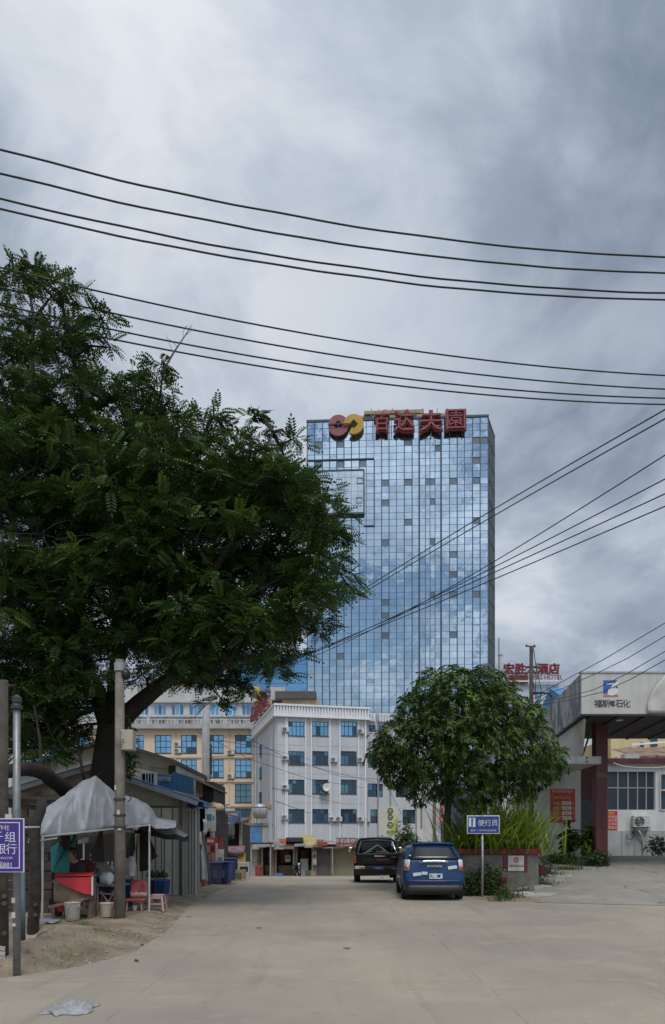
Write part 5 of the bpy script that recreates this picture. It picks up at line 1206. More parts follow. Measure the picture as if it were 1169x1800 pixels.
# overhead cables: every cable a thing of its own
def cable(label, a, b_, sag, r=.016, group=None, n=24, kink=None):
    a, b_ = Vector(a), Vector(b_); pts = []
    for k in range(n + 1):
        t = k / n; p = a.lerp(b_, t); p.z -= sag * 4 * t * (1 - t)
        if kink and abs(t - kink) < 1.4 / n: p.z -= .03
        pts.append(p)
    o = MB().tube(pts, r, 6).build('overhead_cable', WIRE, smooth=True); tag(o, label, 'cable', group); return o
def span(px0, py0, Y0, px1, py1, Y1, ex=.28):
    """two photo points on the cable with their distances; carried on past the frame at both ends"""
    a, b_ = P(px0, py0, Y0), P(px1, py1, Y1); d = b_ - a; return a - d * ex, b_ + d * ex
HU = 11.0
def ydist(py, z): return (z - CAMZ) * F / (HZ - py)
up = [(263,452,'topmost cable of the upper bundle crossing the sky'),(305,480,'second cable of the upper bundle crossing the sky'),(349,515,'third cable of the upper bundle crossing the sky'),(367,527,'lowest cable of the upper bundle crossing the sky')]
for k, (l, r_, lab) in enumerate(up):
    z = 11.0 - .2 * k; a, b_ = P(0, l, ydist(l, z)), P(1169, r_, ydist(r_, z)); d = b_ - a; m_ = (a + b_) / 2
    # parabola through both edge points with its sag beyond the frame
    pts = []; 
    for q in range(-12, 45):
        t = q / 32; p = a + d * t; p.z += 1.15 * (t * t - t) * (1 if k != 3 else 1.0); p.z += .02 * noise.noise((t * 9, k, 0)); pts.append(p)
    o = MB().tube(pts, .0145, 6).build('overhead_cable', WIRE, smooth=True); tag(o, lab, 'cable', 'upper cables over the junction')
lo = [(470,660,'topmost cable of the lower bundle passing the big tree'),(505,684,'second cable of the lower bundle passing the big tree'),(535,700,'third cable of the lower bundle passing the big tree'),(553,711,'lowest cable of the lower bundle passing the big tree')]
for k, (l, r_, lab) in enumerate(lo):
    z = 15.0 - .2 * k; Yl, Yr = ydist(l, z), ydist(r_, z); a, b_ = P(0, l, Yl), P(1169, r_, Yr); d = b_ - a; pts = []
    for q in range(-12, 45):
        t = q / 32; p = a + d * t; p.z += (1.75 if k < 2 else 1.9) * (t * t - t); pts.append(p)
    o = MB().tube(pts, .0205, 6).build('overhead_cable', WIRE, smooth=True); tag(o, lab, 'cable', 'lower cables over the junction')
rt = [(720,1040,632,'upper strand of the twin cable rising right across the tower'),(736,1046,632,'lower strand of the twin cable rising right across the tower'),(800,1150,560,'single cable rising right below the twin cable'),(842,1155,530,'third lowest cable rising right across the tower'),(868,1160,510,'second lowest cable rising right across the tower'),(890,1165,500,'lowest cable rising right across the tower')]
for k, (yr, yl, xl, lab) in enumerate(rt):
    b_ = P(1169, yr, 15.0); a = P(378 - 5 * k, 1206, 33); mid = P(xl, yl, lerp(33, 15, (xl - 378) / 791 * .75))
    # quadratic through pole, middle and frame edge, continued past it
    pts = []
    for q in range(0, 37):
        t = q / 30; s_ = .42; l0 = (t - s_) * (t - 1) / (s_); l1 = t * (t - 1) / (s_ * (s_ - 1)); l2 = t * (t - s_) / (1 - s_); pts.append(a * l0 + mid * l1 + b_ * l2)
    o = MB().tube(pts, .015 if k < 2 else .013, 6).build('overhead_cable', WIRE, smooth=True); tag(o, lab, 'cable', 'cables from the grey pole to the right')
for k, (yr, yl, xl) in enumerate(((1095,1205,975),(1118,1183,1050),(1145,1212,1045),(1160,1216,1060))):
    a = P(xl, yl, 23.4); b_ = P(1169, yr, 19.0); a0 = P(934 + 3 * k, 1222 + 6 * k, 24.1); d = b_ - a
    pts = [a0, (a0 + a) / 2 - Vector((0, 0, .05)), a, (a + b_) / 2 - Vector((0, 0, .05)), b_, b_ + d * .5, b_ + d * 1.2]
    o = MB().tube(pts, .012, 5).build('overhead_cable', mat('cable_grey', (.10,.10,.105), .6, .1, 1), smooth=True); tag(o, ('highest', 'second', 'third', 'lowest')[k] + ' thin cable rising right past the canopy fascia', 'cable', 'cables past the canopy')
# thin service lines strung in front of the white block
for k, (pts) in enumerate((((345,1285),(440,1335),(545,1370),(640,1385)), ((372,1330),(470,1325),(560,1350),(660,1376)), ((380,1300),(480,1318),(545,1335)), ((478,1385),(545,1400),(600,1412)), ((420,1290),(500,1330),(600,1365),(700,1372)), ((484,1408),(540,1428),(580,1432)), ((672,1366),(690,1400),(706,1432)))):
    q = [P(a, b_, lerp(36, 58, j / (len(pts) - 1)) if k != 6 else 50) for j, (a, b_) in enumerate(pts)]
    o = MB().tube(q, .014, 5).build('service_cable', WIRE, smooth=True); tag(o, 'thin service cable, ' + ('longest, from the grey pole', 'sagging from the pole midway', 'short and high', 'short, above the tin stalls', 'second long, to the mango tree', 'lowest, above the water tank', 'steep, beside the pale board')[k] + ', before the white block', 'cable', 'service cables before the white block')

# ================================================================== vehicles
CARBLUE = mat('metallic_blue_paint', (.004,.038,.125), .32, .15, 1.5, metal=.2, coat=.35, dirt=(.10,.09,.08), dirt_amt=.06)
CARBLACK = mat('black_car_paint', (.005,.005,.006), .38, .15, 1.5, spec=.3, dirt=(.05,.045,.04), dirt_amt=.05)
CARGLASS = glass_mat('car_glass', (.010,.012,.016), .1, .08)
CHROME = mat('chrome', (.70,.71,.73), .12, .05, 3, metal=1.0)
LAMPR = mat('tail_lamp_red', (.42,.02,.015), .15, .1, 6, coat=.8); LAMPC = mat('tail_lamp_clear', (.55,.54,.54), .12, .1, 6, coat=.8); LAMPO = mat('tail_lamp_amber', (.42,.10,.03), .15, .1, 6, coat=.8)
RIMM = mat('alloy_rim', (.40,.41,.42), .3, .1, 5, metal=.8)
PLASTIC = mat('black_trim', (.022,.022,.024), .55, .15, 6)
DECAL = mat('sticker_white', (.60,.64,.68), .5, .15, 9)
def wheel(root, x, y, r, w, side):
    """wheel > tyre, rim; side +1 = outer face towards +x"""
    wh = MB(); n = 28
    prof = [(r * .62, -w / 2), (r * .92, -w / 2), (r, -w * .36), (r, w * .36), (r * .92, w / 2), (r * .62, w / 2), (r * .60, w * .3), (r * .60, -w * .3)]
    wh.lathe((0, 0, 0), prof, n); wh.f = wh.f[:-2]; base = 0
    for j in range(n): a = (len(prof) - 1) * n + j; b_ = (len(prof) - 1) * n + (j + 1) % n; wh.f.append((a, b_, (j + 1) % n, j))
    wh.v = [(z * side + x, a + y, b_ + r) for a, b_, z in wh.v]; ty = wh.build('wheel', RUBBER, root, False, smooth=True)
    ri = MB(); ri.lathe((0, 0, 0), [(r * .60, -w * .28), (r * .60, w * .30), (r * .52, w * .22), (r * .20, w * .34), (.03, w * .36)], n); ri.v = [(z * side + x, a + y, b_ + r) for a, b_, z in ri.v]; ri.build('rim', RIMM, ty, False, smooth=True)
    return ty
def shell(stations, ring_fn, ncap=8):
    """loft: stations along y; ring_fn(i) -> list of (halfwidth, y, z) from sill to roof edge; returns left/right/top grids"""
    return [ring_fn(i) for i in range(stations)]
def loft(g, rings, a, b_, nx=8, bulge=0.0):
    pass

def hatchback():
    x, Y = PX(763, 19.6), 19.6
    c = thing('parked_hatchback', 'dark blue hatchback with white stickers parked beside the blue road sign', 'car', (x, Y, .0), R(-2))
    # ring heights k: 0 sill bottom, 1 bumper low, 2 bumper crease, 3 lamp bottom, 4 belt, 5 window base, 6 window top, 7 roof edge, 8 roof crown
    zs = [.24, .34, .52, .80, 1.02, 1.08, 1.40, 1.485, 1.53]
    ws = [.78, .82, .845, .84, .815, .80, .64, .56, .0]
    # y of each ring at the stations (0 = rear face)
    st = []
    rear = [.10, .03, .0, .05, .08, .10, .36, .46, .60]
    st.append([(ws[k] * (.93 if k < 7 else .95), rear[k], zs[k]) for k in range(9)])
    st.append([(ws[k] * (1.0 if k < 7 else 1), rear[k] + .14 + (.04 if k < 5 else 0), zs[k]) for k in range(9)])
    for y_, belt, roof, tz in ((.85, 0, 0, 1), (1.6, 0, .01, 1), (2.3, 0, -.01, 1)):
        st.append([(ws[k] * (1.005 if k < 6 else 1), y_ if k < 6 else y_, zs[k] + (roof if k > 6 else 0)) for k in range(9)])
    st.append([(ws[k] * .99, (2.85, 2.85, 2.85, 2.85, 2.85, 2.80, 2.55, 2.48, 2.45)[k], zs[k] - (.02 if k > 3 else 0) - (.02 if k > 6 else 0)) for k in range(9)])
    hood = [.24, .34, .5, .70, .86, .90, .93, .95, .96]
    st.append([(ws[k] * .97 if k < 5 else (.74, .66, .5, 0)[k - 5], 3.25 if k < 5 else (3.22, 3.2, 3.2, 3.2)[k - 5], hood[k]) for k in range(9)])
    hood = [.24, .32, .45, .60, .70, .73, .75, .76, .765]
    st.append([(ws[k] * .86 if k < 5 else (.64, .55, .4, 0)[k - 5], (3.78, 3.82, 3.85, 3.80, 3.72, 3.70, 3.68, 3.67, 3.66)[k], hood[k]) for k in range(9)])
    body = MB(); glass_r = MB(); glass_s = [MB(), MB()]; ws_ = MB()
    for s in (1, -1):
        for i in range(len(st) - 1):
            for k in range(8):
                a, b_, c_, d = st[i][k], st[i + 1][k], st[i + 1][k + 1], st[i][k + 1]
                q = [(s * p[0], p[1], p[2]) for p in (a, b_, c_, d)]
                if s < 0: q.reverse()
                if k == 5 and 1 <= i <= 4: glass_s[0 if s > 0 else 1].quad(*[(p[0] * 1.001, p[1], p[2]) for p in q])
                elif i == 5 and k in (5, 6, 7): ws_.quad(*q)
                else: body.quad(*q)
    # rear face: strips from left to right with a gentle bulge
    nx = 10
    def rpt(k, u, out=0.0):
        w, y_, z = st[0][k]; return (w * u, y_ - .07 * (1 - u * u) * (1 if k < 6 else .4) - out, z + (0.035 * (1 - u * u) if k >= 7 else 0))
    for k in range(7):
        for j in range(nx):
            u0, u1 = -1 + 2 * j / nx, -1 + 2 * (j + 1) / nx
            q = [rpt(k, u0), rpt(k, u1), rpt(k + 1, u1), rpt(k + 1, u0)]
            body.quad(*q)
    for j in range(nx):
        u0, u1 = -1 + 2 * j / nx, -1 + 2 * (j + 1) / nx; body.quad(rpt(7, u0), rpt(7, u1), (st[1][7][0] * u1, st[1][7][1], st[1][7][2] + .04 * (1 - u1 * u1)), (st[1][7][0] * u0, st[1][7][1], st[1][7][2] + .04 * (1 - u0 * u0)))
    # front face
    for k in range(7):
        a, b_ = st[-1][k], st[-1][k + 1]; body.quad((a[0], a[1], a[2]), (-a[0], a[1], a[2]), (-b_[0], b_[1], b_[2]), (b_[0], b_[1], b_[2]))
    def weld(ob, dist=.002):
        import bmesh
        bm = bmesh.new(); bm.from_mesh(ob.data); bmesh.ops.remove_doubles(bm, verts=bm.verts, dist=dist); bmesh.ops.recalc_face_normals(bm, faces=bm.faces); bm.to_mesh(ob.data); bm.free()
        ob.data.polygons.foreach_set('use_smooth', [True] * len(ob.data.polygons)); return ob
    b = weld(body.build('body', CARBLUE, c, False, smooth=True)); q = b.modifiers.new('sub', 'SUBSURF'); q.levels = 2; q.render_levels = 2
    # rear window, set just proud of the shell
    g = MB(); rows = []
    for t in (.04, .3, .55, .8, 1.0, 1.18):
        k = 5 if t <= 1 else 6; tt = t if t <= 1 else t - 1; rows.append([tuple(lerp(Vector(rpt(k, u * (.93 - .06 * t), .030)), Vector(rpt(k + 1, u * (.93 - .06 * t), .030)), tt)) for u in [-1 + .2 * j for j in range(11)]])
    rw = g.grid(rows).build('rear_window', CARGLASS, c, False, smooth=True, solid=.008)
    g = MB(); g.beam((.0, rear[5] + .01, 1.115), (.42, rear[5] + .08, 1.17), .018).build('wiper', BLACK, c, False)
    MB().obox((.33, .20, 1.265), (.20, .004, .045), (-.85, .22, 0)).build('window_sticker', DECAL, c, False)
    MB().obox((-.55, .15, 1.19), (.2, .004, .04), (-.85, .1, 0)).build('window_sticker', DECAL, c, False)
    g = MB(); g.grid([[(u * .56, .40 + .03 * v - .04 * (1 - u * u), 1.50 + .012 * v + .035 * (1 - u * u)) for u in [-1 + .25 * j for j in range(9)]] for v in (-1, 0, 1.5)]); g.build('spoiler', CARBLUE, c, False, smooth=True, solid=.03)
    for s in (-1, 1):
        glass_s[0 if s > 0 else 1].build('side_window', CARGLASS, c, False, smooth=True, solid=.012)
        def lamp(z0, z1, m_, nm, par):
            g = MB(); rows = []
            for t in (0, .5, 1):
                z = lerp(z0, z1, t); w = lerp(.79, .765, (z - .8) / .25)
                rows.append([(s * (w * .985 + .012), .26, z), (s * (w * .985 + .006), .12, z), (s * (w * .955), .035, z), (s * (w * .88), .005, z), (s * (w * .83), -.003, z)])
            return g.grid(rows).build(nm, m_, par, False, smooth=True, solid=.02)
        l = lamp(.80, 1.09, LAMPC, 'tail_light', c); 
        g = MB(); rows = []
        for t in (0, .5, 1):
            z = lerp(.82, .93, t); w = .785; rows.append([(s * (w * .985 + .02), .2, z), (s * (w * .985 + .012), .10, z), (s * (w * .955), .016, z), (s * (w * .87), -.016, z)])
        g.grid(rows).build('amber_lens', LAMPO, l, False, smooth=True, solid=.012)
        m_ = MB(); m_.lathe((s * .94, 2.35, 1.06), [(.04, -.07), (.10, -.04), (.11, .03), (.06, .07)], 12, 1, .55); m_.beam((s * .80, 2.38, 1.03), (s * .88, 2.37, 1.03), .04); m_.build('wing_mirror', CARBLACK, c, False, smooth=True)
        for yy in (.62, 3.1): 
            wheel(c, s * .735, yy, .30, .19, s)
        g = MB(); n = 18
        for yy in (.62, 3.1):
            g = MB(); g.f.append(tuple(g.pts(*[(s * (.846 if yy < 1 else .83), yy + .36 * math.cos(math.pi * k / n), .24 + .06 + .34 * math.sin(math.pi * k / n)) for k in range(n + 1)]))); g.build('wheel_arch', BLACK, c, False, solid=.01)
    MB().box(-.74, .74, .12, 3.6, .15, .30).build('underbody', BLACK, c, False)
    g = MB(); g.grid([[(u * .76, -.012 - .07 * (1 - u * u), z) for u in [-1 + .2 * j for j in range(11)]] for z in (.20, .31, .42)]); g.build('lower_bumper', PLASTIC, c, False, smooth=True, solid=.03)
    g = MB(); g.grid([[(u * .80, -.004 - .075 * (1 - u * u), z) for u in [-1 + .2 * j for j in range(11)]] for z in (.505, .535)]); g.build('bumper_crease', CARBLUE, c, False, smooth=True, solid=.02)
    g = MB(); g.grid([[(u * .37, .005 - .055 * (1 - .22 * u * u) - .012, z + .012 * (1 - u * u)) for u in [-1 + .25 * j for j in range(9)]] for z in (1.005, 1.035, 1.06)]); g.build('chrome_strip', CHROME, c, False, smooth=True, solid=.02)
    MB().lathe((0, -.075, 1.035), [(.03, -.004), (.03, .02)], 14).build('badge', CHROME, c, False)
    pl = MB().box(-.14, .15, -.062, -.052, .875, .955).build('plate_frame', PLASTIC, c, False); lettering('VHXCRVH', .085, DECAL, c, (0.005, -.066, .915), ext=.003)
    p2 = MB().box(-.13, .21, -.087, -.078, .585, .72).build('licence_plate', DECAL, c, False)
    lettering('KRL·W', .12, CARBLUE, c, (-.01, -.092, .655), ext=.002); MB().box(.09, .16, -.0925, -.0875, .62, .69).build('plate_mark', CARBLUE, c, False)
    for q_, (xa, xb, za, zb, rr) in enumerate(((-.56,-.34,.66,.745,-.12),(-.33,-.18,.69,.77,.08),(.36,.60,.84,.925,-.12))):
        MB().obox(((xa + xb) / 2, -.047 - .02 * (1 - ((xa + xb) / 2 / .8) ** 2) - (.012 if q_ < 2 else -.004), (za + zb) / 2), (xb - xa, .006, zb - za), (0, rr, -.07 * (1 if xa < 0 else -1))).build('sticker', DECAL, c, False)
    return c
hatchback()

def pickup():
    x, Y = PX(664, 27.6), 27.6
    c = thing('parked_pickup', 'black pickup truck with roll bar and chrome rear bumper facing away', 'pickup', (x, Y, .0), R(-1.5))
    g = MB(); g.box(-.80, .80, .02, .12, .66, 1.10); g.build('tailgate', CARBLACK, c, False, bevel=.03)
    MB().box(-.55, .55, .0, .03, .72, .90).build('tailgate_panel', mat('tailgate_satin', (.007,.007,.008), .5, .2, 4), c, False, bevel=.01)
    for s in (-1, 1):
        g = MB(); g.extrude([(s * .80, .03, .55), (s * .89, .06, .60), (s * .90, .08, .95), (s * .86, .08, 1.10), (s * .80, .08, 1.12)], (0, 1.55, 0)); g.build('bed_side', CARBLACK, c, False, bevel=.02)
        MB().box(min(s * .80, s * .885), max(s * .80, s * .885), -.005, .06, .74, 1.03).build('tail_light', LAMPR, c, False, bevel=.012)
        MB().obox((s * .67, -.075, .585), (.40, .10, .12), (0, 0, 0)).build('chrome_bumper', CHROME, c, False, bevel=.02)
        o = MB().obox((s * .60, -.128, .57), (.18, .01, .05)).build('reflector', LAMPR, c, False)
        wheel(c, s * .76, .95, .38, .24, s); wheel(c, s * .76, 4.0, .38, .24, s)
        MB().lathe((s * 1.02, 2.9, 1.22), [(.04, -.10), (.10, -.07), (.10, .07), (.05, .10)], 12, 1, .5).build('wing_mirror', CHROME, c, False, smooth=True)
        g = MB(); g.tube([(s * .74, .75, 1.10), (s * .62, 1.25, 1.50), (s * .58, 1.45, 1.56)], .038, 8); g.tube([(s * .60, 1.35, 1.56), (s * .60, 1.5, 1.10)], .035, 8); g.build('roll_bar_leg', CHROME if s > 0 else DARKSTEEL, c, False, smooth=True)
    MB().tube([(-.6, 1.42, 1.56), (0, 1.42, 1.60), (.6, 1.42, 1.56)], .04, 10).build('roll_bar', DARKSTEEL, c, False, smooth=True)
    MB().beam((-.42, .70, 1.14), (.02, .85, 1.42), .035).beam((.02, .85, 1.42), (.40, .70, 1.14), .035).build('load_brace', STEEL, c, False)
    MB().box(-.46, .46, -.10, -.02, .50, .63).build('bumper_step', PLASTIC, c, False, bevel=.02)
    MB().box(-.82, .82, .05, 4.4, .30, .62).build('chassis', BLACK, c, False)
    MB().box(-.88, .88, 1.62, 3.2, .5, 1.12).build('cab_body', CARBLACK, c, False, bevel=.05)
    MB().box(-.86, .86, 3.2, 5.0, .5, 1.06).build('bonnet', CARBLACK, c, False, bevel=.08)
    prof = [(-.84, 1.12), (-.80, 1.30), (-.70, 1.62), (-.60, 1.69), (0, 1.72), (.60, 1.69), (.70, 1.62), (.80, 1.30), (.84, 1.12)]
    g = MB(); g.grid([[(a * f_, y_, 1.12 + (z - 1.12) * h_) for a, z in prof] for y_, f_, h_ in ((1.64, 1, .97), (1.9, 1, 1), (2.7, 1, 1), (3.15, .97, .55), (3.55, .95, .02))]); g.f.append(tuple(range(9))); g.build('cab_roof', CARBLACK, c, False, smooth=False)
    g = MB(); g.quad((-.62, 1.632, 1.20), (.62, 1.632, 1.20), (.54, 1.634, 1.58), (-.54, 1.634, 1.58)); g.build('rear_window', CARGLASS, c, False, solid=.006)
    for s in (-1, 1):
        g = MB(); g.quad((s * .83, 1.85, 1.2), (s * .83, 2.75, 1.2), (s * .735, 2.65, 1.57), (s * .735, 1.95, 1.57)); g.build('side_window', CARGLASS, c, False, solid=.02)
    MB().box(-.12, .28, -.012, .002, .985, 1.035).build('chrome_handle', CHROME, c, False, bevel=.006)
    lettering('KINS·RIS', .115, mat('tailgate_red_letter', (.55,.07,.05), .5, .1, 3), c, (.18, -.012, .88), ext=.006)
    MB().box(-.18, .22, -.112, -.101, .52, .605).build('licence_plate', mat('plate_blue', (.03,.10,.33), .5, .1, 4), c, False); lettering('A·C27', .07, DECAL, c, (.02, -.116, .562), ext=.002)
    g = MB(); g.grid([[(u * .55, .25 + .5 * v, 1.06 + .16 * noise.noise((u * 3, v * 3, 1)) + .10 * (1 - u * u)) for u in [-1 + .2 * j for j in range(11)]] for v in (0, .25, .5, .75, 1)]); g.build('covered_load', mat('load_cover', (.03,.033,.036), .8, .2, 4), c, False, smooth=True)
    return c
pickup()

# ================================================================== sheds and stalls, left
CORR = mat('corrugated_white', (.38,.38,.36), .7, .1, 1, streak=.6, dirt=(.16,.12,.09), dirt_amt=.35)
OLIVE = mat('olive_cream_wall', (.27,.25,.195), .9, .12, 1, streak=.5, dirt_amt=.3)
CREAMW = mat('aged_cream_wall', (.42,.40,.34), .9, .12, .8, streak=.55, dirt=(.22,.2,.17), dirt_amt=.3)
BLUETIN = mat('blue_tin', (.055,.20,.42), .5, .15, 1.2, streak=.3, dirt=(.15,.12,.1), dirt_amt=.2)
BLUEDEEP = mat('deep_blue_tarp', (.012,.04,.30), .55, .15, 3)
RUST = mat('rusty_tin', (.13,.08,.055), .85, .4, 2.2, bump=.4, dirt_amt=.4, dirt=(.09,.07,.06))
GREYTIN = mat('grey_tin', (.20,.185,.17), .75, .25, 1.5, streak=.5, dirt_amt=.4)
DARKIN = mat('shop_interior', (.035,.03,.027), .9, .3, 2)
WOOD = mat('worn_wood', (.20,.145,.10), .9, .35, 6, bump=.5, dirt_amt=.3)
def corr_wall(g, a, b_, z0, z1, n=24, amp=.02):
    a, b_ = Vector(a), Vector(b_); d = (b_ - a); nn = Vector((d.y, -d.x, 0)).normalized(); rows = [[], []]
    for k in range(n * 2 + 1):
        p = a + d * (k / (2 * n)) + nn * (amp if k % 2 else -amp); rows[0].append((p.x, p.y, z0)); rows[1].append((p.x, p.y, z1))
    g.grid(rows)
# front gable shed (roof falls to the road)
fy = 20.6
sh = thing('blue_roof_shop', 'gabled shop shed with blue roof edge and pale shutters behind the stall', 'shed', (PX(250, fy), fy, 0))
gl, ga, gr_ = (PX(20, fy), PZ(1392, fy)), (PX(168, fy), PZ(1349, fy)), (PX(352, fy), PZ(1411, fy))
ex = PX(318, fy)
mx_ = PX(236, fy); mzt = PZ(1374, fy)
g = MB(); g.extrude([(mx_, fy, -.1), (ex, fy, -.1), (ex, fy, PZ(1402, fy)), (mx_, fy, mzt)], (0, .8, 0)); g.build('wall', OLIVE, sh)
g = MB(); g.extrude([(gl[0], fy + .002, -.1), (mx_ - .01, fy + .002, -.1), (mx_ - .01, fy + .002, mzt), (ga[0], fy + .002, ga[1]), (gl[0], fy + .002, gl[1])], (0, 6.0, 0)); g.build('wall', OLIVE, sh)
nsh = 4
for k in range(nsh):                                 # roof sheets, falling towards the road
    y0, y1 = fy - .35 + 1.9 * k / nsh, fy - .35 + 1.9 * (k + .99) / nsh
    MB().extrude([(ga[0], y0, ga[1] + .03), (gr_[0], y0, gr_[1] + .03), (gr_[0], y1, gr_[1] + .03), (ga[0], y1, ga[1] + .03)], (0, 0, .045)).build('roof_sheet', BLUETIN, sh)
    MB().extrude([(ga[0] - .01, y1, ga[1] + .03), (gl[0], y1, gl[1] + .03), (gl[0], y0, gl[1] + .03), (ga[0] - .01, y0, ga[1] + .03)], (0, 0, .045)).build('roof_sheet', BLUETIN, sh)
MB().beam((ga[0], fy - .36, ga[1] - .04), (gr_[0], fy - .36, gr_[1] - .04), .03, .12).beam((gl[0], fy - .36, gl[1] - .04), (ga[0], fy - .36, ga[1] - .04), .03, .12).build('barge_board', mat('barge_grey', (.34,.36,.38), .7, .15, 2), sh)
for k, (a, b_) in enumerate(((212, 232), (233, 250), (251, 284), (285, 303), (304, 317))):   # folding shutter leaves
    MB().box(PX(a, fy) + .01, PX(b_, fy) - .01, fy - .05, fy - .003, 0, PZ(1420, fy)).build('shutter_leaf', CREAMW if k % 2 else mat('shaded_shutter_cream', (.37,.35,.28), .8, .1, 1, streak=.4), sh, bevel=.006)  # leaf cream darkened to carry the shade of tarpaulin and parasol
MB().box(PX(200, fy), PX(322, fy), fy - .09, fy - .004, PZ(1420, fy) + .002, PZ(1417, fy)).build('lintel', DARKSTEEL, sh)
MB().box(PX(317, fy), PX(321, fy), fy - .12, fy - .01, 0, PZ(1406, fy)).build('dark_post', DARKSTEEL, sh)
MB().box(PX(205, fy), PX(318, fy), fy - .07, fy - .052, PZ(1521, fy), PZ(1519, fy)).build('shutter_rail', STEEL, sh)
g = MB(); corr_wall(g, (PX(321, 21.5), 21.5, 0), (PX(346, 21.5), 21.5, 0), -.05, PZ(1424, 21.5), 5, .03); g.build('corrugated_pillar', CORR, sh, solid=.02)
MB().box(PX(347, 22.6), PX(350, 22.6), 22.5, 22.7, -.05, PZ(1420, 22.6)).build('pale_post', CORR, sh)
tp = thing('blue_tarp_awning', 'bundled deep blue tarpaulin hung on the shop eave corner', 'awning', (PX(345, 21.6), 21.6, PZ(1420, 21.6)))
g = MB(); rows = []
for v in range(7):
    rows.append([P(lerp(320, 357, u) + 3 * v / 6 * math.sin(u * 9), lerp(1401, 1420 + 2 * math.sin(u * 14), v / 6) + 7 * u * (1 - v / 6), 21.6 - .12 * math.sin(math.pi * v / 6) + 1.0 * u * 0) for u in [k / 12 for k in range(13)]])
g.grid(rows).build('tarpaulin', BLUEDEEP, tp, smooth=True, solid=.012)
MB().beam(P(318, 1402, 21.62), P(366, 1421, 21.62), .05).build('eave_bar', BLUETIN, tp)
g = MB(); rows = [[P(lerp(356, 366, u), lerp(1409 + 9 * u, 1421, v), 21.6 + 3 * u) for u in (0, .5, 1)] for v in (0, .5, 1)]; g.grid(rows).build('side_flap', BLUETIN, tp, smooth=True, solid=.012)
# upper cream house behind
uy = 26.5
uh = thing('cream_gable_house', 'old cream gabled house with dark roof edge behind the blue shop', 'building', (PX(180, uy), uy, 0))
pts = [(20, 1352), (118, 1324), (182, 1304), (238, 1319), (309, 1342)]
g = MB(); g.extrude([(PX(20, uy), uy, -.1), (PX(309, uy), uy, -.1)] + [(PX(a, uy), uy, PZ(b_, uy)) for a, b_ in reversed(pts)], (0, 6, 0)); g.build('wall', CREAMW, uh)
for k, ((a, b_), (c, d)) in enumerate(zip(pts, pts[1:])):
    m_ = BLUETIN if k < 1 else mat('dark_roof_edge', (.06,.06,.062), .8, .2, 2)
    p, q = P(a, b_, uy - .3), P(c, d, uy - .3); MB().extrude([p + Vector((0, 0, .0)), q, q + Vector((0, 6.6, 0)), p + Vector((0, 6.6, 0))], (0, 0, .12)).build('roof_sheet', m_, uh)
MB().box(PX(297, uy), PX(309, uy), uy - .06, uy - .003, PZ(1361, uy), PZ(1346, uy)).build('vent_opening', DARKIN, uh)
for (a, b_, c, d) in ((228,1342,296,1360), (225,1348,250,1358), (262,1348,297,1353)): MB().beam(P(a, b_, uy - .03), P(c, d, uy - .03), .02, .03).build('board_seam', GREYTIN, uh)
wx = [PX(244, 23.5), PX(275, 23.5)]; wy = 23.5
dw = thing('roof_dormer', 'white framed window box standing on the blue shop roof', 'window', (PX(255, wy), wy, PZ(1383, wy)))
g = MB()
for a, b_ in ((244, 249), (270, 275)): g.box(PX(a, wy), PX(b_, wy), wy, wy + .1, PZ(1386, wy), PZ(1357.5, wy))
g.box(PX(249, wy), PX(270, wy), wy, wy + .1, PZ(1360, wy), PZ(1357.5, wy)); g.build('frame', WHITE, dw)
pn_ = MB().box(PX(249, wy), PX(270, wy), wy + .05, wy + .07, PZ(1386, wy), PZ(1360, wy)).build('pane', GL_DARK, dw)
for px in (255, 259.5, 264.5): MB().box(PX(px, wy), PX(px + 1.4, wy), wy + .02, wy + .05, PZ(1386, wy), PZ(1360, wy)).build('bar', WHITE, dw)
MB().box(PX(224, wy), PX(241, wy), wy + .1, wy + .5, PZ(1380, wy), PZ(1362, wy)).build('white_board', WHITE, dw)
sg = thing('blue_tin_hoarding', 'faded blue corrugated hoarding with pale lettering above the shop roof', 'sign', (PX(305, 23.8), 23.8, PZ(1396, 23.8)))
for k in range(7):
    a, b_ = 275 + 9.4 * k, 275 + 9.4 * (k + .97); t0 = 1359 + 3 * k * .5 if k < 3 else 1356 + 3.0 * (k - 3); b0 = 1383 + 2.0 * k
    g = MB(); g.extrude([P(a, b0, 23.8), P(b_, b0 + 2, 23.8), P(b_, t0 + 2, 23.8), P(a, t0, 23.8)], (0, .05, 0)); g.build('tin_sheet', BLUETIN, sg)
MB().obox(P(289, 1369, 23.76), (.42,.01,.13), (0, .06, 0)).build('name_strip', mat('strip_pale', (.34,.44,.55), .7, .15, 5), sg); lettering('1·ddiw', .12, mat('strip_ink', (.12,.22,.36), .7, .1, 3), sg, (PX(289, 23.74) - sg.location.x, -.06, PZ(1369, 23.74) - sg.location.z), ext=.003)
rt_ = thing('dark_lean_to', 'dark cluttered lean-to under a rusty roof beside the grey pole', 'shed', (PX(352, 27), 27, -.0))
MB().extrude([P(341,1366,27), P(358,1374,27), P(372,1381,27), P(372,1384,27), P(341,1370,27)], (0, 4, 0)).build('roof', RUST, rt_)
MB().box(PX(341, 27), PX(352, 27), 27.3, 27.5, PZ(1400, 27), PZ(1370, 27)).build('post', WOOD, rt_)
MB().box(PX(341, 27), PX(368, 27), 28, 31, -.1, PZ(1374, 28)).build('back_wall', DARKIN, rt_)

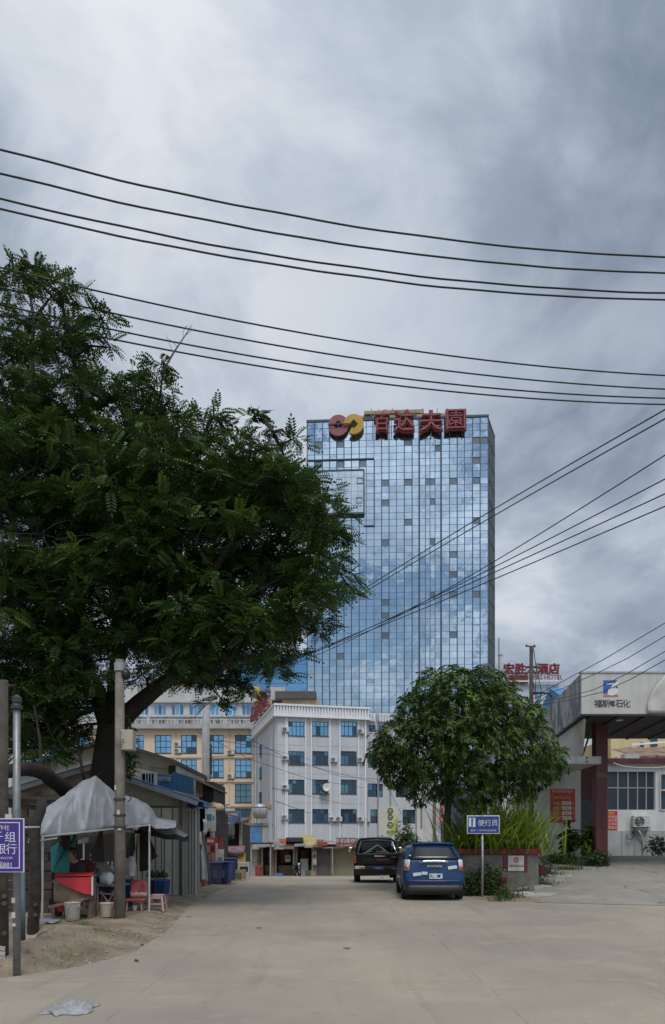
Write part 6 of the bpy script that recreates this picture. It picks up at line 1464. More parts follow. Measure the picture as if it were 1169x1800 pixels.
# row of cluttered shops along the road, each its own lean-to
def shop(label, px0, px1, Y, ptop, roofm, wallm, d=4.0, lean=.35, name='lean_to_shop'):
    x0, x1 = PX(px0, Y), PX(px1, Y); zb = gz(x1, Y); t = thing(name, label, 'shed', ((x0 + x1) / 2, Y, zb)); zt = PZ(ptop, Y)
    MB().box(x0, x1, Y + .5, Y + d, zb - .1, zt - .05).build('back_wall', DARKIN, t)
    n = max(2, int((x1 - x0) / .55))
    for k in range(n):
        a, b_ = lerp(x0 - .1, x1 + .1, k / n), lerp(x0 - .1, x1 + .1, (k + .98) / n); e = rnd.uniform(-.05, .05)
        MB().extrude([(a, Y - .5, zt + e), (b_, Y - .5, zt + e + rnd.uniform(-.03, .03)), (b_, Y + d, zt + lean + e), (a, Y + d, zt + lean + e)], (0, 0, .04)).build('roof_sheet', roofm if rnd.random() < .7 else rnd.choice((RUST, GREYTIN)), t)
    for x in (x0, x1 - .1): MB().box(x, x + .1, Y - .02, Y + .5, zb - .1, zt - .02).build('post', wallm, t)
    return t, x0, x1, zb, zt
s1 = shop('dim lean-to shop with red posters and a leaning mattress', 344, 374, 27.5, 1424, BLUETIN, CORR)
s2 = shop('rusty roofed lean-to shop with purple awning behind the wheelie bins', 384, 424, 36.5, 1446, RUST, OLIVE)
for (px, py, w, h, m_, nm, Y, lab) in ((372,1446,14,34,CORR,'torn_banner',27.0,'torn white banner hanging beside the shop post'),(360,1455,7,30,mat('pale_print',(.42,.45,.48),.8,.3,6),'torn_banner',26.9,'narrow faded print hanging under the blue eave')):
    o = thing(nm, lab, 'banner', P(px, py + h / 2, Y)); g = MB(); rows = [[P(px + w * (u - .5) + 1.2 * math.sin(v * 4), py + h * (v - .5), Y + .05 * math.sin(u * 7 + v * 3)) for u in (0, .25, .5, .75, 1)] for v in (1, .75, .5, .25, 0)]; g.grid(rows).build('cloth', m_, o, smooth=True, solid=.01)
ob1 = thing('shop_banner', 'red white shop poster panel leaning beside the mattress', 'poster', P(372, 1540, 26.8))
MB().box(PX(363, 26.8), PX(383, 26.8), 26.8, 26.85, PZ(1540, 26.8), PZ(1472, 26.8)).build('panel', mat('faded_red_panel', (.33,.045,.03), .7, .35, 3, dirt_amt=.6), ob1)
for a, b_, c, d in ((364,370,1504,1540),(372,378,1500,1534),(379,383,1482,1540),(364,376,1476,1481),(371,377,1486,1496),(364,368,1488,1499)): MB().box(PX(a, 26.8), PX(b_, 26.8), 26.78, 26.798, PZ(d, 26.8), PZ(c, 26.8)).build('print_patch', rnd.choice((GREYTIN, mat('faded_card', (.42,.40,.37), .8, .2, 5, dirt_amt=.4), DARKIN)), ob1)
mt = thing('leaning_mattress', 'bent grey white mattress leaning upright against the shops', 'mattress', P(358, 1556, 25.4))
g = MB(); rows = []
for v in range(9):
    t = v / 8; cxp = 351 + 9 * t + 3 * math.sin(t * 3); py = lerp(1462, 1556, t); rows.append([P(cxp + 16 * (u - .5) * (.6 + .4 * t), py, 25.4 + .12 * math.sin(u * 3.14) + .5 * (1 - t)) for u in (0, .25, .5, .75, 1)])
g.grid(rows[::-1]).build('mattress', mat('mattress_cover', (.44,.43,.42), .85, .15, 3, dirt_amt=.3), mt, smooth=True, solid=.07)
for s in (0, 1): MB().tube([r_[0] if s == 0 else r_[-1] for r_ in rows], .045, 8).build('dark_edge', mat('mattress_edge', (.09,.085,.085), .9, .2, 4), mt, smooth=True)
vg = thing('violet_sign', 'small violet striped sign on the shop wall', 'sign', P(337, 1500, 22.3)); MB().box(PX(333, 22.2), PX(341, 22.2), 22.15, 22.2, PZ(1501, 22.2), PZ(1479, 22.2)).build('board', mat('violet', (.13,.06,.42), .5, .1, 3), vg)
for k in range(2): MB().beam(P(334, 1499 - 8 * k, 22.14), P(340, 1490 - 8 * k, 22.14), .03, .01).build('stripe', mat('violet_pale', (.42,.36,.70), .5, .1, 3), vg)
BIN = mat('bin_navy', (.03,.045,.17), .5, .2, 3, dirt_amt=.25)
def bin_(label, px, py, Y, m_, s=1.0):
    x = PX(px, Y); t = thing('wheelie_bin', label, 'bin', (x, Y, gz(x, Y)), rnd.uniform(-.2, .2), 'bins beside the lean-to shops')
    g = MB(); g.v = [(-.26,-.28,0),(.26,-.28,0),(.26,.28,0),(-.26,.28,0),(-.33,-.36,.92),(.33,-.36,.92),(.33,.36,.92),(-.33,.36,.92)]; g.f = [(0,3,2,1),(0,1,5,4),(1,2,6,5),(2,3,7,6),(3,0,4,7),(4,5,6,7)]; g.v = [tuple(q * s for q in v) for v in g.v]; g.build('bin_body', m_, t, False, bevel=.03)
    MB().box(-.36 * s, .36 * s, -.40 * s, .40 * s, .922 * s, .98 * s).build('lid', m_, t, False, bevel=.025)
    MB().box(-.10 * s, .12 * s, -.352 * s, -.325 * s, .25 * s, .62 * s).build('worn_label', mat('worn_label', (.11,.11,.18), .8, .3, 8), t, False)
    return t
bin_('grey blue wheelie bin with a worn label beside the shops', 378, 1557, 26.1, mat('bin_greyblue', (.06,.065,.15), .6, .2, 3, dirt_amt=.4), .76)
bin_('deep blue wheelie bin behind the grey blue one', 394, 1557, 26.7, BIN, .80); bin_('navy bin standing behind the other wheelie bins', 403, 1550, 29.0, BIN, .85)
aw = thing('purple_awning', 'sagging purple and orange print awning of a lean-to shop', 'awning', P(415, 1495, 37))
g = MB(); rows = []
for v in range(6):
    t = v / 5; rows.append([P(lerp(399 + 4 * t, 431 - 3 * t, u), lerp(1487, 1503, t) + 3 * math.sin(u * math.pi) * t, 36.4 - .5 * math.sin(t * 2.5)) for u in [k / 8 for k in range(9)]])
g.grid(rows).build('cloth', mat('awning_print', (.15,.11,.26), .7, .3, 3, c2=(.42,.22,.12)), aw, smooth=True, solid=.01)
for (px, py, w, h, Y, m_, nm, lab) in ((395,1480,10,26,33.8,DARKIN,'hanging_coat','dark coat hanging below the lean-to eave'),(407,1460,9,30,34.6,mat('faded_grey_cloth',(.12,.12,.12),.9,.3,4),'hanging_coat','grey cloth hung up under the rusty roof edge'),(388,1462,8,24,31.5,WHITE,'hanging_shirt','white shirt hanging by the torn banner')):
    o = thing(nm, lab, 'clothes', P(px, py + h / 2, Y)); g = MB(); rows = [[P(px + w * (u - .5) * (1 + .25 * math.sin(v * 3)), py + h * (v - .5), Y + .06 * math.sin(u * 8)) for u in (0, .2, .4, .6, .8, 1)] for v in (1, .66, .33, 0)]; g.grid(rows).build('cloth', m_, o, smooth=True, solid=.02)
rb = MB().beam(P(366, 1424, 27.0), P(420, 1436, 36), .07).build('eave_pole', mat('orange_pole', (.36,.12,.05), .7, .2, 4)); tag(rb, 'orange red pole along the lean-to eaves', 'pole')
bt = thing('bundle', 'cream bundle lying on the lean-to roof beside the grey pole', 'bundle', P(377, 1424, 28)); g = MB(); g.lathe(P(377, 1426, 28), [(.02, 0), (.30, .03), (.34, .14), (.22, .28), (.05, .33)], 14, 1.2, .9); g.v = [tuple(Vector(v) + Vector(noise.noise_vector(Vector(v) * 4)) * .05) for v in g.v]; g.build('sack', mat('sack_cream', (.45,.36,.22), .9, .2, 4), bt, smooth=True)
kg = thing('silver_tank', 'grey water container on the blue washing box', 'tank', P(462, 1437, 47))
Y = 47; g = MB(); g.lathe(P(457, 1439, Y), [(.25, 0), (.40, .05), (.46, .38), (.48, .62), (.46, .66), (.40, .70)], 20); g.build('tank_body', mat('tank_grey', (.34,.33,.32), .6, .2, 2, streak=.5), kg, smooth=True)
MB().lathe(P(457, 1420, Y), [(.47, 0), (.42, .12), (.25, .24), (.05, .27)], 20).build('tank_lid', STEEL, kg, smooth=True)
tb2 = thing('tank_stand', 'blue and white box stand under the grey water container', 'stand', (PX(462, Y), Y, gz(PX(462, Y), Y)))
zb = gz(PX(462, Y), Y)
MB().box(PX(440, Y), PX(461, Y), Y, Y + 1.6, PZ(1481, Y), PZ(1452, Y)).build('blue_box', mat('box_blue', (.08,.21,.38), .6, .25, 3, streak=.3), tb2)
MB().box(PX(461.2, Y), PX(474, Y), Y + .02, Y + 1.6, PZ(1481, Y), PZ(1452, Y)).build('white_box', CORR, tb2)
MB().box(PX(432, Y), PX(478, Y), Y - .1, Y + 1.7, PZ(1484, Y), PZ(1481, Y) - .002).build('platform', DARKSTEEL, tb2); MB().box(PX(430, Y), PX(476, Y), Y - .05, Y + 1.7, PZ(1452, Y) + .002, PZ(1447, Y)).build('deck', GREYTIN, tb2)
for px in (434, 440, 474): MB().box(PX(px, Y), PX(px + 2.5, Y), Y + .1, Y + .2, zb - .1, PZ(1484, Y)).build('leg', STEEL, tb2)
MB().box(PX(472, Y), PX(478.5, Y), Y - .06, Y + .12, PZ(1480, Y), PZ(1412, Y)).build('upright', mat('upright_grey', (.38,.40,.44), .6, .15, 2, streak=.3), tb2)
MB().beam(P(440, 1450, Y), P(446, 1420, Y), .05).beam(P(437, 1450, Y), P(443, 1424, Y), .04).build('yellow_strut', mat('strut_yellow', (.45,.34,.06), .7, .2, 3), tb2)
MB().box(PX(470, Y), PX(477, Y), Y - .15, Y - .07, PZ(1420, Y), PZ(1414, Y)).build('orange_box', mat('orange_tin', (.45,.24,.08), .7, .2, 3), tb2)

# far row of tin stalls across the road end
FY = 55.0
def stall(label, px0, px1, peave, proof, roofm, kind_, Y=FY):
    x0, x1 = PX(px0, Y), PX(px1, Y); zb = gz((x0 + x1) / 2, Y); t = thing('tin_stall', label, 'stall', ((x0 + x1) / 2, Y, zb), 0, 'tin stalls at the road end'); ze, zr = PZ(peave, Y), PZ(proof, Y + 4)
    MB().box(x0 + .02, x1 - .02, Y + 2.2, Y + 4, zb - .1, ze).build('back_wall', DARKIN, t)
    n = max(2, int((x1 - x0) / .75))
    for k in range(n):
        a, b_ = lerp(x0 - .05, x1 + .05, k / n), lerp(x0 - .05, x1 + .05, (k + .99) / n); e = rnd.uniform(-.13, .10)
        MB().extrude([(a, Y - .9 + rnd.uniform(-.3, .3), ze + e - .1), (b_, Y - .9, ze + e - .1 + rnd.uniform(-.05, .05)), (b_, Y + 4, zr + e), (a, Y + 4, zr + e)], (0, 0, .05)).build('roof_sheet', rnd.choice((roofm, roofm, RUST, GREYTIN)), t)
    for x in (x0 + .02, x1 - .18): MB().box(x, x + .16, Y - .05, Y + .2, zb - .1, ze).build('post', rnd.choice((CORR, WOOD, OLIVE)), t)
    if kind_ == 'shutter':
        for k in range(9):
            z0, z1 = lerp(zb - .05, ze - .1, k / 9), lerp(zb - .05, ze - .1, (k + .96) / 9); MB().box(x0 + .2, x1 - .2, Y + .02 + .012 * (k % 2), Y + .08, z0, z1).build('shutter_slat', shutm, t)
    elif kind_ == 'wall':
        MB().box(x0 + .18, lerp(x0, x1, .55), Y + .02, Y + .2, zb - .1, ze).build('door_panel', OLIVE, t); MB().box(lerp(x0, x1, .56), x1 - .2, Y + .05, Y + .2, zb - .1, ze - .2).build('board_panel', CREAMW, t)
        MB().box(x0 + .3, lerp(x0, x1, .45), Y, Y + .018, lerp(zb, ze, .45), lerp(zb, ze, .75)).build('ochre_notice', mat('ochre_notice', (.36,.25,.12), .8, .2, 4), t)
    else:
        MB().box(x0 + .25, x1 - .25, Y + .9, Y + 1.5, zb - .1, zb + .75).build('counter', WOOD, t); MB().box(x0 + .35, x1 - .5, Y + 1.9, Y + 2.15, zb + .9, zb + 1.9).build('shelf', mat('shelf_mixed', (.10,.08,.07), .8, .5, 5, c2=(.22,.14,.1)), t)
    return t
shutm = mat('grey_shutter', (.11,.105,.10), .7, .15, 2, streak=.3); stall('tin stall with ochre notice and pale door panels below the tank', 425, 457, 1489, 1478, GREYTIN, 'wall')
stall('dark open tin stall next to the tank upright', 458, 482, 1487, 1478, GREYTIN, 'open')
stall('wide dark open stall with rust red eave', 482, 519, 1490, 1474, RUST, 'open')
stall('open stall behind the parked motorbike', 519, 552, 1488, 1477, GREYTIN, 'open')
stall('tin stall closed by a grey roller shutter', 552, 584, 1488, 1478, RUST, 'shutter')
shutm = mat('olive_shutter', (.25,.235,.14), .7, .12, 2, streak=.3); stall('tin stall closed by an olive roller shutter', 584, 628, 1488, 1480, RUST, 'shutter')
stall('tin stall half hidden behind the black pickup', 628, 690, 1486, 1474, RUST, 'open')
yt = thing('yellow_tarp_bundle', 'crumpled yellow tarpaulin lying on the tin stall roofs', 'tarpaulin', P(540, 1487, FY + .5))
g = MB(); rows = [[P(lerp(526, 556, u) , lerp(1487, 1468 + 5 * abs(u - .45), v) + 2.2 * noise.noise((u * 6, v * 4, 3)), FY + .2 + 1.6 * v) for u in [k / 12 for k in range(13)]] for v in [k / 6 for k in range(7)]]; g.grid(rows).build('tarpaulin', mat('yellow_tarp', (.36,.29,.10), .7, .2, 1.5, dirt_amt=.3), yt, smooth=True, solid=.03)
rsn = thing('stall_sign', 'white and red lettered sign on the olive shuttered stall roof', 'sign', P(607, 1489, FY - 1))
MB().box(PX(591, FY - 1), PX(624, FY - 1), FY - 1.0, FY - .92, PZ(1489, FY - 1), PZ(1472.5, FY - 1)).build('board', mat('sign_maroon_board', (.22,.06,.06), .7, .2, 2), rsn)
lettering('手机维修', .36, CARD, rsn, (0, -.02, .46), ext=.01); lettering('TEL 1387760', .16, CARD, rsn, (0, -.02, .12), ext=.01)
on = thing('orange_crate', 'orange crate on the rust red stall roof', 'crate', P(497, 1483, FY)); MB().obox(P(497, 1479, FY), (.42,.4,.34), (0,.1,.2)).build('crate', mat('orange_crate', (.50,.13,.05), .7, .2, 4), on)
ph = thing('propane_box', 'red box beside the stall door under the water tank', 'box', P(455, 1541, 53.5)); g = MB(); x, z = PX(455, 53.5), gz(PX(455, 53.5), 53.5); g.box(x - .25, x + .25, 53.3, 53.8, z + .02, z + .75); g.build('box', mat('dull_red_box', (.22,.035,.03), .7, .3, 4), ph, bevel=.03); MB().box(x - .3, x + .3, 53.2, 53.7, z - .02, z + .018).build('pallet', WOOD, ph)
# motorbike
mbx, mby = PX(522, 53.2), 53.2; mz = gz(mbx, mby)
mo = thing('motorbike', 'dark motorbike parked facing out of a tin stall', 'motorbike', (mbx, mby, mz), R(20))
for yy in (-.6, .62): 
    g = MB(); n = 20; g.tube([(0, yy + .26 * math.cos(2*math.pi*k/n), .28 + .26 * math.sin(2*math.pi*k/n)) for k in range(n + 1)], .05, 8, cap=False); w = g.build('wheel', RUBBER, mo, False, smooth=True); MB().lathe((0, yy, .28), [(.02,-.06),(.05,0),(.02,.06)], 8).build('hub', STEEL, w, False)
MB().tube([(0,-.6,.28),(0,-.48,.6),(0,-.38,.95)], .035, 6).build('fork', STEEL, mo, False); MB().obox((0,0,.62), (.26,.55,.3), (.1,0,0)).build('tank', CARBLACK, mo, False, bevel=.08); MB().obox((0,.42,.76), (.28,.6,.1), (-.05,0,0)).build('seat', PLASTIC, mo, False, bevel=.04)
MB().tube([(-.36,-.32,1.0),(-.2,-.4,.98),(.2,-.4,.98),(.36,-.32,1.0)], .02, 6).build('handlebar', DARKSTEEL, mo, False); g = MB(); g.lathe((0,0,0), [(.10,0),(.09,.06),(.04,.1)], 14); g.v = [(x, -.44 + z * .9, .86 + y) for x, y, z in g.v]; g.v = [(x, -.88 - y, z) for x, y, z in g.v]; g.build('headlight', LAMPC, mo, False, smooth=True)
MB().obox((0,.05,.38), (.24,.4,.26)).build('engine', DARKSTEEL, mo, False, bevel=.03); MB().obox((0,-.42,.72), (.34,.06,.42), (.25,0,0)).build('leg_shield', CARBLACK, mo, False, bevel=.02)
for s in (-1, 1): MB().tube([(s*.2,-.38,.98),(s*.26,-.36,1.18)], .008, 5).lathe((s*.27,-.36,1.2), [(.02,-.03),(.05,0),(.02,.03)], 8, 1, .3).build('mirror', DARKSTEEL, mo, False)

# small wares and junk in front of the lean-to shops and on their roofs; each its own thing
CB = mat('cardboard', (.30,.21,.12), .9, .2, 5); CW = mat('dirty_white', (.42,.41,.38), .8, .2, 5, dirt_amt=.4); CR = mat('faded_red', (.30,.06,.045), .8, .3, 4); CBL = mat('faded_blue', (.07,.15,.30), .8, .25, 4); CG = mat('dull_green', (.08,.12,.06), .8, .3, 4); CK = mat('near_black', (.025,.024,.024), .9, .3, 4); CY = mat('ochre_plastic', (.42,.30,.08), .7, .25, 4)
def ware(name, label, cat, px, pb, Y, w, h, m_, d=None, rz=0.0, tilt=0.0, lid=None):
    """open-topped box or board standing at a spot: photo column, foot row, distance; metres wide and high"""
    c = P(px, pb, Y); t = thing(name, label, cat, c, rz); d = d or w * .8
    g = MB(); th = min(.02, w * .1)
    if name in ('crate', 'cardboard_box', 'basin'):
        for a in ((-w/2, w/2, -d/2, d/2, 0, th), (-w/2, w/2, -d/2, -d/2 + th, th, h), (-w/2, w/2, d/2 - th, d/2, th, h), (-w/2, -w/2 + th, -d/2 + th, d/2 - th, th, h), (w/2 - th, w/2, -d/2 + th, d/2 - th, th, h)): g.box(*a)
    else: g.obox((0, tilt * h * .5, h / 2), (w, d, h), (-tilt, 0, 0))
    g.build('body', m_, t, False, bevel=min(.012, w * .04))
    if lid: MB().obox((0, tilt * h * .5 - d / 2 - .006, h * .62), (w * .7, .008, h * .28), (-tilt, 0, 0)).build('print', lid, t, False)
    return t
for args in (
 ('crate', 'faded red crate on the ground beside the leaning mattress', 'crate', 349, 1562, 24.6, .42, .30, CR), ('cardboard_box', 'cardboard box at the foot of the corrugated pillar', 'box', 343, 1566, 23.4, .36, .26, CB),
 ('board', 'black board leaning behind the mattress', 'board', 345, 1560, 25.6, .35, 1.5, CK, .04, .1, .12), ('board', 'dirty white board with blue print leaning by the red poster panel', 'board', 385, 1552, 27.4, .30, 1.25, CW, .03, -.1, .15, CBL),
 ('board', 'tall red board standing beside the bins', 'board', 388, 1548, 28.6, .16, 1.7, CR, .05, 0, .03), ('crate', 'dull green crate stacked beside the third bin', 'crate', 413, 1551, 31.0, .5, .4, CG),
 ('cardboard_box', 'cardboard box standing under the purple awning', 'box', 421, 1548, 34.0, .55, .5, CB), ('appliance', 'dirty white washing machine under the purple awning', 'appliance', 428, 1547, 35.0, .55, .85, CW, .5, .2, 0, CK),
 ('board', 'ochre board leaning on the rusty lean-to post', 'board', 424, 1546, 36.0, .4, 1.3, CY, .04, 0, .1), ('board', 'faded blue sign board above the rusty lean-to eave', 'sign', 404, 1445, 36.0, 1.1, .55, CBL, .05, .05, 0, CW),
 ('board', 'black panel hanging beside the purple awning', 'board', 391, 1512, 33.0, .5, 1.7, CK, .05, .1, 0), ('board', 'dirty white panel below the grey pole', 'board', 370, 1462, 27.0, .40, .85, CW, .04, -.1, 0, CBL),
 ('crate', 'ochre crate on the tin roof next to the water tank', 'crate', 426, 1464, 44.0, .6, .45, CY), ('board', 'pale board lying on the tin roof left of the tank', 'board', 418, 1478, 42.0, 1.0, .35, CW, .4, .1, .3),
 ('board', 'black tarred board on the far stall roofs beside the yellow tarpaulin', 'board', 518, 1482, 55.6, 1.3, .35, CK, .5, .1, .4), ('crate', 'faded red crate on the far stall roofs near the yellow tarpaulin', 'crate', 567, 1487, 54.6, .7, .3, CR),
 ('board', 'grey white sheet lying on the far stall roofs right of the yellow tarpaulin', 'board', 577, 1486, 54.8, 1.2, .14, CW, .6, .1, .3), ('crate', 'dull green crate in front of the open far stall', 'crate', 543, 1541, 53.6, .5, .45, CG),
 ('cardboard_box', 'cardboard box at the foot of the grey shutter stall', 'box', 551, 1541, 53.4, .4, .4, CB), ('basin', 'faded blue basin in front of the wide dark stall', 'basin', 490, 1541, 53.4, .6, .25, CBL),
 ('board', 'dirty white notice board hanging in the wide dark stall', 'board', 506, 1515, 55.4, .4, .5, CW, .03, 0, 0, CR), ('appliance', 'dirty white fridge standing in the open stall behind the motorbike', 'appliance', 535, 1541, 55.6, .6, 1.35, CW, .5, 0, 0),
 ('board', 'red white price board on the post of the open far stall', 'board', 553, 1520, 54.6, .3, 1.0, CW, .04, 0, 0, CR)): ware(*args)

# ================================================================== tarpaulin stall and its wares
TARP = mat('grey_tarpaulin', (.27,.285,.305), .7, .14, 2.5, dirt=(.13,.12,.105), dirt_amt=.35, streak=.25, bump=.5, bscale=9)
A = Vector((PX(72, 13.2), 13.2, 0)); Bp = Vector((PX(262, 15.7), 15.7, 0)); ab = Bp - A; back = Vector((-ab.y, ab.x, 0)).normalized()
ten = thing('tarpaulin_stall', 'roadside stall roofed with a peaked wrinkled grey tarpaulin on thin posts', 'stall', (A + Bp) / 2 + Vector((0, 0, .05)))
POSTM = mat('thin_post', (.50,.51,.51), .5, .1, 5, metal=.3)
for (px, Y, pt) in ((74, 13.2, 1470), (262, 15.7, 1448)):
    x = PX(px, Y); MB().tube([(x, Y, gz(x, Y) - .05), (x + .01, Y, PZ(pt, Y))], .022, 8).build('post', POSTM, ten)
bk = [A + back * 2.3, Bp + back * 1.9]
for q in bk: MB().tube([(q.x, q.y, gz(q.x, q.y) - .05), (q.x, q.y, 2.2)], .022, 8).build('post', POSTM, ten)
q = P(243, 1470, 17.0); MB().tube([(q.x, q.y, 0), (q.x, q.y, PZ(1455, 17.0))], .025, 8).build('post', mat('bamboo_post', (.38,.33,.2), .7, .2, 5), ten)
top_o = [(50,1476),(58,1462),(68,1429),(90,1412),(120,1392),(145,1372),(168,1363),(182,1375),(200,1391),(222,1399),(240,1404),(256,1411),(268,1424),(274,1437),(290,1440),(310,1443)]
hem = [(50,1479),(72,1470),(95,1469),(105,1470),(130,1466),(158,1465),(180,1457),(200,1452),(222,1454),(240,1460),(250,1449),(262,1449),(272,1456),(290,1458),(310,1455)]
def depth_at(px): return lerp(12.9, 16.3, (px - 50) / 260)
g = MB(); rows = []; NS = 150; NT = 36
for j in range(NT + 1):
    t = j / NT; r_ = []
    for i in range(NS + 1):
        px = lerp(50, 310, i / NS); Y = depth_at(px); zt = PZ(pwl(top_o, px), Y); zh = PZ(pwl(hem, px), Y); x = PX(px, Y); rise = zt - zh
        if t < .62:
            u = t / .62; prof = 1 - (1 - u) ** 1.7; z = zh + rise * prof; dback = (.05 + 1.05 * u ** 1.6)
        else:
            u = (t - .62) / .38; z = zt - (rise + .15) * .9 * u ** 1.3; dback = 1.1 + 1.2 * u
        # keep the ridge on its sight line while it moves back
        p = Vector((x, Y, z)) ; d = Vector((x, Y, z - CAMZ)); f_ = 1 + dback / Y * .8; p = Vector((0, 0, CAMZ)) + d * f_ if t < .62 else Vector((x * (1 + 1.1 / Y * .8), Y + dback * .8, CAMZ + (z - CAMZ) * (1 + 1.1 / Y * .8)))
        rad_ = math.atan2(t - .66, (px - 168) / 170); w1 = rad_ * 5.5 + .8 * noise.noise((px * .02, t * 2, 3)); far_ = sstep(.02, .30, math.hypot((t - .66) * .9, (px - 168) / 260))
        fold = .055 * ((1 - abs(math.sin(w1))) ** 3 - .25) * far_                        # tension folds running down from the peak
        fold += .045 * (1 - abs(math.sin(px * .085 + 1.4 * noise.noise((px * .03, t * 2.4, 2))))) ** 2 * (1 - t) ** 2   # drape at the hem
        fold += .030 * noise.noise((px * .05, t * 4.0, 1.0)) + .012 * noise.noise((px * .17, t * 13, 4.0))
        crease = -.030 * (1 - abs(noise.noise((px * .028 + t * 1.7, t * 2.6 - px * .012, 7)))) ** 8
        p += Vector((.2, -1, .35)) * (fold + crease) * (.5 if i in (0, NS) else 1); r_.append(p)
    rows.append(r_)
g.grid(rows).build('tarpaulin', TARP, ten, smooth=True, solid=.006)
MB().beam(P(50, 1480, 12.85), P(100, 1473, 13.5), .025).build('edge_pole', POSTM, ten); MB().beam(P(74, 1470, 13.2), P(262, 1450, 15.7), .03).build('ridge_rail', POSTM, ten)
for a_, b2 in (((72,1470,13.2),(40,1520,12.4)), ((262,1449,15.7),(268,1530,15.6)), ((168,1364,16.2),(205,1330,15.0))):
    MB().tube([P(*a_), (P(*a_) + P(*b2)) / 2 - Vector((0, 0, .04)), P(*b2)], .006, 5).build('rope', WIRE, ten)
# parasol at the right end
par = thing('black_parasol', 'black undersided grey parasol leaning at the stall end', 'parasol', (PX(284, 17.2), 17.2, 0))
Y = 17.2; c = P(284, 1440, Y); g = MB(); n = 16; rim = []
for k in range(n): a = 2 * math.pi * k / n; rim.append((c.x + .62 * math.cos(a), c.y + .62 * math.sin(a), PZ(1463, Y) + .03 * math.cos(a * 8) - .1 * math.cos(a)))
i = g.pts(c, *rim)[0]; mid = []
for k in range(n): g.f.append((i, i + 1 + k, i + 1 + (k + 1) % n))
cn = g.build('canopy', mat('parasol_grey', (.16,.165,.175), .8, .2, 3), par, solid=.006)
g = MB()
for k in range(n): a, b_ = Vector(rim[k]), Vector(rim[(k + 1) % n]); g.quad(a, b_, b_ - Vector((0, 0, .10 + .03 * (k % 2))), a - Vector((0, 0, .10 + .03 * ((k + 1) % 2))))
g.build('fringe', mat('parasol_black', (.014,.014,.015), .9, .2, 3), par, solid=.005)
for px in (273, 289): MB().tube([(PX(px, Y), Y, 0), (PX(px, Y), Y, PZ(1460, Y))], .016, 6).build('pole', DARKSTEEL, par)
# table frame and goods
def gp(px, py, Y): return P(px, py, Y)
rt1 = thing('red_counter', 'red plastic sheeted counter box on a low timber stand', 'counter', (PX(130, 14.3), 14.3, gz(PX(130, 14.3), 14.3)))
Y = 14.3; RP = mat('red_plastic_sheet', (.50,.035,.045), .45, .15, 3)
g = MB(); g.extrude([P(97,1540,Y), P(163,1539,Y), P(161,1573,Y), P(148,1572,Y), P(103,1553,Y)], (0, .05, 0)); g.build('red_sheet', RP, rt1, bevel=.008)
g = MB(); g.extrude([P(97,1540,Y), P(163,1539,Y), P(164,1533,Y+.6), P(98,1533,Y+.6)], (0, 0, -.03)); g.build('red_top', RP, rt1)
MB().box(PX(161.5,Y) , PX(163.5,Y), Y - .02, Y + .03, PZ(1574,Y), PZ(1541,Y)).build('white_edge', WHITE, rt1)
MB().box(PX(94,Y+.06), PX(157,Y+.06), Y + .06, Y + .5, PZ(1586,Y), PZ(1545,Y)).build('timber_box', WOOD, rt1, bevel=.01)
MB().extrude([P(84,1592,13.9), P(112,1586,13.9), P(147,1580,13.9), P(146,1584,13.9), P(112,1591,13.9), P(84,1596,13.9)], (0, .5, 0)).build('bench_board', WOOD, rt1)
for px in (90, 154): MB().box(PX(px,Y), PX(px+6,Y), Y, Y + .4, gz(PX(px,Y), Y) - .03, PZ(1586,Y) if px > 100 else PZ(1596, Y)).build('leg', WOOD, rt1)
MB().box(PX(95,Y+.2), PX(135,Y+.2), Y + .1, Y + .3, PZ(1604,Y), PZ(1592,Y)).build('red_bin', RP, rt1)
def bucket(label, px, pb, pt, wpx, Y, m_, handle=True):
    x = PX(px, Y); z0 = gz(x, Y); h = PZ(pt, Y) - PZ(pb, Y); r = wpx / 2 / F * Y; t = thing('bucket', label, 'bucket', (x, Y, z0))
    g = MB(); g.lathe((x, Y, z0), [(r * .82, 0), (r * .86, .01), (r, h * .95), (r * 1.05, h * .95), (r * 1.05, h), (r * .95, h), (r * .82, h * .2)], 22); g.build('pail', m_, t, smooth=True, bevel=.003)
    if handle: n = 10; MB().tube([(x + r * 1.02 * math.cos(math.pi * k / n), Y - .02 - r * .55 * math.sin(math.pi * k / n), z0 + h * .92 - r * .5 * math.sin(math.pi * k / n)) for k in range(n + 1)], .006, 5).build('handle', STEEL, t)
    return t
bucket('dirty white bucket in front of the red counter', 127.5, 1628, 1596, 27, 13.75, mat('bucket_dirty', (.42,.39,.34), .7, .2, 5, dirt_amt=.5))
bucket('cream bucket beside the concrete utility pole', 187.5, 1614, 1589, 25, 14.6, mat('bucket_cream', (.55,.48,.36), .6, .12, 5, dirt_amt=.2))
bag = MB(); rows = []
def sack(name, label, px, py, Y, w, h, m_, seed, cat='bag', zfix=None):
    c = P(px, py, Y); t = thing(name, label, cat, c); g = MB(); n = 16; rws = []
    for j in range(7):
        v = j / 6; r_ = math.sin(math.pi * (.12 + .80 * v)) ** .6; row = []
        for k in range(n + 1):
            a = 2 * math.pi * (k % n) / n; p = Vector((w * .5 * r_ * math.cos(a), w * .38 * r_ * math.sin(a), h * v)); row.append(c + p + Vector(noise.noise_vector(p * 9 + Vector((seed, 0, 0)))) * .045)
        rws.append(row)
    g.grid(rws); g.build('bag_body', m_, t, smooth=True); return t
PLBAG = mat('plastic_bag', (.52,.53,.54), .35, .15, 8, bump=.3, bscale=30)
tbl = thing('folding_table', 'grey folding table with crossed steel legs beside the utility pole', 'table', (PX(190, 15.6), 15.6, gz(PX(190, 15.6), 15.6)))
Y = 15.6; MB().box(PX(158,Y), PX(214,Y), Y - .1, Y + .6, PZ(1558,Y), PZ(1555,Y)).build('table_top', STEEL, tbl)
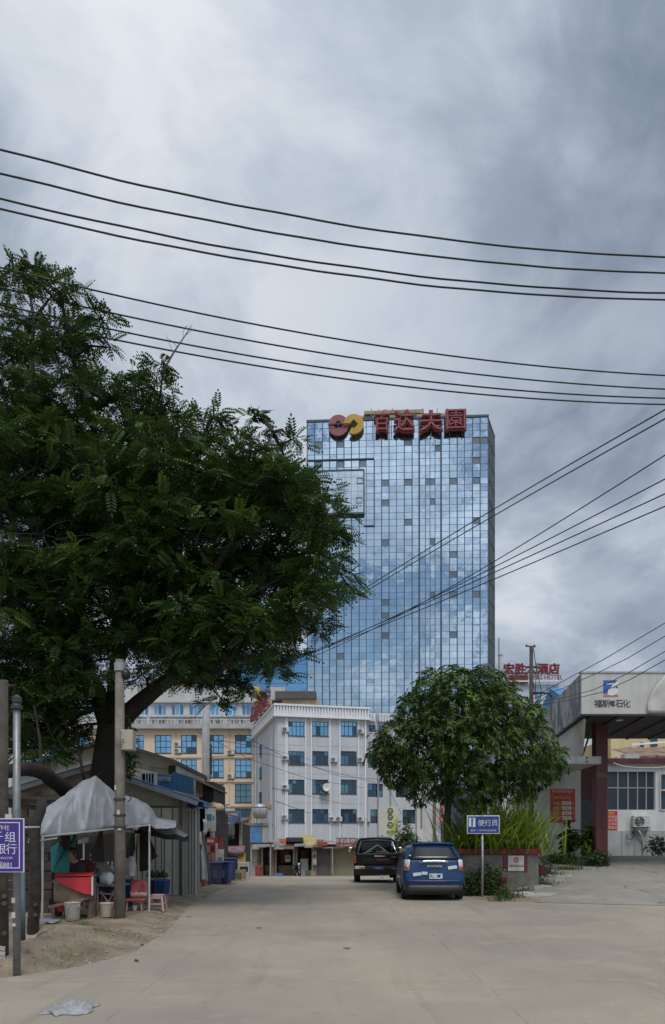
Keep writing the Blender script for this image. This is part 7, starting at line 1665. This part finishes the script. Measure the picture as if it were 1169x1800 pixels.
for a, b_ in (((172,1611),(172,1560)),((176,1566),(204,1606)),((202,1562),(184,1600))): MB().tube([P(*a, Y), P(*b_, Y)], .014, 6).build('leg', STEEL, tbl)
MB().tube([P(172,1570,Y-.05), P(206,1573,Y-.05)], .014, 6).build('brace', STEEL, tbl)
sack('plastic_bag', 'white plastic bag full of goods on the folding table', 188, 1554, 15.5, .32, .24, PLBAG, 1); sack('plastic_bag', 'clear plastic bag hanging beside the concrete utility pole', 231, 1540, 15.9, .20, .42, mat('clear_bag', (.34,.32,.30), .3, .3, 8), 2)

sack('cloth_bundle', 'dark red cloth lying on the stall shelf', 150, 1534, 15.6, .45, .26, mat('cloth_darkred', (.12,.02,.02), .9, .2, 5), 6, 'bundle')
shf = thing('goods_shelf', 'timber goods shelf with a dark sheet added for shade across the back of the tarpaulin stall', 'shelf', (PX(150, 16.6), 16.6, 0))
MB().box(PX(96,16.6), PX(212,16.6), 16.6, 17.0, PZ(1538,16.6), PZ(1534,16.6)).box(PX(66,17.0), PX(214,17.0), 17.0, 17.05, 0, PZ(1458,17.0)).build('board', DARKIN, shf)  # tall near-black back sheet added to make the stall interior read dark
for px in (98, 155, 209): MB().box(PX(px,16.6), PX(px+2,16.6), 16.6, 16.7, 0, PZ(1534,16.6)).build('leg', WOOD, shf)
BOT = [mat('bottle_%d' % k, c, .3, .2, 5) for k, c in enumerate(((.30,.30,.30),(.05,.12,.05),(.25,.10,.04),(.30,.25,.12)))]
for k in range(9):
    px = 134 + 8 * k + rnd.uniform(-2, 2); b = P(px, 1534, 16.7); t = thing('bottle', ('pale', 'green', 'brown', 'amber')[k % 4] + ' bottle standing on the dark goods shelf under the tarpaulin', 'bottle', b, 0, 'bottles on the goods shelf'); h = rnd.uniform(.2, .3)
    MB().lathe(b, [(.035, 0), (.038, .01), (.038, h * .6), (.014, h * .78), (.014, h)], 10).build('glass', BOT[k % 4], t, smooth=True); MB().lathe(b + Vector((0, 0, h)), [(.016, 0), (.016, .02)], 8).build('cap', WHITE, t)
def garment(label, pts, Y, m_, name='hanging_garment'):
    t = thing(name, label, 'clothes', P(sum(p[0] for p in pts) / len(pts), max(p[1] for p in pts), Y)); g = MB(); g.extrude([P(a, b_, Y + .03 * math.sin(a * .5)) for a, b_ in pts], (0, .04, 0)); g.build('cloth', m_, t, bevel=.012); return t
garment('teal apron hanging from the stall rail', [(93,1467),(104,1468),(106,1484),(112,1493),(118,1492),(124,1486),(129,1466),(136,1466),(131,1486),(124,1504),(122,1534),(90,1534),(88,1490)], 15.0, mat('teal_cloth', (.02,.16,.15), .85, .2, 4))
garment('black bag hung in front of the teal apron', [(106,1466),(122,1463),(124,1484),(116,1494),(110,1490)], 14.9, DARKIN, 'hanging_bag')
garment('pale plastic sheet hanging inside the stall', [(138,1466),(158,1464),(160,1482),(136,1484)], 15.8, mat('sheet_smoke', (.15,.15,.15), .6, .2, 5)); garment('long dark brown cloth hanging at the stall middle', [(160,1462),(180,1458),(184,1515),(160,1515)], 16.0, mat('cloth_umber', (.06,.05,.045), .9, .2, 4))
garment('black jacket hanging at the bamboo post of the stall', [(240,1470),(250,1466),(262,1470),(272,1494),(277,1506),(264,1514),(262,1530),(241,1532),(238,1500)], 17.3, DARKIN, 'hanging_jacket')
garment('dark green cloth hanging between the pole and the bamboo post', [(220,1462),(236,1464),(238,1490),(232,1512),(221,1508)], 16.9, mat('cloth_darkgreen', (.03,.04,.035), .9, .2, 4))
# plastic chairs, stool, tubs
PINK = mat('pink_plastic', (.48,.30,.29), .5, .12, 4, dirt_amt=.2); CHR = mat('chair_red', (.30,.06,.05), .55, .25, 4)
ch = thing('plastic_chair', 'red and pink plastic chair with a dark red seat beside the utility pole', 'chair', (PX(243, 15.9), 15.9, gz(PX(243, 15.9), 15.9)))
Y = 15.9; z0 = ch.location.z; g = MB(); rows = [[P(lerp(229, 258, u) + (1.5 - 3 * u) * (1 - v), lerp(1577, 1549 - 2.5 * math.sin(u * math.pi), v), Y + .12 + .10 * v + .05 * (2 * u - 1) ** 2 * -1) for u in [k / 8 for k in range(9)]] for v in (0, .35, .7, 1)]; g.grid(rows).build('backrest', CHR, ch, smooth=True, solid=.02)
g = MB(); rows = [[P(lerp(229, 258, u), lerp(1577, 1566 + 4 * abs(math.sin(u * 9)), v), Y + .06) for u in [k / 8 for k in range(9)]] for v in (0, .5, 1)]; g.grid(rows).build('backrest_cover', PINK, ch, smooth=True, solid=.015)
MB().box(PX(224,Y), PX(259,Y), Y - .28, Y + .12, PZ(1583,Y), PZ(1579,Y)).build('seat', CHR, ch, bevel=.012)
for (a, dy_) in ((229,-.22),(253,-.22),(234,.08),(249,.08)): MB().beam((PX(a,Y), Y + dy_, PZ(1583,Y)), (PX(a + (1 if a > 240 else -1), Y), Y + dy_, z0), .028).build('leg', PINK, ch)
def stool(label, px, Y, ptop, wpx, m_):
    x = PX(px, Y); z0 = gz(x, Y); zt = PZ(ptop, Y); w = wpx / F * Y / 2; t = thing('plastic_stool', label, 'stool', (x, Y, z0))
    MB().box(x - w * .85, x + w * .85, Y - w * .85, Y + w * .85, zt - .03, zt).build('seat', m_, t, bevel=.02)
    for sx in (-1, 1):
        for sy2 in (-1, 1): MB().beam((x + sx * w * .75, Y + sy2 * w * .75, zt - .03), (x + sx * w, Y + sy2 * w, z0), .05, .02, (sx, sy2, 0)).build('leg', m_, t)
    for sx in (-1, 1): MB().box(x - w * .9, x + w * .9, Y + sx * w * .88 - .008, Y + sx * w * .88 + .008, lerp(z0, zt, .38), lerp(z0, zt, .48)).build('stretcher', m_, t); MB().box(x - w * .75, x + w * .75, Y + sx * w * .80 - .008, Y + sx * w * .80 + .008, zt - .09, zt - .031).build('apron', m_, t)
    return t
stool('faded pink plastic stool beside the white stall post', 277, 16.1, 1572, 25, PINK)
def tub(label, px, ptop, pbot, wpx, Y, m_, stand=False):
    x = PX(px, Y); zt, zb = PZ(ptop, Y), PZ(pbot, Y); r = wpx / 2 / F * Y; t = thing('plastic_tub', label, 'tub', (x, Y, zb)); MB().lathe((x, Y, zb), [(r * .86, 0), (r * .97, zt - zb - .02), (r * 1.03, zt - zb - .02), (r * 1.03, zt - zb), (r * .92, zt - zb), (r * .82, .03)], 24, 1, .8).build('tub', m_, t, smooth=True); return t
tub('wide blue plastic tub on a block at the stall end', 281, 1546, 1571, 38, 17.4, BLUEPLASTIC); bl = thing('concrete_block', 'grey concrete block under the wide blue tub', 'block', (PX(281, 17.4), 17.4, 0)); MB().box(PX(270,17.4), PX(293,17.4), 17.2, 17.6, -.02, PZ(1571,17.4) - .003).build('block', CONCRETE, bl, bevel=.01)
tub('tall blue barrel behind the concrete utility pole', 222, 1545, 1596, 26, 16.8, BLUEPLASTIC); tub('dark blue basin under the folding table', 196, 1556, 1574, 26, 16.2, BLUEPLASTIC)
gd = thing('goods_tray', 'tray of dark vegetables standing behind the blue tub', 'tray', P(275, 1546, 18.2)); MB().box(PX(258,18.2), PX(296,18.2), 18.0, 18.5, PZ(1548,18.2), PZ(1543,18.2)).build('tray', mat('tray_pale', (.36,.36,.33), .6, .1, 4), gd)
for k in range(10): MB().lathe(P(261 + 3.4 * k, 1543, 18.1 + .3 * (k % 2)), [(.02,0),(.05,.03),(.05,.08),(.02,.14 + .03 * (k % 3))], 8).build('vegetable', mat('veg_dark', (.03,.045,.02), .7, .3, 6), gd, smooth=True)
wc = thing('foam_cup', 'crumpled white cup lying under the plastic chair', 'litter', P(237, 1610, 15.8)); MB().lathe((wc.location.x, wc.location.y, gz(wc.location.x, 15.8)), [(.04,0),(.055,.10),(.05,.11)], 10).build('cup', WHITE, wc)
# old trunk-like post, timber lean-to and junk at the far left
tr = thing('old_stump_post', 'thick dark old tree stump post behind the purple notice', 'post', (PX(60, 12.6), 12.6, -.1)); g = MB(); limb_tube(g, [(PX(56,12.6), 12.6, -.4), (PX(60,12.6), 12.6, .6), (PX(58,12.6), 12.7, 1.6), (PX(62,12.6), 12.9, 2.3)], .105, .085, 10, .02, 5); g.build('stump', BARK, tr, smooth=True)
for py in (1590, 1608): MB().tube([P(62, py, 12.52), P(62, py, 12.48)], .035, 8).build('knot', mat('knot_dark', (.07,.052,.038), .95, .3, 6), tr)
lb = thing('cut_limb', 'thick bare limb arching over the stall from the big tree', 'branch', P(120, 1400, 16.2)); g = MB(); limb_tube(g, [P(165,1430,17.2), P(130,1402,16.4), P(100,1376,15.6), P(70,1356,15.0), P(30,1352,14.4), P(-30,1370,14.0)], .20, .13, 9, .02, 6); g.build('limb', BARK, lb, smooth=True)
MB().tube([P(72,1356,15.0), P(72,1340,15.0), P(70,1300,15.2), P(60,1240,15.4)], [.05,.045,.03,.02], 6).build('upright_shoot', BARK, lb, smooth=True); MB().tube([P(148,1372,16.0), P(143,1345,16.0), P(138,1310,16.2), P(134,1280,16.4)], [.035,.035,.03,.02], 6).build('upright_shoot', BARK, lb, smooth=True)
sk = thing('timber_lean_to', 'dark timber plank lean-to at the left edge behind the posts', 'shed', (PX(20, 14.5), 14.5, -.1))
PLANK = mat('dark_plank', (.065,.05,.04), .95, .4, 4, bump=.5)
for k in range(11): z = .1 + .19 * k; MB().obox((PX(30,15.5) - .6 + rnd.uniform(-.05,.05), 15.5 + rnd.uniform(-.02,.02), z), (2.6, .03, .17), (0, rnd.uniform(-.02,.02), 0)).build('plank', PLANK, sk)
for k in range(3): z = 2.3 + .1 * k; MB().obox((PX(60,15.2) - .3, 15.2 - .1 * k, z), (1.6,.04,.1), (0,rnd.uniform(-.1,.1),0)).build('plank', PLANK, sk)
for px in (-20, 40): MB().box(PX(px,15.55), PX(px,15.55) + .1, 15.52, 15.62, -.6, 2.4).build('upright', PLANK, sk)
gr2 = thing('grey_tin_sheet', 'grey tin sheet leaning behind the galvanised post', 'sheet', (PX(2, 10.6), 10.6, -.5)); g = MB(); corr_wall(g, (PX(-30,10.6), 10.6, 0), (PX(8,10.6), 10.6, 0), -.5, PZ(1545,10.6), 8, .015); g.build('sheet', GREYTIN, gr2, solid=.008)
tl = thing('teal_pipe', 'dark teal pipe standing in the ditch behind the galvanised post', 'pipe', (PX(41, 11.2), 11.2, -.5)); MB().tube([P(41,1690,11.2), P(40,1530,11.2)], .035, 10).build('pipe', mat('pipe_teal', (.06,.10,.11), .6, .25, 4), tl, smooth=True)
for k, (px, py, Y, s) in enumerate(((62,1680,10.4,.22),(48,1698,9.6,.20),(76,1655,11.6,.18),(54,1668,10.9,.16),(95,1640,12.7,.12))):
    t = thing('bank_rock', ('largest brown rock in the ditch beside the bank', 'brown rock at the foot of the galvanised post', 'rough rock near the foot of the stall post', 'small brown rock behind the largest one', 'pale stone beside the stall post foot')[k], 'rock', P(px, py, Y)); g = MB()
    import bmesh
    bm = bmesh.new(); bmesh.ops.create_icosphere(bm, subdivisions=2, radius=s)
    g.v = [tuple(P(px, py, Y) + v.co * (1 + .45 * noise.noise(v.co * 6 + Vector((k, 0, 0)))) * 1.0) for v in bm.verts]; g.f = [tuple(v.index for v in f_.verts) for f_ in bm.faces]; bm.free(); g.build('rock', mat('bank_rock', (.17,.13,.095), .95, .35, 5, bump=.8), t)
wb = thing('paper_stack', 'stack of white paper cards at the foot of the timber pole', 'litter', P(5, 1690, 9.2))
for k in range(4): MB().obox(P(4, 1694 - 9 * k, 9.15), (.07,.02,.05), (0,.05*k,0)).build('card', PAPER, wb)
# pale wrapped ground sheet, plastic bag on the road
ps = thing('ground_sheet', 'folded grey plastic sheet lying beside the stall post', 'sheet', P(84, 1625, 13.6)); g = MB(); g.grid([[Vector((PX(lerp(74,98,u), 13.4), 13.2 + .5 * v, gz(PX(86,13.4), 13.4) + .03 + .05 * noise.noise((u * 5, v * 4, 2)) + .05 * (1 - u))) for u in [k / 8 for k in range(9)]] for v in (0, .3, .6, 1)]); g.build('sheet', TARP, ps, smooth=True, solid=.006)
lit = thing('road_litter_bag', 'crumpled translucent white plastic bag lying on the road', 'plastic bag', (PX(122, 6.95), 6.95, .0))
m_ = mat('litter_film', (.50,.51,.52), .3, .15, 12, trans=.4); g = MB(); rows = []
for j in range(27):
    v = j / 26; row = []
    for i in range(53):
        u = i / 52; ed = (math.sin(math.pi * u) * math.sin(math.pi * v)) ** .5; x = lerp(82, 163, u) + 9 * noise.noise((u * 2.5, v * 3, 0)); Y = 6.74 + .42 * v + .09 * noise.noise((u * 3.5, 0, v * 3))
        row.append((PX(x, 6.95), Y, .008 + ed * (.018 + .060 * abs(noise.noise((u * 3.2, v * 2.6, 5))) + .045 * (1 - abs(noise.noise((u * 6 + v * 2, v * 5, 8)))) ** 5 + .012 * noise.noise((u * 19, v * 17, 3)))))
    rows.append(row)
g.grid(rows).build('bag_film', m_, lit, smooth=True, solid=.003)
for k, (px, py) in enumerate(((300,1598),(318,1590),(332,1612),(455,1632),(610,1668),(250,1662),(240,1690))):
    Y = CAMZ * F / (py - HZ); x = PX(px, Y); z = max(gz(x, Y), 0) + .006; t = thing('dry_leaf', 'dry brown leaf lying on the road near the stall', 'leaf', (x, Y, z), rnd.uniform(0, 6), 'dry leaves on the road'); g = MB(); g.grid([[(.06 * u, .03 * v * (1 - u * u), .012 * u * u + .006 * abs(v)) for v in (-1, 0, 1)] for u in (-1, -.5, 0, .5, 1)]); g.build('leaf_blade', mat('dry_leaf', (.12,.07,.035), .9, .3, 9), t, False, solid=.002)

# ------------------------------------------------------------------ two people sitting in the shade of the stall
SKINM = mat('skin', (.30,.18,.12), .6, .1, 8); HAIR = mat('black_hair', (.010,.009,.009), .5, .2, 12)
def skinned(name, verts, edges, radii, m_, parent, root=0, sub=2):
    me = bpy.data.meshes.new(name); me.from_pydata([tuple(v) for v in verts], edges, []); me.materials.append(m_); ob = bpy.data.objects.new(name, me); col.objects.link(ob); ob.parent = parent
    q = ob.modifiers.new('skin', 'SKIN'); q.use_smooth_shade = True
    for v, r_ in zip(me.skin_vertices[0].data, radii): v.radius = (r_, r_)
    me.skin_vertices[0].data[root].use_root = True
    w = ob.modifiers.new('sub', 'SUBSURF'); w.levels = sub; w.render_levels = sub
    return ob
def seated_person(label, px, Y, seat_z, face, top_m, leg_m, lean=.25, look=-.2):
    """seated figure: one continuous body, clothes and hair over it; facing angle about Z (0 = towards +Y)"""
    x = PX(px, Y); t = thing('person', label, 'person', (x, Y, gz(x, Y)), face); S = seat_z
    hip = (0, 0, S + .10); waist = (0, .06 * lean, S + .26); chest = (0, .30 * lean, S + .44); neck = (0, .50 * lean, S + .58); nk2 = (0, .56 * lean + .01, S + .65); head = (0, .62 * lean + .03, S + .74); crown = (0, .62 * lean + .03, S + .84); chin = (0, .62 * lean + .09, S + .68)
    V = [hip, waist, chest, neck, nk2, head, crown, chin]; E = [(0,1),(1,2),(2,3),(3,4),(4,5),(5,6),(5,7)]; Rr = [.13,.125,.14,.06,.05,.088,.07,.045]
    idx = {}
    for s in (-1, 1):
        b0 = len(V); V += [(s*.17, .42*lean, S+.52), (s*.22, .42*lean+.10, S+.30), (s*.14, .42*lean+.32, S+.24), (s*.12, .42*lean+.42, S+.24)]; E += [(2,b0),(b0,b0+1),(b0+1,b0+2),(b0+2,b0+3)]; Rr += [.055,.045,.036,.03]
        for j in range(5):                            # fingers
            o_ = (j - 1.5) * .016; f0 = len(V); base = V[b0+3]
            if j < 4: V += [(base[0] + o_, base[1] + .06, base[2] - .005), (base[0] + o_, base[1] + .10 + .01 * (j in (1, 2)), base[2] - .03)]
            else: V += [(base[0] - s * .035, base[1] + .02, base[2] + .005), (base[0] - s * .045, base[1] + .055, base[2] - .01)]
            E += [(b0+3,f0),(f0,f0+1)]; Rr += [.009,.007]
        l0 = len(V); V += [(s*.09, .06, S+.07), (s*.12, .42, S+.06), (s*.12, .44, S*.5), (s*.12, .42, .08), (s*.12, .55, .035)]; E += [(0,l0),(l0,l0+1),(l0+1,l0+2),(l0+2,l0+3),(l0+3,l0+4)]; Rr += [.09,.065,.052,.04,.035]; idx[s] = (b0, l0)
    skinned('body', V, E, Rr, SKINM, t)
    tv_ = [hip, waist, chest, neck]; te = [(0,1),(1,2),(2,3)]; tr_ = [.155,.15,.165,.08]
    for s in (-1, 1): b0 = idx[s][0]; k = len(tv_); tv_ += [V[b0], V[b0+1], V[b0+2]]; te += [(2,k),(k,k+1),(k+1,k+2)]; tr_ += [.075,.062,.05]
    skinned('top', tv_, te, tr_, top_m, t)
    lv = [hip]; le = []; lr = [.15]
    for s in (-1, 1): l0 = idx[s][1]; k = len(lv); lv += [V[l0], V[l0+1], V[l0+2], V[l0+3]]; le += [(0,k),(k,k+1),(k+1,k+2),(k+2,k+3)]; lr += [.105,.082,.068,.058]
    skinned('trousers', lv, le, lr, leg_m, t)
    for s in (-1, 1): MB().lathe((s*.12, .49, .0), [(.05,0),(.055,.03),(.045,.08)], 12, .85, 2.0).build('shoe', BLACK, t, False, smooth=True)
    h = Vector(head); g = MB(); bm = bmesh.new(); bmesh.ops.create_icosphere(bm, subdivisions=3, radius=1.0); vs = []
    for v in bm.verts:
        c = v.co; cut = .72 if (c.y > .25 and c.z < .35) else 1.0; vs.append(tuple(h + Vector((c.x * .098 * cut, c.y * .112 * cut - .018, c.z * .118 * cut + .045))))
    g.v = vs; g.f = [tuple(v.index for v in f_.verts) for f_ in bm.faces]; bm.free(); g.build('hair', HAIR, t, False, smooth=True)
    g = MB(); g.lathe(h + Vector((0, .092, -.005)), [(.004,.03),(.012,0),(.015,-.02),(.004,-.03)], 8); g.build('nose', SKINM, t, False, smooth=True)
    for s in (-1, 1): MB().lathe(h + Vector((s*.033, .082, .012)), [(.003,-.006),(.010,0),(.003,.006)], 8).build('eye', HAIR, t, False); MB().lathe(h + Vector((s*.088, -.005, -.01)), [(.006,-.03),(.016,0),(.006,.03)], 8).build('ear', SKINM, t, False)
    MB().box(h.x - .022, h.x + .022, h.y + .088, h.y + .094, h.z - .048, h.z - .041).build('mouth', CHR, t, False)
    return t
seated_person('seated person in a grey top with black hair under the tarpaulin beside the utility pole', 192, 16.2, .42, R(75), mat('grey_top', (.22,.22,.23), .9, .2, 5), mat('dark_trousers', (.03,.03,.04), .9, .2, 5), .55)
seated_person('seated person in dark brown clothes behind the red counter', 140, 15.2, .46, R(160), mat('brown_top', (.03,.02,.018), .9, .25, 5), mat('black_trousers', (.02,.02,.02), .9, .2, 5), .35)
def seat_row(z, Y): return HZ + (CAMZ - z - gz(PX(150, Y), Y)) * F / Y
stool('red plastic stool under the person in the grey top', 192, 16.2, seat_row(.42, 16.2), 24, CHR); stool('faded plastic stool under the person in dark brown clothes', 140, 15.2, seat_row(.46, 15.2), 26, PINK)
